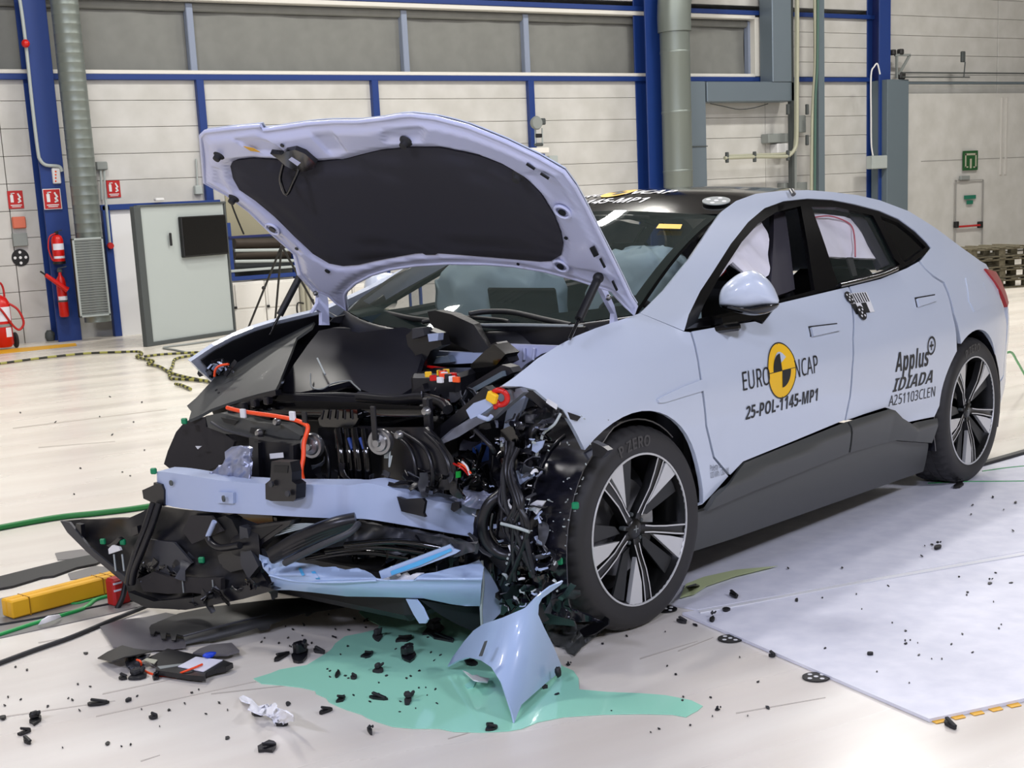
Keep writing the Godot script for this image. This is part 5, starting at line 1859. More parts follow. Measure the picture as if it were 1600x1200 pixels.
func fragments(called: String, n: int, px: Array, x0: float, x1: float, s0: float, s1: float, mats: Array, parent: Node = null) -> void:
	var poly := pp(px)
	var lo := poly[0]
	var hi := poly[0]
	for q in poly:
		lo = lo.min(q)
		hi = hi.max(q)
	var made := 0
	while made < n:
		var q := Vector2(rng.randf_range(lo.x, hi.x), rng.randf_range(lo.y, hi.y))
		if not Geometry2D.is_point_in_polygon(q, poly):
			continue
		made += 1
		var c := cx(q.x, q.y, rng.randf_range(x0, x1))
		put(called, shard(c, rng.randf_range(s0, s1), Basis.from_euler(Vector3(rng.randf() * TAU, rng.randf() * TAU, rng.randf() * TAU))), mats[rng.randi() % mats.size()], parent if parent else car)

func shard(c: Vector3, s: float, b: Basis) -> MB:          # a bent splinter of sheet
	var mb := MB.new()
	var n := rng.randi_range(4, 6)
	var g := []
	var k := rng.randf_range(-3.0, 3.0)
	var wd := rng.randf_range(0.25, 0.6)
	for i in n:
		var u := lerpf(-0.5, 0.5, float(i) / (n - 1))
		var w0 := wd * rng.randf_range(0.3, 1.0)
		var w1 := wd * rng.randf_range(0.3, 1.0)
		var y := k * u * u * 0.4 + rng.randf_range(-0.06, 0.06)
		g.append([c + b * (Vector3(u, y, -w0 / 2) * s), c + b * (Vector3(u, y + rng.randf_range(-0.06, 0.06), 0) * s), c + b * (Vector3(u, y, w1 / 2) * s)])
	mb.grid(g, 0.004)
	return mb


func build_front() -> void:
	var mb := MB.new()
	# --- engine bay behind the torn nose
	mb.box(Vector3(0.12, 0.72, 0), Vector3(0.04, 0.7, 1.5))
	mb.box(Vector3(-0.12, 0.5, -0.66), Vector3(0.5, 0.72, 0.05))
	mb.box(Vector3(-0.06, 0.5, 0.62), Vector3(0.36, 0.6, 0.05))
	mb.box(Vector3(-0.1, 0.3, 0), Vector3(0.6, 0.3, 1.2), 0.03)
	put("engine_bay", mb, M.rubber, car)
	# cowl under the windscreen
	mb = MB.new()
	var g := []
	for i in 5:
		var row := []
		for j in 17:
			var s := lerpf(-1.0, 1.0, j / 16.0)
			var b := ws_pt(Vector2(0.0, s * 0.99))
			row.append(b + Vector3(-0.013 * i - 0.002, -0.004 - 0.006 * i * i, 0))
		g.append(row)
	mb.grid(g, 0.012)
	var cowl := put("cowl", mb, M.plastic, car)
	put("cowl_lip", tb(smooth([cx(742, 508, -0.06), cx(800, 507.5, -0.06), cx(860, 508.5, 0.0), cx(911, 510, 0.08)], 4), 0.006, 8), M.grey, cowl)
	patch("cowl_panel", [[738, 509], [912, 511], [918, 527], [880, 541], [775, 541], [757, 525]], 0.02, 0.02, M.plastic, cowl)
	for q in [[[[733, 491, 0.02], [760, 487, 0.07], [800, 488, 0.08], [850, 499, 0.06], [892, 508, 0.05]], 0.011], [[[660, 503, -0.03], [720, 496, 0.02], [780, 500, 0.0], [795, 503, -0.03]], 0.008], [[[562, 475, 0.34], [590, 485, 0.2], [640, 497, 0.05], [690, 503, -0.03]], 0.011]]:
		wire("wiper", q[0], q[1], M.black)
	patch("cowl_end_cover", [[516, 503], [522, 496], [548, 490], [575, 478], [600, 461], [603, 468], [590, 482], [560, 494], [530, 505]], func(q: Vector2) -> float: return lerpf(0.12, 0.36, (q.x - 516) / 85.0), 0.012, M.plastic)
	# front boot tub
	patch("boot_tub", [[498, 517], [520, 512], [560, 520], [630, 511], [664, 520], [658, 560], [644, 606], [628, 616], [590, 618], [560, 607], [545, 596], [505, 606], [470, 613], [438, 612], [442, 600], [456, 574], [480, 540]], func(q: Vector2) -> float:
		return -0.16 - 0.28 * (q.y - 513) / 100.0 + 0.06 * sin(PI * clampf((q.x - 440) / 220.0, 0, 1)) * sin(PI * clampf((q.y - 510) / 110.0, 0, 1)), 0.02, M.tub, null, 8.0)
	wire("tub_lip", [[436, 614, -0.42], [470, 618, -0.44], [540, 617, -0.44], [600, 622, -0.43], [632, 617, -0.4], [648, 596, -0.32]], 0.010, M.tub)
	wire("seal_lip", [[485, 584, -0.36], [487, 604, -0.42], [503, 608, -0.43], [520, 599, -0.42], [545, 595, -0.41], [552, 600, -0.43], [563, 610, -0.46]], 0.003, M.grey)
	wire("bright_edge", [[496, 560, -0.29], [508, 585, -0.36]], 0.004, M.grey_light)
	patch("front_bar", [[436, 616], [560, 621], [632, 622], [660, 600], [664, 612], [645, 630], [600, 634], [540, 630], [430, 626]], -0.46, 0.03, M.tub)
	# right hand trim sheet, large and matt, bent down
	var ta := Vector3(0.10, 1.10, -0.72)
	var tn := Vector3(-0.82, -0.31, -0.04).cross(Vector3(0, 0.10, 1.0)).normalized()
	var sheet_ := func(q: Vector2) -> Vector3:
		var s := (q.y - 495) / 155.0
		return cpl(q.x, q.y, ta + tn * (0.03 * sin(PI * s)) * signf(tn.y), tn)
	mb = MB.new()
	mb.clipped(pp([[292, 634], [307, 621], [330, 596], [355, 570], [405, 530], [445, 510], [478, 500], [495, 495], [487, 511], [463, 528], [455, 550], [447, 570], [435, 600], [430, 609], [405, 615], [380, 622], [350, 632], [330, 639], [310, 650], [295, 656], [299, 642]]), 10.0, sheet_, -0.012, 0.4)
	var tr := put("trim_sheet", mb, M.cladding, car)
	for q in [[388, 606], [392, 610]]:
		put("rivet", ball(sheet_.call(Vector2(q[0] - 50, q[1] + 4)), 0.006), M.black, tr)
	for q in [[362, 633], [380, 627], [398, 622], [418, 618]]:
		put("clip", bx(sheet_.call(Vector2(q[0], q[1])) + Vector3(0, -0.02, 0), Vector3(0.03, 0.03, 0.03), 0.005), M.plastic, tr)
	patch("trim_edge", [[330, 640], [380, 623], [430, 610], [431, 618], [398, 629], [372, 637], [334, 649]], -0.62, 0.03, M.plastic, tr)
	# right wheel housing front face
	patch("liner_face", [[296, 656], [321, 651], [322, 667], [347, 675], [366, 690], [362, 704], [352, 707], [350, 722], [324, 737], [317, 746], [270, 736], [256, 725], [262, 705], [275, 675], [287, 661]], func(q: Vector2) -> float: return -0.74 + 0.05 * sin((q.x - 256) * 0.02), 0.012, M.plastic_brown)
	patch("torn_label", [[305, 697], [315, 697], [309, 702]], -0.755, 0.002, M.white)
	# right lamp area seen under the right fender tip
	fragments("lamp_fragment", 16, [[310, 575], [345, 560], [362, 575], [330, 592]], -0.5, -0.42, 0.03, 0.08, [M.plastic, M.black_gloss, M.plastic, M.beam_paint])
	wire("orange_wire", [[335, 588, -0.52], [337, 577, -0.52], [345, 571, -0.5], [357, 569, -0.5]], 0.005, M.orange_wire)
	# carrier below the trim sheet
	patch("lamp_carrier", [[321, 650], [345, 645], [372, 652], [400, 660], [440, 664], [470, 681], [466, 693], [440, 690], [415, 686], [380, 679], [352, 678], [325, 668]], -0.70, 0.06, M.cladding)
	for q in [[[345, 652], [372, 657], [366, 664], [350, 660]], [[392, 668], [414, 672], [408, 681], [390, 676]]]:
		patch("carrier_pocket", q, -0.712, 0.004, M.black)
	wire("carrier_edge", [[330, 660, -0.72], [352, 672, -0.72], [382, 680, -0.72], [420, 690, -0.72], [445, 695, -0.72]], 0.006, M.plastic_grey)
	# glossy cross member
	patch("cross_member", [[395, 633], [425, 627], [500, 627], [560, 629], [664, 635], [665, 666], [600, 668], [550, 664], [520, 658], [480, 657], [440, 653], [395, 646]], func(q: Vector2) -> float: return -0.58 - 0.03 * sin(PI * (q.y - 627) / 40.0), 0.06, M.black_gloss)
	patch("vent_grid", [[497, 655], [505, 640], [558, 640], [561, 653], [552, 668], [500, 667]], -0.63, 0.02, M.black_gloss)
	for i in 5:
		wire("grid_bar", [[506 + i * 11, 641, -0.645], [503 + i * 12, 655, -0.645]], 0.004, M.plastic)
	put("clip", bx(cx(669, 647, -0.6), Vector3(0.03, 0.12, 0.03), 0.006), M.plastic, car)
	for q in [[432, 659], [622, 680], [665, 643], [404, 677]]:
		var bo := MB.new()
		bo.lathe([Vector2(0, 0.012), Vector2(0.011, 0.01), Vector2(0.016, 0.0), Vector2(0.016, -0.01)], Transform3D(Basis(Vector3.UP, Vector3.LEFT, Vector3.BACK), cx(q[0], q[1], -0.735)), 12)
		put("bolt", bo, M.steel, car)
	# orange high voltage lead with tape
	wire("orange_cable", [[355, 637, -0.74], [380, 643, -0.75], [430, 650, -0.76], [460, 656, -0.76], [477, 663, -0.77], [481, 670, -0.78], [475, 692, -0.8], [474, 715, -0.82], [471, 735, -0.84], [474, 752, -0.86]], 0.0085, M.orange_wire)
	for q in [[380, 646], [457, 650]]:
		put("tape_flag", bx(cx(q[0], q[1], -0.765), Vector3(0.012, 0.035, 0.03), 0.003), M.white, car)
	# radiator block, module, horns, shroud
	mb = MB.new()
	mb.box(Vector3(-0.42, 0.58, -0.1), Vector3(0.1, 0.5, 1.15), 0.02)
	put("radiator", mb, M.black, car)
	patch("module_box", [[389, 683], [420, 690], [463, 694], [464, 754], [389, 752]], -0.78, 0.12, M.plastic)
	patch("module_rib", [[396, 690], [403, 692], [405, 752], [397, 752]], -0.80, 0.02, M.plastic)
	patch("module_rib", [[452, 695], [458, 696], [459, 752], [452, 752]], -0.80, 0.02, M.plastic)
	patch("white_label", [[421, 709], [442, 707], [443, 715], [422, 717]], -0.795, 0.002, M.white)
	for q in [[486, 697, 19.0], [593, 691, 19.0]]:
		var c := cx(q[0], q[1], -0.75)
		var hb := Basis(Vector3.UP, Vector3(-0.95, 0, 0.3).normalized(), Vector3(-0.95, 0, 0.3).normalized().cross(Vector3.UP) * -1.0)
		mb = MB.new()
		mb.lathe([Vector2(0, 0.03), Vector2(0.012, 0.03), Vector2(0.014, 0.016), Vector2(0.03, 0.012), Vector2(0.034, 0.004), Vector2(0.044, 0.004), Vector2(0.048, -0.006), Vector2(0.046, -0.02), Vector2(0, -0.03)], Transform3D(hb, c), 24)
		var hn := put("horn", mb, M.steel, car)
		put("horn_bracket", bx(c + Vector3(-0.02, 0.07, 0.0), Vector3(0.01, 0.12, 0.025), 0.003), M.plastic, hn)
	patch("shroud", [[497, 668], [540, 664], [600, 668], [664, 668], [690, 690], [708, 715], [716, 745], [712, 765], [640, 768], [560, 756], [497, 752]], func(q: Vector2) -> float: return -0.60 - 0.07 * sin(PI * clampf((q.x - 600) / 118.0, 0, 1)), 0.02, M.plastic, null, 8.0)
	for k in 4:
		var x0 := 530.0 + k * 13.0
		wire("vertical_tube", [[x0, 672, -0.66], [x0 + 3, 700, -0.69], [x0 + 6, 730, -0.70], [x0 + 7, 757, -0.70]], 0.014 if k % 2 else 0.02, M.black_gloss)
	for k in 2:
		wire("blue_seal", [[545 + k * 18, 685, -0.685], [551 + k * 18, 702, -0.70]], 0.007, M.blue)
	for q in [[612, 676, 640, 700, 650, 735, 648, 760], [630, 676, 664, 700, 676, 735, 674, 762], [660, 672, 688, 700, 702, 730, 706, 760], [505, 690, 512, 710, 514, 735, 513, 750]]:
		wire("shroud_rib", [[q[0], q[1], -0.66], [q[2], q[3], -0.68], [q[4], q[5], -0.69], [q[6], q[7], -0.68]], 0.008, M.plastic)
	patch("white_label", [[601, 692], [608, 691], [606, 716], [600, 716]], -0.72, 0.002, M.grey_light)
	wire("thin_wire", [[610, 695, -0.72], [608, 730, -0.73], [612, 712, -0.73]], 0.003, M.grey_light)
	fragments("torn_fragment", 26, [[500, 720], [620, 730], [720, 745], [720, 775], [600, 760], [500, 755]], -0.74, -0.66, 0.04, 0.12, [M.plastic, M.black_gloss, M.plastic, M.plastic_grey])
	# bumper beam
	var bt := [[245, -0.94], [320, -0.975], [420, -0.965], [500, -0.905], [600, -0.78], [700, -0.6], [757, -0.48]]
	var bx_ := func(px: float) -> float: return tab(px, bt) - 0.014 * exp(-pow((px - 550.0) / 14.0, 2.0))
	var top_ := [[245, 737], [270, 739], [320, 747], [356, 752], [420, 756], [500, 757], [530, 757], [548, 758], [575, 755], [605, 762], [640, 772], [690, 785], [756, 793]]
	var low_ := [[246, 784], [270, 792], [320, 799], [356, 801.5], [420, 805], [500, 809], [530, 809.5], [548, 810], [575, 811.5], [605, 816], [640, 822], [690, 831], [749, 841]]
	var g1 := []
	var fa := []
	var fb := []
	var fc := []
	var fd := []
	for i in top_.size():
		fa.append(cx(top_[i][0], top_[i][1], bx_.call(top_[i][0])))
		fb.append(cx(low_[i][0], low_[i][1], bx_.call(low_[i][0])))
		fc.append(fa[i] + Vector3(0.085, 0.004, 0))
		fd.append(fb[i] + Vector3(0.085, -0.004, 0))
	fa = smooth(fa, 3); fb = smooth(fb, 3); fc = smooth(fc, 3); fd = smooth(fd, 3)
	mb = MB.new()
	mb.grid([fc, fa], 0.004)
	mb.grid([fa, fb], 0.004)
	mb.grid([fb, fd], 0.004)
	var bm := put("bumper_beam", mb, M.beam_paint, car)
	patch("end_bracket", [[240, 754], [252, 757], [256, 766], [256, 791], [240, 785]], -0.955, 0.03, M.plastic, bm)
	patch("end_block", [[222, 766], [240, 758], [241, 787], [224, 779]], -0.93, 0.05, M.plastic, bm)
	patch("nut_plate", [[340, 769], [364, 770], [364, 787], [339, 786]], -0.985, 0.012, M.beam_paint, bm)
	put("hole", disc(cx(350.5, 779, -1.0), 0.012, Vector3.UP, Vector3(0.3, 0, -0.95).normalized() * -1.0, 0.006, 16), M.grey_dark, bm)
	put("hole", disc(cx(268, 754.5, -0.964), 0.011, Vector3.UP, Vector3.BACK, 0.004, 16), M.grey_dark, bm)
	var bk := patch("beam_bracket", [[424, 721], [453, 722], [456, 738], [456, 752], [463, 757], [462, 780], [458, 783.5], [424, 783], [415, 780], [414.5, 756], [422, 750]], -1.0, 0.045, M.plastic, bm)
	patch("bracket_window", [[428, 727], [450, 728], [449, 739], [428, 738]], -1.002, 0.002, M.black, bk)
	for q in [[425, 756], [451, 771]]:
		put("bolt", disc(cx(q[0], q[1], -1.008), 0.011, Vector3.UP, Vector3.BACK, 0.008, 12), M.plastic_grey, bk)
	patch("torn_pad", [[620, 776], [632, 780], [660, 779], [664, 784], [661, 802], [664, 808], [627, 799]], -0.745, 0.012, M.plastic, bm)
	patch("torn_pad", [[706, 786], [717, 784], [718, 794], [709, 800], [704, 796]], -0.60, 0.012, M.plastic, bm)
	put("crash_can", crumple_mb([[322, 748], [329, 738], [345, 728], [352, 720], [351, 706], [362, 698], [376, 696], [391, 701], [390, 751], [345, 751]], crumpled(-0.90, 0.035, 4, 0.06), 0.012), M.alu_crush, car)
	put("crash_can", crumple_mb([[700, 778], [725, 768], [770, 772], [772, 786], [758, 797], [730, 792]], crumpled(-0.57, 0.03, 6, 0.06), 0.012), M.alu_crush, car)
	# --- right of the bay as seen from the driver's side: seal, brackets, fuse box
	patch("foam_seal", [[668, 487], [680, 485], [705, 491], [740, 507], [765, 545], [757, 554], [742, 552], [715, 540], [690, 526], [672, 506]], func(q: Vector2) -> float: return -0.12 - 0.04 * sin((q.x - 668) * 0.03), 0.05, M.black)
	patch("bay_floor", [[665, 566], [672, 548], [755, 552], [765, 566], [690, 570]], -0.16, 0.02, M.beam_paint)
	patch("metal_tube", [[636, 562], [700, 556], [704, 566], [640, 572]], -0.2, 0.03, M.galv_blue)
	wire("red_cable", [[621, 567, -0.22], [655, 571, -0.24], [700, 577, -0.25], [738, 579, -0.24]], 0.006, M.red)
	patch("bracket_arm", [[634, 524], [646, 514], [664, 514], [686, 521], [690, 540], [673, 548], [662, 570], [656, 602], [640, 606], [646, 570], [648, 553], [637, 540]], -0.27, 0.05, M.plastic)
	patch("bracket_cap", [[644, 513], [660, 512], [664, 524], [644, 530]], -0.3, 0.05, M.plastic_grey)
	patch("bracket_cap", [[668, 522], [685, 521], [684, 532], [670, 534]], -0.3, 0.03, M.beam_paint)
	put("fuse_box", bx(cx(697, 604, -0.33), Vector3(0.2, 0.12, 0.2), 0.015, Basis(Vector3.UP, 0.3)), M.plastic, car)
	for i in 14:
		var q := Vector2(rng.randf_range(668, 716), rng.randf_range(580, 594))
		put("fuse", bx(cy(q.x, q.y, cx(697, 604, -0.33).y + 0.065), Vector3(0.015, 0.02, 0.024), 0.002, Basis(Vector3.UP, rng.randf())), [M.red, M.yellow_bright, M.white, M.orange_wire, M.black][i % 5], car)
	put("fuse", bx(cy(713, 593, cx(697, 604, -0.33).y + 0.065), Vector3(0.012, 0.02, 0.03), 0.002), M.orange, car)
	patch("reservoir", [[735, 570], [760, 546], [772, 538], [790, 553], [776, 570], [750, 596], [738, 590]], -0.25, 0.08, M.black_gloss)
	patch("reservoir", [[762, 540], [775, 535], [787, 545], [795, 565], [786, 570], [770, 552]], -0.22, 0.06, M.plastic)
	patch("relay_tray", [[728, 604], [784, 570], [797, 574], [802, 582], [742, 613], [734, 611]], -0.38, 0.05, M.tub)
	patch("relay_tray_face", [[733, 609], [784, 580], [786, 588], [738, 614]], -0.40, 0.02, M.slate)
	patch("inner_wing", [[776, 537], [884, 541], [846, 553], [820, 570], [804, 588], [796, 566], [786, 548]], -0.07, 0.02, M.paint_inner)
	for k in 3:
		wire("wing_ridge", [[803 + k * 16, 544, -0.08], [805 + k * 14, 562, -0.08]], 0.006, M.paint_inner)
	fragments("torn_fragment", 30, [[640, 615], [740, 615], [790, 600], [700, 650], [660, 640]], -0.5, -0.38, 0.03, 0.1, [M.plastic, M.tub, M.black_gloss, M.plastic_grey])
	wire("black_hose", [[560, 620, -0.5], [620, 625, -0.5], [660, 622, -0.52], [690, 630, -0.54], [700, 640, -0.56]], 0.02, M.plastic)
	# headlamp shell, torn loose
	patch("lamp_bar", [[674, 676], [700, 655], [735, 625], [757, 604], [768, 612], [740, 643], [705, 672], [686, 691]], -0.55, 0.04, M.plastic)
	var lampb := patch("headlamp_shell", [[688, 690], [712, 668], [742, 648], [765, 625], [790, 610], [812, 606], [818, 613], [795, 632], [770, 655], [748, 663], [716, 683], [693, 693]], func(q: Vector2) -> float: return -0.60 + 0.08 * sin((q.x - 688) * 0.024), 0.02, M.lamp_grey)
	patch("lamp_module", [[728, 641], [740, 630], [762, 622], [770, 634], [752, 647], [735, 655]], -0.63, 0.03, M.beam_paint, lampb)
	wire("lamp_tab", [[748, 650, -0.64], [762, 655, -0.64], [768, 650, -0.64]], 0.008, M.beam_paint, lampb)
	put("red_clip", ringm(cx(781, 621, -0.62), 0.026, 0.010, Vector3(0.1, 0.75, 0.65).normalized(), Vector3(-0.3, 0.5, -0.6).normalized()), M.red, lampb)
	wire("red_clip_tail", [[776, 627, -0.62], [774, 637, -0.62], [778, 628, -0.62], [765, 622, -0.62]], 0.008, M.red, lampb)
	put("amber_block", bx(cx(769, 621, -0.64), Vector3(0.02, 0.035, 0.04), 0.004, Basis(Vector3.RIGHT, 0.4)), M.yellow_bright, lampb)
	var rail_ := patch("fender_rail", [[792, 605], [822, 603], [836, 611], [856, 627], [882, 642], [908, 651], [902, 658], [872, 650], [848, 640], [828, 622], [806, 613]], func(q: Vector2) -> float: return lerpf(-0.6, -0.36, (q.x - 792) / 115.0), 0.03, M.plastic)
	patch("white_label", [[855, 623], [871, 633], [869, 640], [853, 629]], -0.50, 0.003, M.white, rail_)
	patch("inner_panel", [[800, 612], [822, 618], [815, 640], [802, 660], [798, 690], [792, 720], [782, 700], [790, 650]], -0.45, 0.02, M.beam_paint)
	patch("shock_tower", [[806, 700], [826, 690], [835, 735], [832, 760], [814, 765], [804, 740]], -0.42, 0.05, M.alu_crush)
	# left wheel arch liner, glossy, standing free
	g = []
	for i in 25:
		var a := deg_to_rad(lerpf(48, 214, i / 24.0))
		var row := []
		for j in 8:
			var s := j / 7.0
			var r := lerpf(0.418, 0.455, smoothstep(0.38, 0.55, i / 24.0)) + 0.018 * sin(i * 0.9 + j) * (1.0 - s) + 0.03 * (1.0 - s) * smoothstep(0.4, 0.9, i / 24.0)
			row.append(Vector3(-0.055 + r * cos(a), 0.375 + r * sin(a), lerpf(0.56, 0.955 + 0.05 * smoothstep(0.30, 0.5, i / 24.0) - 0.03 * smoothstep(0.8, 1.0, i / 24.0), s)))
		g.append(row)
	mb = MB.new()
	mb.grid(g, 0.005)
	mb.box(Vector3(-0.06, 0.55, 0.56), Vector3(0.8, 0.5, 0.012))
	var ln := put("wheel_arch_liner", mb, M.liner, car)
	for q in [[10, 22, 4.0], [12, 24, 2.0]]:
		var p := []
		for i in range(q[0], q[1]):
			p.append((g[i][int(q[2])] as Vector3).lerp(g[i][int(q[2]) + 1], 0.2) + Vector3(-0.004, 0.003, 0))
		put("liner_ridge", tb(p, 0.006, 8), M.liner, ln)
	put("liner_ridge", tb([g[11][2], g[11][3], g[11][4]], 0.006, 8), M.liner, ln)
	for q in [[899, 790, -0.51], [874, 877, -0.52], [288, 658, -0.78], [240, 736, -0.95], [238, 821, -0.97], [161, 846, -0.97], [192, 847, -0.97], [315, 875, -0.97]]:
		put("green_clip", bx(cx(q[0], q[1], q[2]), Vector3(0.016, 0.024, 0.024), 0.004, Basis(Vector3.UP, 0.5)), M.green_clip, car)
	patch("liner_hook", [[925, 690], [942, 698], [950, 704], [940, 716], [926, 712]], -0.38, 0.03, M.plastic)
	# --- torn left corner: looms, plates and splinters
	patch("torn_arch", [[816, 642], [850, 632], [876, 645], [862, 668], [848, 680], [842, 706], [834, 730], [815, 735], [800, 718], [802, 690], [810, 665]], crumpled(-0.46, 0.08, 9, 0.05), 0.012, M.plastic)
	wire("torn_edge", [[876, 646, -0.48], [866, 663, -0.5], [850, 676, -0.5], [845, 690, -0.5], [838, 712, -0.5]], 0.005, M.grey_light)
	patch("black_column", [[782, 672], [800, 664], [812, 690], [806, 740], [792, 748], [782, 720]], -0.52, 0.05, M.black_gloss)
	patch("torn_plate", [[832, 692], [850, 688], [846, 700], [838, 708], [831, 704]], -0.52, 0.006, M.beam_paint)
	patch("torn_plate", [[806, 736], [832, 730], [834, 744], [820, 752], [812, 758]], -0.53, 0.006, M.beam_paint)
	patch("torn_plate", [[828, 788], [838, 782], [852, 783], [846, 792], [838, 804], [830, 796]], -0.55, 0.006, M.white)
	patch("beam_end", [[766, 816], [790, 811], [800, 822], [798, 846], [782, 850], [770, 836]], -0.47, 0.01, M.beam_paint)
	patch("black_pump", [[700, 722], [716, 712], [742, 720], [745, 752], [724, 762], [704, 754]], crumpled(-0.57, 0.05, 12, 0.05), 0.04, M.black_gloss)
	patch("green_tag", [[712, 737], [719, 736], [719, 746], [712, 747]], -0.62, 0.004, M.get("tag_green"))
	patch("blue_gloss_block", [[738, 700], [752, 692], [752, 722], [740, 726]], -0.54, 0.04, M.get("blue_gloss"))
	for q in [[[[700, 720, -0.6], [712, 726, -0.62], [724, 733, -0.62], [732, 742, -0.6]], M.red], [[[716, 724, -0.6], [726, 729, -0.62], [736, 740, -0.62]], M.orange_wire], [[[722, 722, -0.6], [730, 730, -0.62], [734, 742, -0.62]], M.white]]:
		wire("coloured_wire", q[0], 0.004, q[1])
	wire("hose_loop", [[802, 740, -0.52], [786, 768, -0.56], [764, 788, -0.60], [754, 815, -0.61], [758, 842, -0.60], [776, 862, -0.58], [804, 868, -0.56], [826, 852, -0.55]], 0.021, M.plastic)
	wire("hose_loop", [[770, 800, -0.58], [766, 830, -0.58], [784, 852, -0.56], [812, 848, -0.55]], 0.012, M.black_gloss)
	for k in 9:
		var x0 := 786.0 + rng.randf_range(-6, 18)
		wire("wiring_loom", [[x0 + 6, 688 + rng.randf() * 20, -0.54], [x0 + rng.randf_range(-8, 8), 738, -0.57], [x0 + rng.randf_range(-6, 22), 785, -0.6], [x0 + rng.randf_range(-10, 34), 830, -0.6], [x0 + rng.randf_range(-14, 46), 880 + rng.randf() * 40, -0.58]], rng.randf_range(0.005, 0.012), [M.plastic, M.tub, M.rubber][k % 3])
	wire("chrome_rod", [[783, 818, -0.62], [806, 824, -0.62], [827, 831, -0.62]], 0.006, M.grey_light)
	wire("bent_rod", [[742, 672, -0.62], [765, 695, -0.62], [772, 706, -0.6]], 0.008, M.plastic)
	var dark := [M.plastic, M.black_gloss, M.plastic, M.tub, M.liner, M.plastic_grey]
	fragments("torn_fragment", 80, [[690, 690], [790, 650], [860, 650], [848, 760], [868, 900], [880, 950], [790, 950], [760, 870], [765, 790], [700, 780]], -0.57, -0.46, 0.04, 0.12, dark)
	fragments("light_splinter", 46, [[770, 660], [860, 650], [850, 760], [872, 900], [880, 945], [800, 930], [770, 850], [720, 780]], -0.62, -0.52, 0.012, 0.045, [M.beam_paint, M.white, M.alu_crush, M.grey_light])
	fragments("torn_fragment", 20, [[780, 880], [870, 880], [890, 960], [930, 975], [800, 965]], -0.48, -0.36, 0.05, 0.12, dark)
	patch("hanging_liner", [[838, 880], [860, 850], [872, 900], [880, 945], [900, 955], [940, 970], [905, 972], [862, 960], [846, 930]], crumpled(-0.46, 0.07, 15, 0.04), 0.008, M.liner)
	patch("torn_liner_back", [[752, 858], [800, 850], [868, 846], [880, 900], [890, 952], [850, 968], [795, 968], [770, 930]], crumpled(-0.42, 0.10, 31, 0.035), 0.01, M.plastic, null, 9.0)
	fragments("dust_chip", 30, [[852, 655], [960, 645], [930, 690], [906, 760], [888, 880], [862, 880], [850, 760]], -0.53, -0.515, 0.004, 0.009, [M.grey, M.grey_light])
	fragments("torn_fragment", 34, [[760, 865], [868, 850], [884, 945], [790, 960]], -0.56, -0.5, 0.05, 0.13, dark)
	fragments("light_splinter", 18, [[770, 870], [868, 860], [880, 940], [800, 950]], -0.6, -0.56, 0.01, 0.03, [M.beam_paint, M.white, M.grey_light])
	# --- lower part: torn bumper skin seen from inside on the right, grille parts, painted strip
	var skin := patch("bumper_skin", [[94, 814], [130, 811], [162, 812], [200, 810], [220, 801], [240, 790], [292, 797], [367, 805], [402, 818], [405, 850], [408, 895], [425, 922], [387, 921], [345, 933], [300, 948], [280, 953], [220, 946], [202, 932], [196, 912], [190, 907], [135, 860], [105, 831]], func(q: Vector2) -> float:
		return -0.93 - 0.05 * (q.y - 800) / 150.0 + 0.03 * sin(q.x * 0.045) * sin(q.y * 0.06 + 1.0), 0.012, M.plastic, null, 8.0)
	patch("skin_rim", [[94, 814], [108, 816], [140, 856], [200, 905], [196, 913], [135, 862], [105, 832]], -0.99, 0.01, M.plastic_grey, skin)
	patch("skin_pad", [[216, 905], [240, 893], [262, 902], [345, 904], [345, 932], [300, 926], [262, 928], [224, 924]], -1.0, 0.02, M.plastic_brown, skin)
	for q in [[285, 926], [332, 928]]:
		wire("pad_seam", [[q[0], 906, -1.005], [q[0] + 2, q[1], -1.005]], 0.003, M.grey, skin)
	patch("skin_panel", [[296, 806], [330, 806], [348, 830], [300, 850], [285, 830]], -0.975, 0.01, M.plastic_brown, skin)
	patch("skin_panel", [[230, 842], [272, 848], [300, 880], [262, 900], [225, 880]], -0.98, 0.01, M.plastic_grey, skin)
	for q in [[[166, 852], [172, 850], [184, 840], [188, 843], [176, 858]], [[118, 818], [126, 820], [128, 846], [118, 842]], [[204, 826], [214, 822], [216, 834], [206, 838]]]:
		patch("skin_block", q, -0.985, 0.02, M.plastic, skin)
	patch("white_flap", [[169, 858], [175, 852], [186, 855], [188, 860], [170, 866]], -1.0, 0.01, M.white, skin)
	for q in [178, 191]:
		wire("flap_rod", [[q, 866, -0.995], [q + 3, 892, -0.995]], 0.004, M.grey_light, skin)
	for q in [0, 9]:
		wire("black_loom", [[240 + q, 786, -0.97], [228 + q, 822, -1.0], [214 + q, 858, -1.02], [204 + q * 0.7, 890, -1.03], [200 + q * 0.7, 912, -1.03]], 0.014, M.plastic, skin)
	for q in [[215, 876], [224, 879]]:
		put("bolt", ball(cx(q[0], q[1], -1.0), 0.008), M.steel, skin)
	fragments("torn_fragment", 16, [[215, 900], [300, 905], [290, 880], [230, 880]], -1.0, -0.96, 0.04, 0.1, [M.plastic, M.plastic_grey, M.black_gloss])
	patch("lower_lip", [[200, 925], [240, 940], [300, 934], [345, 922], [400, 912], [430, 922], [380, 936], [330, 946], [290, 953], [230, 950], [204, 938]], -1.02, 0.03, M.plastic, skin)
	fragments("torn_fragment", 18, [[290, 935], [420, 905], [425, 922], [300, 950]], -1.04, -0.98, 0.03, 0.1, [M.black_gloss, M.plastic, M.plastic])
	# lamp and ducts hanging below the beam
	patch("fog_lamp_pod", [[322, 835], [330, 812], [352, 806], [362, 812], [372, 832], [368, 850], [346, 855], [330, 850]], -0.96, 0.05, M.black)
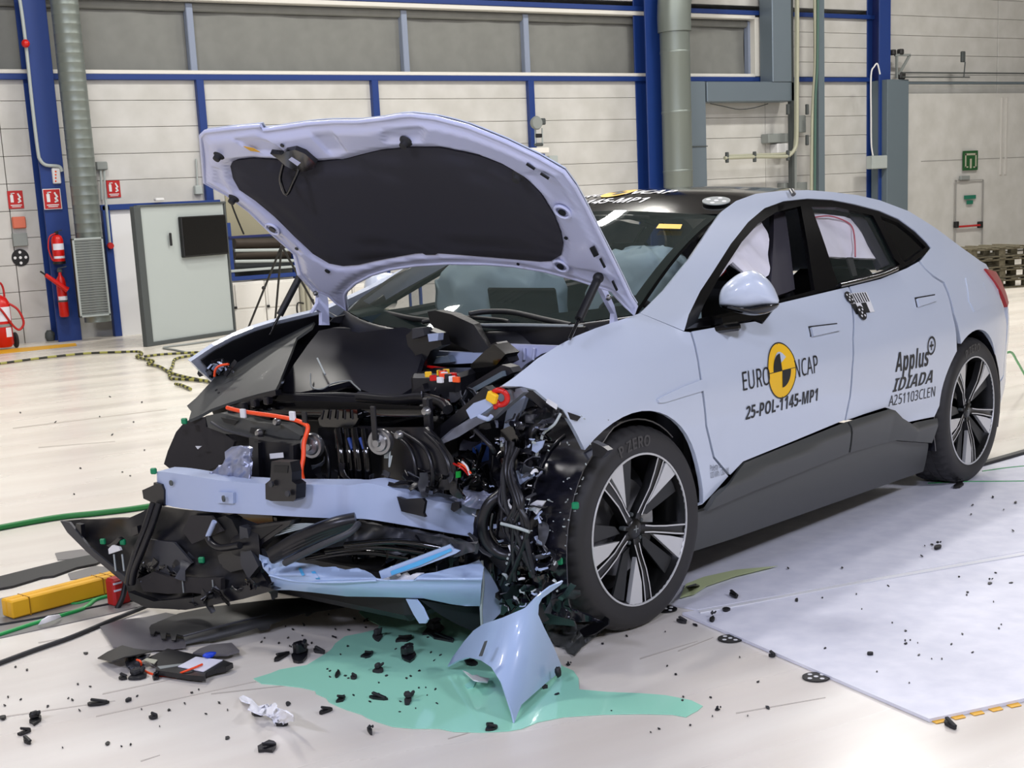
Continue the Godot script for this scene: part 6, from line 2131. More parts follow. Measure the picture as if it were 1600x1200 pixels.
	wire("pod_cable", [[325, 838, -1.0], [330, 848, -1.0], [345, 856, -1.0], [375, 852, -1.0]], 0.014, M.plastic)
	wire("grey_sleeve", [[335, 815, -1.0], [325, 838, -1.0]], 0.010, M.beam_paint)
	patch("triangle_bracket", [[376, 824], [420, 818], [456, 813], [452, 820], [412, 848], [388, 868], [384, 846]], -0.95, 0.05, M.plastic)
	patch("bracket_window", [[386, 828], [440, 820], [408, 842], [388, 858]], -0.955, 0.004, M.black)
	patch("lower_bracket", [[374, 822], [386, 826], [392, 860], [404, 885], [388, 905], [376, 882]], -0.97, 0.06, M.plastic_grey)
	patch("drum_pod", [[340, 868], [362, 858], [384, 868], [386, 888], [360, 894], [344, 884]], -0.96, 0.08, M.plastic)
	for k in 3:
		wire("corrugated_tube", [[426, 866 + k * 4, -0.99], [470, 840 + k * 6, -0.97], [520, 820 + k * 5, -0.93], [556, 812 + k * 3, -0.88]], 0.026 - 0.004 * k, M.plastic)
	wire("tube_ridge", [[445, 880, -1.02], [500, 853, -1.0], [545, 833, -0.95], [560, 818, -0.9]], 0.012, M.plastic_grey)
	for k in 4:
		wire("metal_wire", [[424, 838 - k * 4, -0.94], [470, 826 - k * 2.4, -0.92], [500, 820, -0.9]], 0.003, M.grey_light)
	patch("grille_frame", [[560, 815], [640, 830], [745, 850], [742, 862], [700, 870], [690, 850], [620, 868], [560, 850], [500, 858], [540, 830]], crumpled(-0.70, 0.08, 22, 0.03), 0.012, M.plastic_grey)
	fragments("torn_fragment", 46, [[440, 880], [560, 815], [750, 848], [752, 880], [660, 890], [560, 890]], -0.70, -0.54, 0.06, 0.18, [M.plastic, M.black_gloss, M.plastic_grey, M.plastic, M.black_gloss])
	mb = MB.new()
	mb.box(Vector3(-0.62, 0.22, -0.05), Vector3(0.3, 0.16, 1.1), 0.03)
	put("subframe", mb, M.black, car)
	for k in 3:
		wire("black_slat", [[480 + k * 30, 872 - k * 10, -0.8], [560 + k * 30, 862 - k * 8, -0.76], [640 + k * 25, 872 - k * 8, -0.7]], 0.012, M.black_gloss)
	# painted strip of the bumper, pulled off
	var pt := [[405, -0.95], [480, -0.93], [560, -0.86], [660, -0.75], [757, -0.60]]
	var pd := func(q: Vector2) -> float:
		var mid := tab(q.x, [[405, 880], [430, 905], [540, 911], [600, 914], [750, 912]])
		var hgt := tab(q.x, [[405, 18], [430, 26], [560, 22], [750, 36]])
		return tab(q.x, pt) - 0.05 * cos(clampf((q.y - mid) / hgt, -1, 1) * PI / 2) - 0.012 * exp(-pow((q.y - mid + 8) / 4.0, 2.0))
	var ps := patch("bumper_strip", [[405, 866], [418, 871], [430, 874], [448, 876], [467, 880], [486, 882], [505, 886], [522, 886], [540, 890], [556, 888], [570, 891], [580, 896], [588, 903], [612, 908], [645, 908], [657, 897], [680, 894], [705, 887], [730, 882], [749, 875], [756, 886], [752, 915], [750, 947], [728, 947], [705, 944], [662, 935], [605, 933], [542, 932], [492, 926], [452, 922], [430, 922], [424, 908], [421, 899], [411, 888]], pd, 0.006, M.bumper_piece, null, 7.0)
	wire("crease", [[421, 899, -1.0], [460, 908, -0.985], [520, 910, -0.955], [588, 907, -0.89]], 0.004, M.bumper_piece, ps)
	patch("foam_teeth", [[587, 906], [612, 901], [616, 895], [622, 902], [630, 896], [636, 902], [645, 897], [657, 897], [645, 907], [612, 909]], -0.80, 0.02, M.cloth_white, ps)
	patch("strip_bar", [[592, 893], [640, 875], [703, 851], [709, 858], [720, 860], [712, 865], [660, 885], [596, 905]], func(q: Vector2) -> float: return lerpf(-0.86, -0.72, (q.x - 592) / 128.0), 0.012, M.bumper_piece)
	patch("blue_film", [[610, 893], [650, 878], [704, 857], [706, 861], [655, 884], [612, 899]], func(q: Vector2) -> float: return lerpf(-0.866, -0.726, (q.x - 592) / 128.0), 0.002, M.blue_film)
	for q in [[[466, 888], [470, 886], [476, 898], [472, 900]], [[486, 893], [492, 892], [500, 905], [494, 905]]]:
		patch("blue_film", q, func(v: Vector2) -> float: return (pd as Callable).call(v) - 0.003, 0.001, M.blue_film, ps)
	patch("strip_end", [[756, 884], [764, 894], [776, 915], [785, 935], [782, 958], [770, 970], [754, 978], [751, 947]], func(q: Vector2) -> float: return lerpf(-0.60, -0.5, (q.x - 751) / 35.0), 0.008, M.beam_paint)
	wire("strip_end_edge", [[753, 876, -0.61], [755, 910, -0.615], [752, 950, -0.61], [753, 978, -0.60]], 0.005, M.grey_light)
	patch("under_sheet", [[655, 937], [705, 946], [750, 949], [752, 976], [738, 986], [715, 976], [690, 962]], func(q: Vector2) -> float: return lerpf(-0.74, -0.55, (q.x - 655) / 95.0), 0.01, M.plastic)
	patch("hanging_tongue", [[634, 936], [650, 937], [660, 950], [668, 968], [665, 974], [655, 974], [646, 960]], -0.79, 0.008, M.bumper_piece)
	patch("left_strut", [[750, 855], [762, 848], [800, 885], [792, 898], [775, 885]], -0.58, 0.04, M.plastic)
	patch("left_strut", [[775, 850], [790, 846], [830, 880], [820, 888]], -0.56, 0.03, M.tub)


func crumple_mb(px: Array, depth: Callable, t: float) -> MB:
	var mb := MB.new()
	mb.clipped(pp(px), 6.0, func(q: Vector2) -> Vector3: return cx(q.x, q.y, depth.call(q)), -t, 0.4)
	return mb


# a flat piece on the floor with the outline it shows; h lifts it
func floor_poly(px: Array, h: float) -> Array:
	var p := []
	for q in px:
		p.append(fl(q[0], q[1], h))
	return p

func lay(called: String, px: Array, h: float, t: float, m: Material, parent: Node = null, label := "", category := "", group := "") -> MeshInstance3D:
	return put(called, ex(floor_poly(px, h), t, Vector3.UP), m, parent, label, category, group)

# a sheet that rises from the floor: heights are blended between the given places
func draped(px: Array, ctl: Array, t: float, cell := 8.0, rough := 0.0, sd_ := 1) -> MB:
	var nz := FastNoiseLite.new()
	nz.seed = sd_
	nz.frequency = 0.06
	# heights follow the smooth second-order sheet that fits the given places best
	var mid := Vector2.ZERO
	for q in px: mid += Vector2(q[0], q[1]) / px.size()
	var basis := func(x: float, y: float) -> Array:
		var u := (x - mid.x) / 80.0
		var v := (y - mid.y) / 80.0
		return [1.0, u, v, u * u, u * v, v * v]
	var m := []
	for i in 6:
		var row := []
		for j in 7: row.append(1e-4 * (i + 1) if i == j else 0.0)
		m.append(row)
	for c in ctl:
		var f: Array = basis.call(c[0], c[1])
		for i in 6:
			for j in 6: m[i][j] += f[i] * f[j]
			m[i][6] += f[i] * c[2]
	for i in 6:
		for k in range(i + 1, 6):
			var r: float = m[k][i] / m[i][i]
			for j in range(i, 7): m[k][j] -= r * m[i][j]
	var co := [0.0, 0.0, 0.0, 0.0, 0.0, 0.0]
	for i in range(5, -1, -1):
		var s: float = m[i][6]
		for j in range(i + 1, 6): s -= m[i][j] * co[j]
		co[i] = s / m[i][i]
	var mb := MB.new()
	mb.clipped(pp(px), cell, func(q: Vector2) -> Vector3:
		var f: Array = basis.call(q.x, q.y)
		var h := 0.0
		for i in 6: h += f[i] * co[i]
		h += rough * nz.get_noise_2dv(q)
		return fl(q.x, q.y, 0.004 + maxf(h - 0.004, 0.0)), -t, 0.4)
	return mb

func fwire(called: String, px: Array, r: float, m: Material, label := "", category := "", parent: Node = null) -> MeshInstance3D:
	var p := []
	for q in px:
		p.append(fl(q[0], q[1], (q[2] if q.size() > 2 else 0.0) + r))
	return put(called, tb(smooth(p, 6), r, 8), m, parent, label, category)


func build_floor_things() -> void:
	var fo := get_node("floor")
	# track plates
	struct("plate_1", ex([fl(1066, 957, 0.012), fl(1452, 1123, 0.012), fl(1452, 1123, 0.012).lerp(fl(1600, 1091, 0.012), 4.0), fl(1092, 953, 0.012).lerp(fl(1600, 862, 0.012), 2.2), fl(1092, 953, 0.012)], 0.011, Vector3.UP), M.plate, "white floor plate beside the car, nearer one with its corner in view", "floor plate")
	var e := w(cy(1090, 952, 0.008))
	var d := e.lerp(w(cy(1600, 861, 0.008)), 2.2)
	var far := w(Vector3(3.55, 0.008, 0.86)).lerp(w(Vector3(3.95, 0.008, 0.93)), 6.0)
	struct("plate_2", ex([e, d, far, w(Vector3(3.55, 0.008, 0.84)), w(Vector3(3.5, 0.008, -0.6)), w(Vector3(0.30, 0.008, -0.6))], 0.007, Vector3.UP), M.plate, "white floor plate reaching under the car, farther one", "floor plate")
	lay("plate_joint", [[1092, 954], [1350, 906], [1604, 863], [1604, 866], [1350, 910], [1094, 957]], 0.0165, 0.004, M.white, null, "raised pale joint strip between the two white floor plates", "strip")
	var st := node("hazard_edge", fl(1525, 1112), "yellow hazard stripes along the near plate's lower edge", "marking")
	for i in 5:
		var a := i / 5.0
		var p := [fl(1454, 1127).lerp(fl(1600, 1096), a), fl(1454, 1127).lerp(fl(1600, 1096), a + 0.13), fl(1466, 1131).lerp(fl(1612, 1100), a + 0.09), fl(1466, 1131).lerp(fl(1612, 1100), a - 0.02)]
		for k in 4: p[k] += Vector3(0, 0.003, 0) - st.position
		put("stripe", ex(p, 0.002, Vector3.UP), M.yellow, st)
	for q in [[1141, 997, "black spotted target disc at the near plate's edge, left one"], [1275, 1057, "black spotted target disc halfway along the near plate's edge"], [1040, 951, "black spotted target disc at the plate's tip by the front tyre"]]:
		target_disc(fl(q[0], q[1], 0.006), 0.045, Vector3.RIGHT, Vector3.FORWARD, q[2])
	# dark rail behind the rear wheel
	put("track_rail", bx(w(Vector3(5.6, 0.012, 1.20)), Vector3(4.6, 0.024, 0.05), 0.004, Basis(Vector3.UP, PHI - 0.16)), M.rail_dark, null, "dark track rail on the floor behind the rear wheel", "rail")
	lay("stain", [[1062, 934], [1072, 912], [1100, 901], [1150, 890], [1215, 884], [1150, 900], [1105, 915], [1085, 928]], 0.0175, 0.001, M.get("stain"), null, "yellowish green coolant stain on the plate behind the front tyre", "stain")
	# left hand floor track
	lay("track_strip", [[-30, 941], [80, 918], [190, 893], [235, 943], [180, 957], [90, 977], [-30, 1003]], 0.004, 0.003, M.get("strip_grey"), null, "worn grey steel floor strip under the yellow bar", "floor strip")
	fwire("track_groove", [[-30, 981], [60, 966], [170, 944], [215, 938]], 0.006, M.black, "black rubber lip along the grey floor strip", "strip")
	lay("rubber_mat", [[-30, 908], [0, 900], [60, 885], [110, 873], [140, 867], [166, 872], [150, 880], [120, 886], [84, 899], [66, 901], [50, 906], [20, 915], [-30, 924]], 0.012, 0.008, M.rail_dark, null, "torn black rubber strip on the floor behind the yellow bar", "rubber strip")
	lay("grey_mat", [[86, 864], [104, 861], [128, 858], [150, 866], [120, 872], [90, 875]], 0.004, 0.003, M.get("strip_grey"), null, "small grey mat beyond the black rubber strip", "mat")
	lay("grey_mat", [[106, 896], [150, 884], [190, 888], [195, 898], [160, 903], [110, 905]], 0.004, 0.003, M.get("strip_grey"), null, "small grey mat between rubber strip and yellow bar", "mat")
	var A := fl(11, 955, 0.035)
	var B := fl(187, 909, 0.035)
	var dir := (B - A).normalized()
	var sidev := dir.cross(Vector3.UP)
	var yb := node("yellow_bar", A, "long yellow steel bar lying on the floor left of the car", "bar")
	yb.position.y = 0
	for s in [-1, 1]:
		var o: Vector3 = sidev * 0.022 * s + Vector3(0, 0.045, 0)
		var mb := MB.new()
		mb.beam(o, o + (B - A), 0.042, 0.075, 0.006)
		put("section", mb, M.yellow, yb)
	for t in [0.15, 0.8, 0.88]:
		var mb := MB.new()
		mb.box((B - A) * t + Vector3(0, 0.045, 0), Vector3(0.004, 0.078, 0.092), 0.0, Basis(dir, Vector3.UP, -sidev))
		put("joint", mb, M.get("yellow_dark"), yb)
	var rb := node("red_box", fl(187, 944), "small red box with black lever at the yellow bar's end", "box")
	put("body", bx(Vector3(0, 0.06, 0), Vector3(0.085, 0.12, 0.06), 0.01, Basis(Vector3.UP, 0.3)), M.red_sign, rb)
	put("lever", tb(smooth([Vector3(-0.03, 0.0, 0.06), Vector3(0.0, 0.05, 0.06), Vector3(0.03, 0.12, 0.04)], 4), 0.012, 8), M.black, rb)
	for i in 2:
		put("print_line", bx(Vector3(-0.01, 0.10 - i * 0.03, 0.033), Vector3(0.04, 0.008, 0.004), 0.0, Basis(Vector3.UP, 0.3)), M.paper, rb)
	put("knob", ball(Vector3(0.05, 0.085, 0.03), 0.012), M.steel, rb)
	put("knob", ball(Vector3(0.055, 0.045, 0.03), 0.010), M.white, rb)
	fwire("green_cable", [[-30, 830], [50, 815], [100, 807], [150, 802], [200, 796], [240, 790]], 0.016, M.green_cable, "thick dark green cable crossing the floor behind the bumper skin", "cable")
	fwire("green_cable", [[-30, 1001], [20, 985], [60, 972], [95, 962], [125, 953], [138, 946], [150, 937], [175, 930]], 0.009, M.get("green_bright"), "bright green cable in front of the yellow bar", "cable")
	fwire("green_cable", [[104, 942], [120, 943], [140, 938], [172, 931]], 0.006, M.get("green_bright"), "thin bright green wire looping beside the yellow bar", "cable")
	fwire("green_cable", [[1450, 756], [1500, 753.5], [1560, 753], [1640, 752]], 0.006, M.get("green_bright"), "thin green cable on the plate at the rear tyre's foot", "cable")
	fwire("green_cable", [[1535, 737], [1570, 732], [1600, 729], [1640, 727]], 0.006, M.get("green_bright"), "thin green cable behind the rear tyre", "cable")
	put("green_cable", tb(smooth([w(Vector3(3.62, 0.56, 0.82)), fl(1578, 550, 0.45), fl(1590, 566, 0.3), fl(1604, 590, 0.1), fl(1622, 612, 0.01)], 5), 0.008, 8), M.get("green_bright"), null, "thin green cable hanging from the car's tail", "cable")
	put("white_flap", draped([[59, 977], [64, 970], [76, 963], [93, 960], [96, 964], [84, 969], [70, 974]], [[60, 976, 0.01], [78, 965, 0.04], [95, 962, 0.02]], 0.004, 6.0), M.cloth_white, null, "crumpled white scrap lying on the green cable at the left", "scrap")
	put("flat_cable", tb(smooth([fl(-30, 1047, 0.01), fl(50, 1017, 0.01), fl(110, 996, 0.01), fl(170, 971, 0.01), fl(232, 946, 0.02)], 5), 0.0095, 8), M.rail_dark, null, "flat black cable running from the left edge to the bumper", "cable")
	# ropes
	rope([[-30, 571], [0, 568], [60, 560], [130, 552.5], [190, 550], [216, 549.5], [222, 553], [213, 557], [226, 561], [240, 564], [231, 568], [250, 573], [266, 582], [285, 588], [305, 592], [330, 597]], "black and yellow rope winding from the left edge to the car")
	rope([[226, 557], [250, 554], [282, 552], [310, 550.5], [345, 551]], "black and yellow rope lying straight behind the winding rope")
	rope([[320, 551], [296, 556], [274, 561], [270, 570], [265, 582], [268, 591], [290, 593], [325, 595]], "black and yellow rope looping towards the car's far fender")
	rope([[274, 600], [284, 602], [298, 608]], "short loose end of black and yellow rope")
	fwire("grey_hose", [[345, 530], [300, 537], [256, 543], [275, 547], [292, 551]], 0.012, M.grey, "thin grey hose on the floor under the partition", "hose")
	# coolant
	put("coolant_puddle", ex(floor_poly([[396, 1060], [422, 1052], [437, 1046], [460, 1042], [479, 1039], [494, 1030], [509, 1021], [518, 1014], [524, 1005], [539, 994], [565, 989], [589, 983], [593, 977], [570, 965], [560, 956], [574, 947], [602, 946], [640, 955], [700, 950], [770, 960], [850, 1000], [878, 1040], [896, 1048], [904, 1060], [905, 1077], [950, 1081], [1000, 1083], [1040, 1086], [1080, 1094], [1098, 1103], [1090, 1110], [1080, 1115], [1072, 1120], [1050, 1116], [1000, 1115], [940, 1116], [880, 1120], [840, 1128], [816, 1138], [794, 1142], [751, 1144], [709, 1143], [685, 1138], [645, 1138], [613, 1135], [588, 1127], [573, 1121], [565, 1116], [542, 1109], [527, 1103], [514, 1097], [509, 1090], [494, 1084], [492, 1079], [471, 1074], [445, 1071], [424, 1069], [409, 1068], [402, 1064]], 0.003), 0.002, Vector3.UP), M.coolant, null, "large puddle of mint green coolant under the torn nose", "puddle")
	# loose fender end
	var fp := draped([[880, 908], [877, 913], [847, 935], [842, 945], [841, 960], [850, 980], [865, 1010], [877, 1039], [876, 1046], [872, 1052], [850, 1070], [815, 1101], [809, 1115], [804, 1129], [800, 1112], [792, 1090], [782, 1065], [767, 1042], [750, 1031], [732, 1027], [715, 1032], [699, 1041], [707, 1027], [725, 1002], [740, 985], [755, 975], [785, 965], [820, 950], [840, 932], [860, 917]], [[804, 1129, 0.0], [699, 1041, 0.0], [877, 1045, 0.03], [850, 1072, 0.03], [815, 1103, 0.01], [850, 975, 0.15], [880, 908, 0.40], [745, 983, 0.17], [780, 1005, 0.22], [845, 945, 0.27], [735, 1026, 0.13], [770, 1045, 0.14], [790, 1085, 0.07], [830, 1030, 0.16]], 0.006, 7.0)
	var fn := put("fender_end", fp, M.bumper_piece, null, "torn pale blue fender end lying in the coolant puddle", "fender piece")
	put("dark_insert", draped([[757, 1002], [761, 1001], [753, 1025], [748, 1025]], [[759, 1002, 0.215], [751, 1025, 0.175]], 0.002, 5.0), M.grey_dark, fn)
	put("clip_tab", lump(fl(872, 1050, 0.05), Vector3(0.012, 0.02, 0.012), 5), M.black, fn)
	# undertray and sheets
	var ut := put("undertray", draped([[236, 976], [280, 958], [330, 948], [430, 936], [545, 930], [600, 938], [590, 946], [561, 947], [527, 951], [491, 957], [489, 957.5], [482, 963], [477, 963], [478, 958], [456, 964], [423, 976], [421, 983], [406, 986], [402, 981], [385, 987], [329, 1003], [322, 1001], [290, 1007], [286, 993], [276, 991], [274, 1000], [268, 1000], [266, 990], [260, 989], [258, 998], [252, 998], [250, 987], [243, 986], [240, 991], [235, 991], [233, 981]], [[236, 980, 0.02], [290, 1005, 0.02], [420, 982, 0.015], [560, 946, 0.015], [330, 955, 0.07], [430, 940, 0.08], [360, 980, 0.055], [300, 975, 0.06], [540, 932, 0.05]], 0.006, 9.0), M.get("tray_black"), null, "big black ribbed undertray panel lying in front of the bumper", "undertray")
	var rp := []
	for q in [[287, 994, 0.05], [320, 985, 0.065], [370, 972, 0.07], [430, 958, 0.065], [500, 945, 0.055]]:
		rp.append(fl(q[0], q[1], q[2]))
	put("crease", tb(smooth(rp, 4), 0.004, 6), M.plastic_grey, ut)
	lay("grey_sheet", [[156, 979], [185, 969], [227, 964], [259, 957], [275, 960], [245, 972], [240, 982], [262, 994], [292, 1000], [290, 1011], [262, 1014], [238, 1015], [210, 1013], [177, 1011], [166, 993]], 0.014, 0.004, M.get("sheet_grey"), null, "scuffed grey sheet lying flat left of the undertray", "sheet")
	put("leaf_piece", draped([[152, 1028], [168, 1018], [191, 1008], [213, 1014], [240, 1017], [224, 1021], [196, 1026], [175, 1033]], [[152, 1028, 0.02], [191, 1009, 0.04], [240, 1018, 0.03], [185, 1025, 0.05]], 0.004), M.get("tray_black"), null, "dark leaf shaped plastic piece at the left of the rubble heap", "plastic piece")
	put("torn_sheet", draped([[192, 1028], [212, 1024], [236, 1021], [232, 1027], [215, 1033], [226, 1040], [205, 1050], [198, 1041]], [[192, 1028, 0.02], [230, 1022, 0.035], [208, 1047, 0.02]], 0.004, 6.0, 0.02), M.plastic_grey, null, "torn dark grey scrap under the orange wire's start", "plastic piece")
	var bp := lay("black_panel", [[232, 1027], [262, 1013], [308, 1023], [348, 1031], [364, 1036], [353, 1042], [336, 1045], [322, 1050], [320, 1057], [297, 1055], [243, 1047], [246, 1038]], 0.03, 0.018, M.plastic, null, "black flat panel carrying a white paper sheet, in the rubble heap", "panel")
	put("rim_line", ex(floor_poly([[246, 1041], [290, 1036], [312, 1035], [250, 1045]], 0.0315), 0.001, Vector3.UP), M.grey, bp)
	lay("paper_sheet", [[278, 1041], [306, 1026], [348, 1031], [318, 1049]], 0.0345, 0.003, M.paper, null, "white paper sheet on the black panel", "paper")
	lay("label_strip", [[224, 1031], [230, 1028], [246, 1031], [241, 1037]], 0.036, 0.003, M.get("cream"), null, "small printed pale label strip on the black panel's left corner", "label")
	put("blue_cap", lump(fl(328, 1023, 0.045), Vector3(0.028, 0.012, 0.014), 3), M.get("blue_bright"), null, "small bright blue cap behind the white paper", "cap")
	lay("mirror_shard", [[301, 1020], [312, 1013], [329, 1007], [362, 1004], [368, 1010], [374, 1016], [355, 1022], [330, 1022]], 0.028, 0.008, M.get("sheet_grey"), null, "purple grey plate with a dark hole behind the blue cap", "plate")
	fwire("orange_wire", [[214, 1031, 0.04], [220, 1034, 0.04], [222, 1043, 0.01], [230, 1050, 0.0], [246, 1055, 0.0], [270, 1056, 0.0], [286, 1050, 0.03], [302, 1044, 0.036], [316, 1038, 0.036]], 0.004, M.orange_wire, "thin orange wire snaking over the black panel", "wire")
	# white foam scrap
	put("foam_scrap", draped([[374, 1089], [380, 1086], [392, 1091], [398, 1097], [404, 1103], [416, 1100], [420, 1105], [428, 1098], [434, 1106], [446, 1112], [456, 1118], [459, 1128], [452, 1127], [440, 1133], [428, 1131], [424, 1122], [414, 1118], [400, 1113], [388, 1107], [392, 1099], [378, 1094]], [[376, 1090, 0.02], [395, 1100, 0.03], [404, 1110, 0.045], [418, 1102, 0.02], [430, 1106, 0.09], [440, 1120, 0.05], [455, 1126, 0.05], [430, 1130, 0.01], [415, 1116, 0.02]], 0.005, 5.0, 0.02, 4), M.cloth_white, null, "torn white foam scrap with peaks on the near floor", "foam scrap")
	put("white_splinter", draped([[723, 1047], [730, 1050], [738, 1055], [746, 1054], [750, 1057], [765, 1060], [762, 1066], [748, 1064], [740, 1062], [732, 1055]], [[723, 1047, 0.02], [740, 1058, 0.045], [764, 1062, 0.02]], 0.004, 5.0), M.white, null, "white forked splinter in the puddle under the fender arch", "splinter")
	lay("glass_chip", [[726, 1070], [738, 1062], [744, 1065], [740, 1073], [730, 1075]], 0.006, 0.003, M.get("mint"), null, "pale mint chip beside the white forked splinter", "chip")
	# torn liner under the front tyre
	var tl := put("torn_liner", draped([[841, 958], [866, 966], [890, 976], [920, 976], [944, 964], [951, 968], [950, 976], [938, 988], [926, 996], [918, 1002], [910, 1010], [898, 1023], [886, 1018], [884, 1012], [868, 1008], [862, 1000], [850, 980]], [[842, 960, 0.12], [900, 978, 0.05], [945, 966, 0.07], [920, 1000, 0.015], [898, 1020, 0.01], [865, 1005, 0.01], [930, 985, 0.02]], 0.005, 7.0, 0.01), M.cladding, null, "torn dark liner piece under the front tyre's leading edge", "liner piece")
	put("fold", draped([[905, 984], [925, 974], [944, 962], [951, 966], [950, 976], [930, 990], [910, 996]], [[905, 986, 0.03], [948, 965, 0.1], [912, 994, 0.02]], 0.006, 6.0), M.plastic, tl)
	# single splinters, each with its place
	var bits := [
		[440, 1027, 30, 9, 25, "black bent claw piece on the floor left of the puddle", 1], [469, 1025, 34, 26, 60, "black upright clump of torn plastic at the puddle's left edge", 2], [498, 1019, 26, 6, -10, "black flat splinter right of the upright clump", 1],
		[590, 997, 20, 16, 50, "black cube shaped clip with a bright face in the puddle", 2], [575, 1025, 26, 8, 20, "black hooked piece in the middle of the puddle's left half", 1], [637, 1027, 34, 20, 5, "black boxy connector in the middle of the puddle", 3],
		[678, 986, 42, 18, 12, "long black block by the under sheet at the puddle's back", 3], [690, 998, 50, 9, -12, "black ragged strip just before the long black block", 1], [632, 1000, 34, 9, 12, "black twin pronged piece in the puddle's back", 1],
		[591, 1049, 20, 12, 0, "black split tab in the puddle left of centre", 2], [553, 1060, 16, 9, 10, "small dark half moon piece in the streaky part of the puddle", 1], [527, 1056, 12, 9, 50, "small black triangle in the streaky part of the puddle", 1],
		[638, 1095, 24, 12, 60, "black cross shaped piece in the puddle's near part", 2], [590, 1092, 36, 7, -8, "black propeller shaped splinter in the puddle's near part", 1], [533, 1094, 20, 8, 22, "black ring tab at the puddle's near left rim", 1],
		[508, 1113, 27, 5, 15, "black thin bar on the floor before the puddle's left rim", 1], [578, 1144, 12, 8, -50, "small black lump before the puddle's near rim", 2], [420, 1168, 44, 22, 15, "black two lobed plate at the bottom edge of the floor", 1],
		[768, 1140, 28, 8, 12, "black bar touching the puddle's near rim", 1], [765, 1134, 14, 4, 5, "thin black sliver behind the bar at the puddle's near rim", 1], [735, 1036, 28, 12, -10, "black piece under the loose fender's arch", 2],
		[450, 1100, 8, 12, 90, "black strip on the tip of the white foam scrap", 1], [402, 1117, 20, 7, -10, "black piece under the white foam scrap's middle", 1], [440, 1133, 22, 6, 5, "black bar under the white foam scrap's right end", 1],
		[55, 1127, 24, 14, 30, "black knotted clip on the far left near floor", 2], [38, 1146, 30, 4, 20, "thin black stick left of the knotted clip's front", 1], [42, 1160, 16, 7, -15, "black curved chip below the thin stick at the left", 1], [150, 1101, 44, 5, 6, "long black thin strip on the left near floor", 1],
		[240, 1122, 16, 6, 12, "black and white chip between strip and foam scrap", 1], [201, 1095, 14, 4, 15, "short black stick right of the long thin strip", 1], [168, 1162, 10, 7, 20, "pair shaped black chip at the left bottom", 1], [355, 1153, 10, 6, 30, "small black chip above the two lobed plate", 1],
		[5, 1123, 14, 6, 10, "black chip cut by the left edge", 1], [193, 1060, 18, 7, 5, "black splinter at the front of the rubble heap, left one", 1], [215, 1058, 34, 12, 10, "black broken tab at the front of the rubble heap", 2], [243, 1060, 12, 8, 0, "black rounded chip beside the orange wire", 2],
		[214, 1040, 12, 10, 30, "grey black clip on the torn grey scrap", 2], [134, 1021, 10, 4, 0, "black chip on the floor left of the leaf shaped piece", 1],
		[1083, 914, 26, 12, 35, "black fin shaped shard on the green stain by the front tyre", 4], [1146, 931, 18, 7, -20, "black shard on the near plate's back edge", 1], [1135, 954, 14, 6, 5, "black triangle shard on the plate joint", 1], [1113, 969, 12, 9, 40, "black lump at the near plate's tip", 2], [1065, 972, 20, 5, -8, "flat black shard on the floor before the plate's tip", 1], [1086, 977, 10, 5, -20, "small black triangle right of the flat shard by the plate's tip", 1], [1245, 938, 8, 6, 60, "black chip just before the plate joint", 1],
		[1465, 856, 14, 5, 10, "black piece on the farther plate near the joint", 2], [1546, 912, 9, 5, 10, "black chip on the near plate at the right, larger of two", 2], [1580, 911, 9, 2, 5, "black sliver on the near plate at the right edge", 1], [1359, 1023, 12, 3, 0, "black sliver in the middle of the near plate", 1], [1415, 1006, 6, 3, 15, "small black chip right of the sliver on the near plate", 1],
		[1483, 1133, 30, 9, -28, "black wedge shard by the hazard stripes", 1], [1121, 1109, 9, 5, 0, "black chip right of the puddle's tail", 2], [1199, 1106, 8, 5, -25, "black chip farther right of the puddle's tail", 1], [1206, 1026, 16, 3, -5, "dark curved sliver between the two spotted discs", 1], [1497, 759, 26, 8, 20, "black wedge under the rear tyre", 2],
		[1587, 785, 7, 3, 5, "black chip on the farther plate behind the rear tyre", 1], [888, 1039, 8, 5, 0, "black chip at the loose fender's right corner", 2], [870, 1085, 11, 4, 15, "black chip in the puddle right of the loose fender", 1], [851, 1075, 12, 6, 10, "black chip under the loose fender's torn edge", 1],
	]
	for b in bits:
		splinter(b[0], b[1], b[2], b[3], b[4], b[6], b[5], "splinter", "")
	# crumbs that nothing tells apart, field by field
	var fields := [
		[26, [[440, 965], [590, 955], [590, 985], [520, 1005], [450, 1015], [400, 1020], [395, 985]], "tiny black crumb on the floor between undertray and puddle", "crumbs between undertray and puddle"],
		[30, [[530, 1005], [700, 985], [700, 1100], [620, 1125], [560, 1100], [500, 1070]], "tiny black crumb floating in the coolant puddle", "crumbs in the puddle"],
		[26, [[10, 1040], [160, 1060], [380, 1070], [360, 1180], [60, 1190], [5, 1120]], "tiny black crumb on the near floor left of the puddle", "crumbs on the near left floor"],
		[16, [[900, 990], [1050, 975], [1230, 1060], [1180, 1140], [980, 1150], [920, 1060]], "tiny black crumb on the floor between fender and plate", "crumbs before the near plate"],
		[26, [[1080, 960], [1250, 930], [1560, 890], [1590, 1000], [1460, 1100], [1250, 1020]], "tiny black crumb on the near white plate", "crumbs on the near plate"],
		[12, [[1100, 900], [1300, 860], [1580, 760], [1590, 840], [1300, 900], [1110, 940]], "tiny black crumb on the farther white plate", "crumbs on the farther plate"],
		[12, [[20, 620], [230, 600], [230, 760], [30, 800]], "tiny black crumb on the floor behind the car's right side", "crumbs on the far floor"],
	]
	for f in fields:
		var poly := pp(f[1])
		var k := 0
		while k < f[0]:
			var q := Vector2(rng.randf_range(0, 1600), rng.randf_range(590, 1195))
			if Geometry2D.is_point_in_polygon(q, poly):
				k += 1
				splinter(q.x, q.y, rng.randf_range(2.2, 6.5), rng.randf_range(1.6, 3.0), rng.randf_range(-40, 40), 1, f[2], "crumb", f[3])
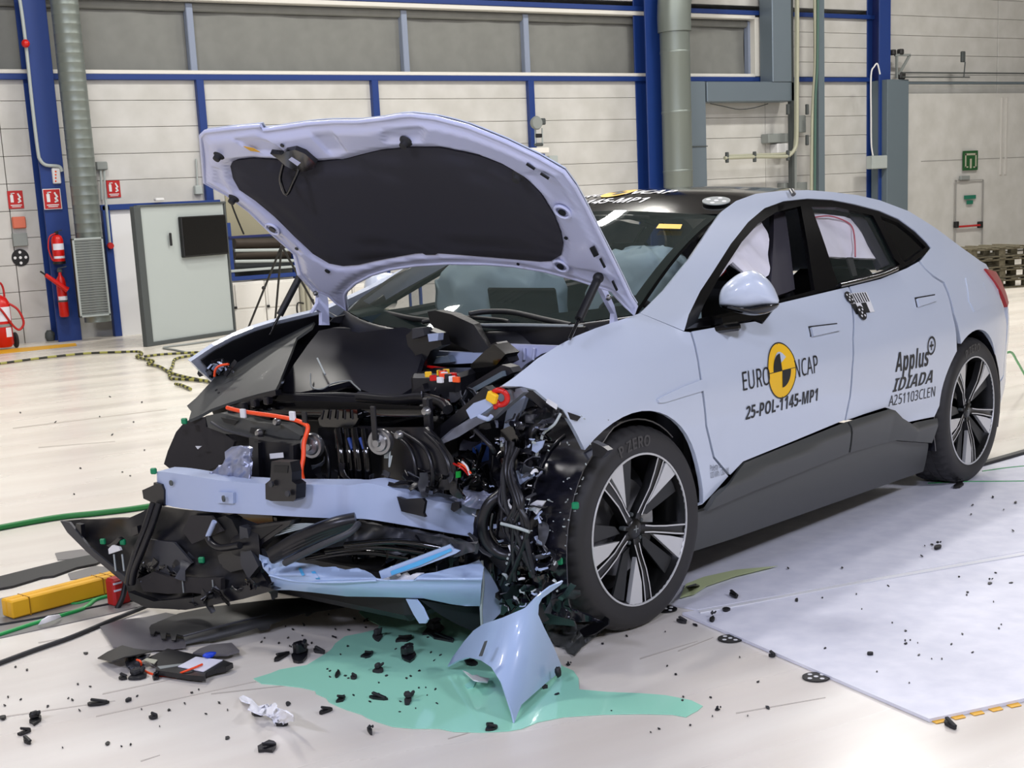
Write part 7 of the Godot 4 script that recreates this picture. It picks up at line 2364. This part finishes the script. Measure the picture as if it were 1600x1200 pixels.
	# scuffs in the floor coating
	for q in [[[60, 1005], [140, 990]], [[160, 1085], [300, 1055]], [[10, 1120], [180, 1095]], [[150, 1120], [400, 1065]], [[330, 1085], [480, 1068]], [[1000, 1030], [1090, 1002]], [[1060, 1018], [1115, 996]], [[700, 1155], [740, 1143]], [[220, 1190], [250, 1180]], [[1150, 1115], [1290, 1090]], [[60, 700], [180, 690]], [[20, 670], [260, 640]]]:
		var a := Vector2(q[0][0], q[0][1])
		var b := Vector2(q[1][0], q[1][1])
		var s := (b - a).orthogonal().normalized() * 0.9
		lay("scuff", [[a.x, a.y], [b.x, b.y], [b.x + s.x, b.y + s.y], [a.x + s.x * 2, a.y + s.y * 2]], 0.0012, 0.001, M.get("scuff"), fo)


func splinter(px: float, py: float, lpx: float, wpx: float, ang: float, kind: int, label: String, cat: String, group: String) -> void:
	var on_plate := px > 1066 and (py < 957 + (px - 1066) * 0.43) and py < 1124 and px < 1700 and px + py > 2010
	var h0 := 0.0125 if on_plate else 0.002
	var r := RandomNumberGenerator.new()
	r.seed = int(px * 7 + py * 13)
	var a := deg_to_rad(ang)
	var ux := Vector2(cos(a), -sin(a))
	var uy := Vector2(sin(a), cos(a))
	var m: Material = [M.plastic, M.black, M.rubber][r.randi() % 3]
	var c := fl(px, py)
	var mb := MB.new()
	var n := 9
	var pts := []
	for i in n:
		var t := TAU * i / n
		var k := r.randf_range(0.55, 1.0)
		var q := Vector2(px, py) + ux * cos(t) * lpx / 2 * k + uy * sin(t) * wpx / 2 * k
		pts.append(fl(q.x, q.y, h0) - c)
	var th := 0.003 if lpx < 12 else 0.009
	var top := []
	for p in pts: top.append(p + Vector3(0, th, 0))
	if kind == 1:
		mb.extr(top, th, Vector3.UP)
		if lpx > 14:
			mb.beam((pts[0] + pts[1]) / 2 + Vector3(0, th, 0), pts[4] * 0.6 + Vector3(0, th + 0.012, 0), 0.012, 0.008, 0.002)
	elif kind == 4:
		mb.extr([fl(px - 13, py + 5, h0) - c, fl(px + 12, py + 3, h0) - c, fl(px + 4, py, 0.07) - c, fl(px + 5, py, 0.10) - c], 0.006)
	else:
		mb.extr(top, th, Vector3.UP)
		var s := lpx / 420.0
		var hh := wpx / 420.0
		mb.box(Vector3(0, h0 + th + hh * 0.35, 0), Vector3(s * 0.55, hh * 0.7, s * 0.4), 0.006, Basis(Vector3.UP, r.randf() * 2.0))
		if kind == 2:
			mb.box(Vector3(s * 0.2, h0 + th + hh * 0.5, 0.01), Vector3(s * 0.3, hh * 0.8, s * 0.18), 0.004, Basis.from_euler(Vector3(r.randf(), r.randf(), r.randf())))
		else:
			mb.box(Vector3(s * 0.1, h0 + th + hh * 0.72, 0.0), Vector3(s * 0.4, hh * 0.2, s * 0.3), 0.004, Basis(Vector3.UP, 0.3))
	var o := put("splinter" if cat == "splinter" else "crumb", mb, m, null, label, cat, group)
	o.position = c


func rope(px: Array, label: String) -> void:
	var p := []
	for q in px:
		p.append(fl(q[0], q[1], 0.02))
	p = smooth(p, 10)
	var mb := MB.new()
	for i in p.size() - 1:
		mb.tint = Color(0.30, 0.29, 0.07) if (i / 2) % 2 else Color(0.02, 0.02, 0.015)
		mb.tube([p[i], p[i + 1]], 0.015, 6)
	put("rope", mb, M.tint, null, label, "rope")
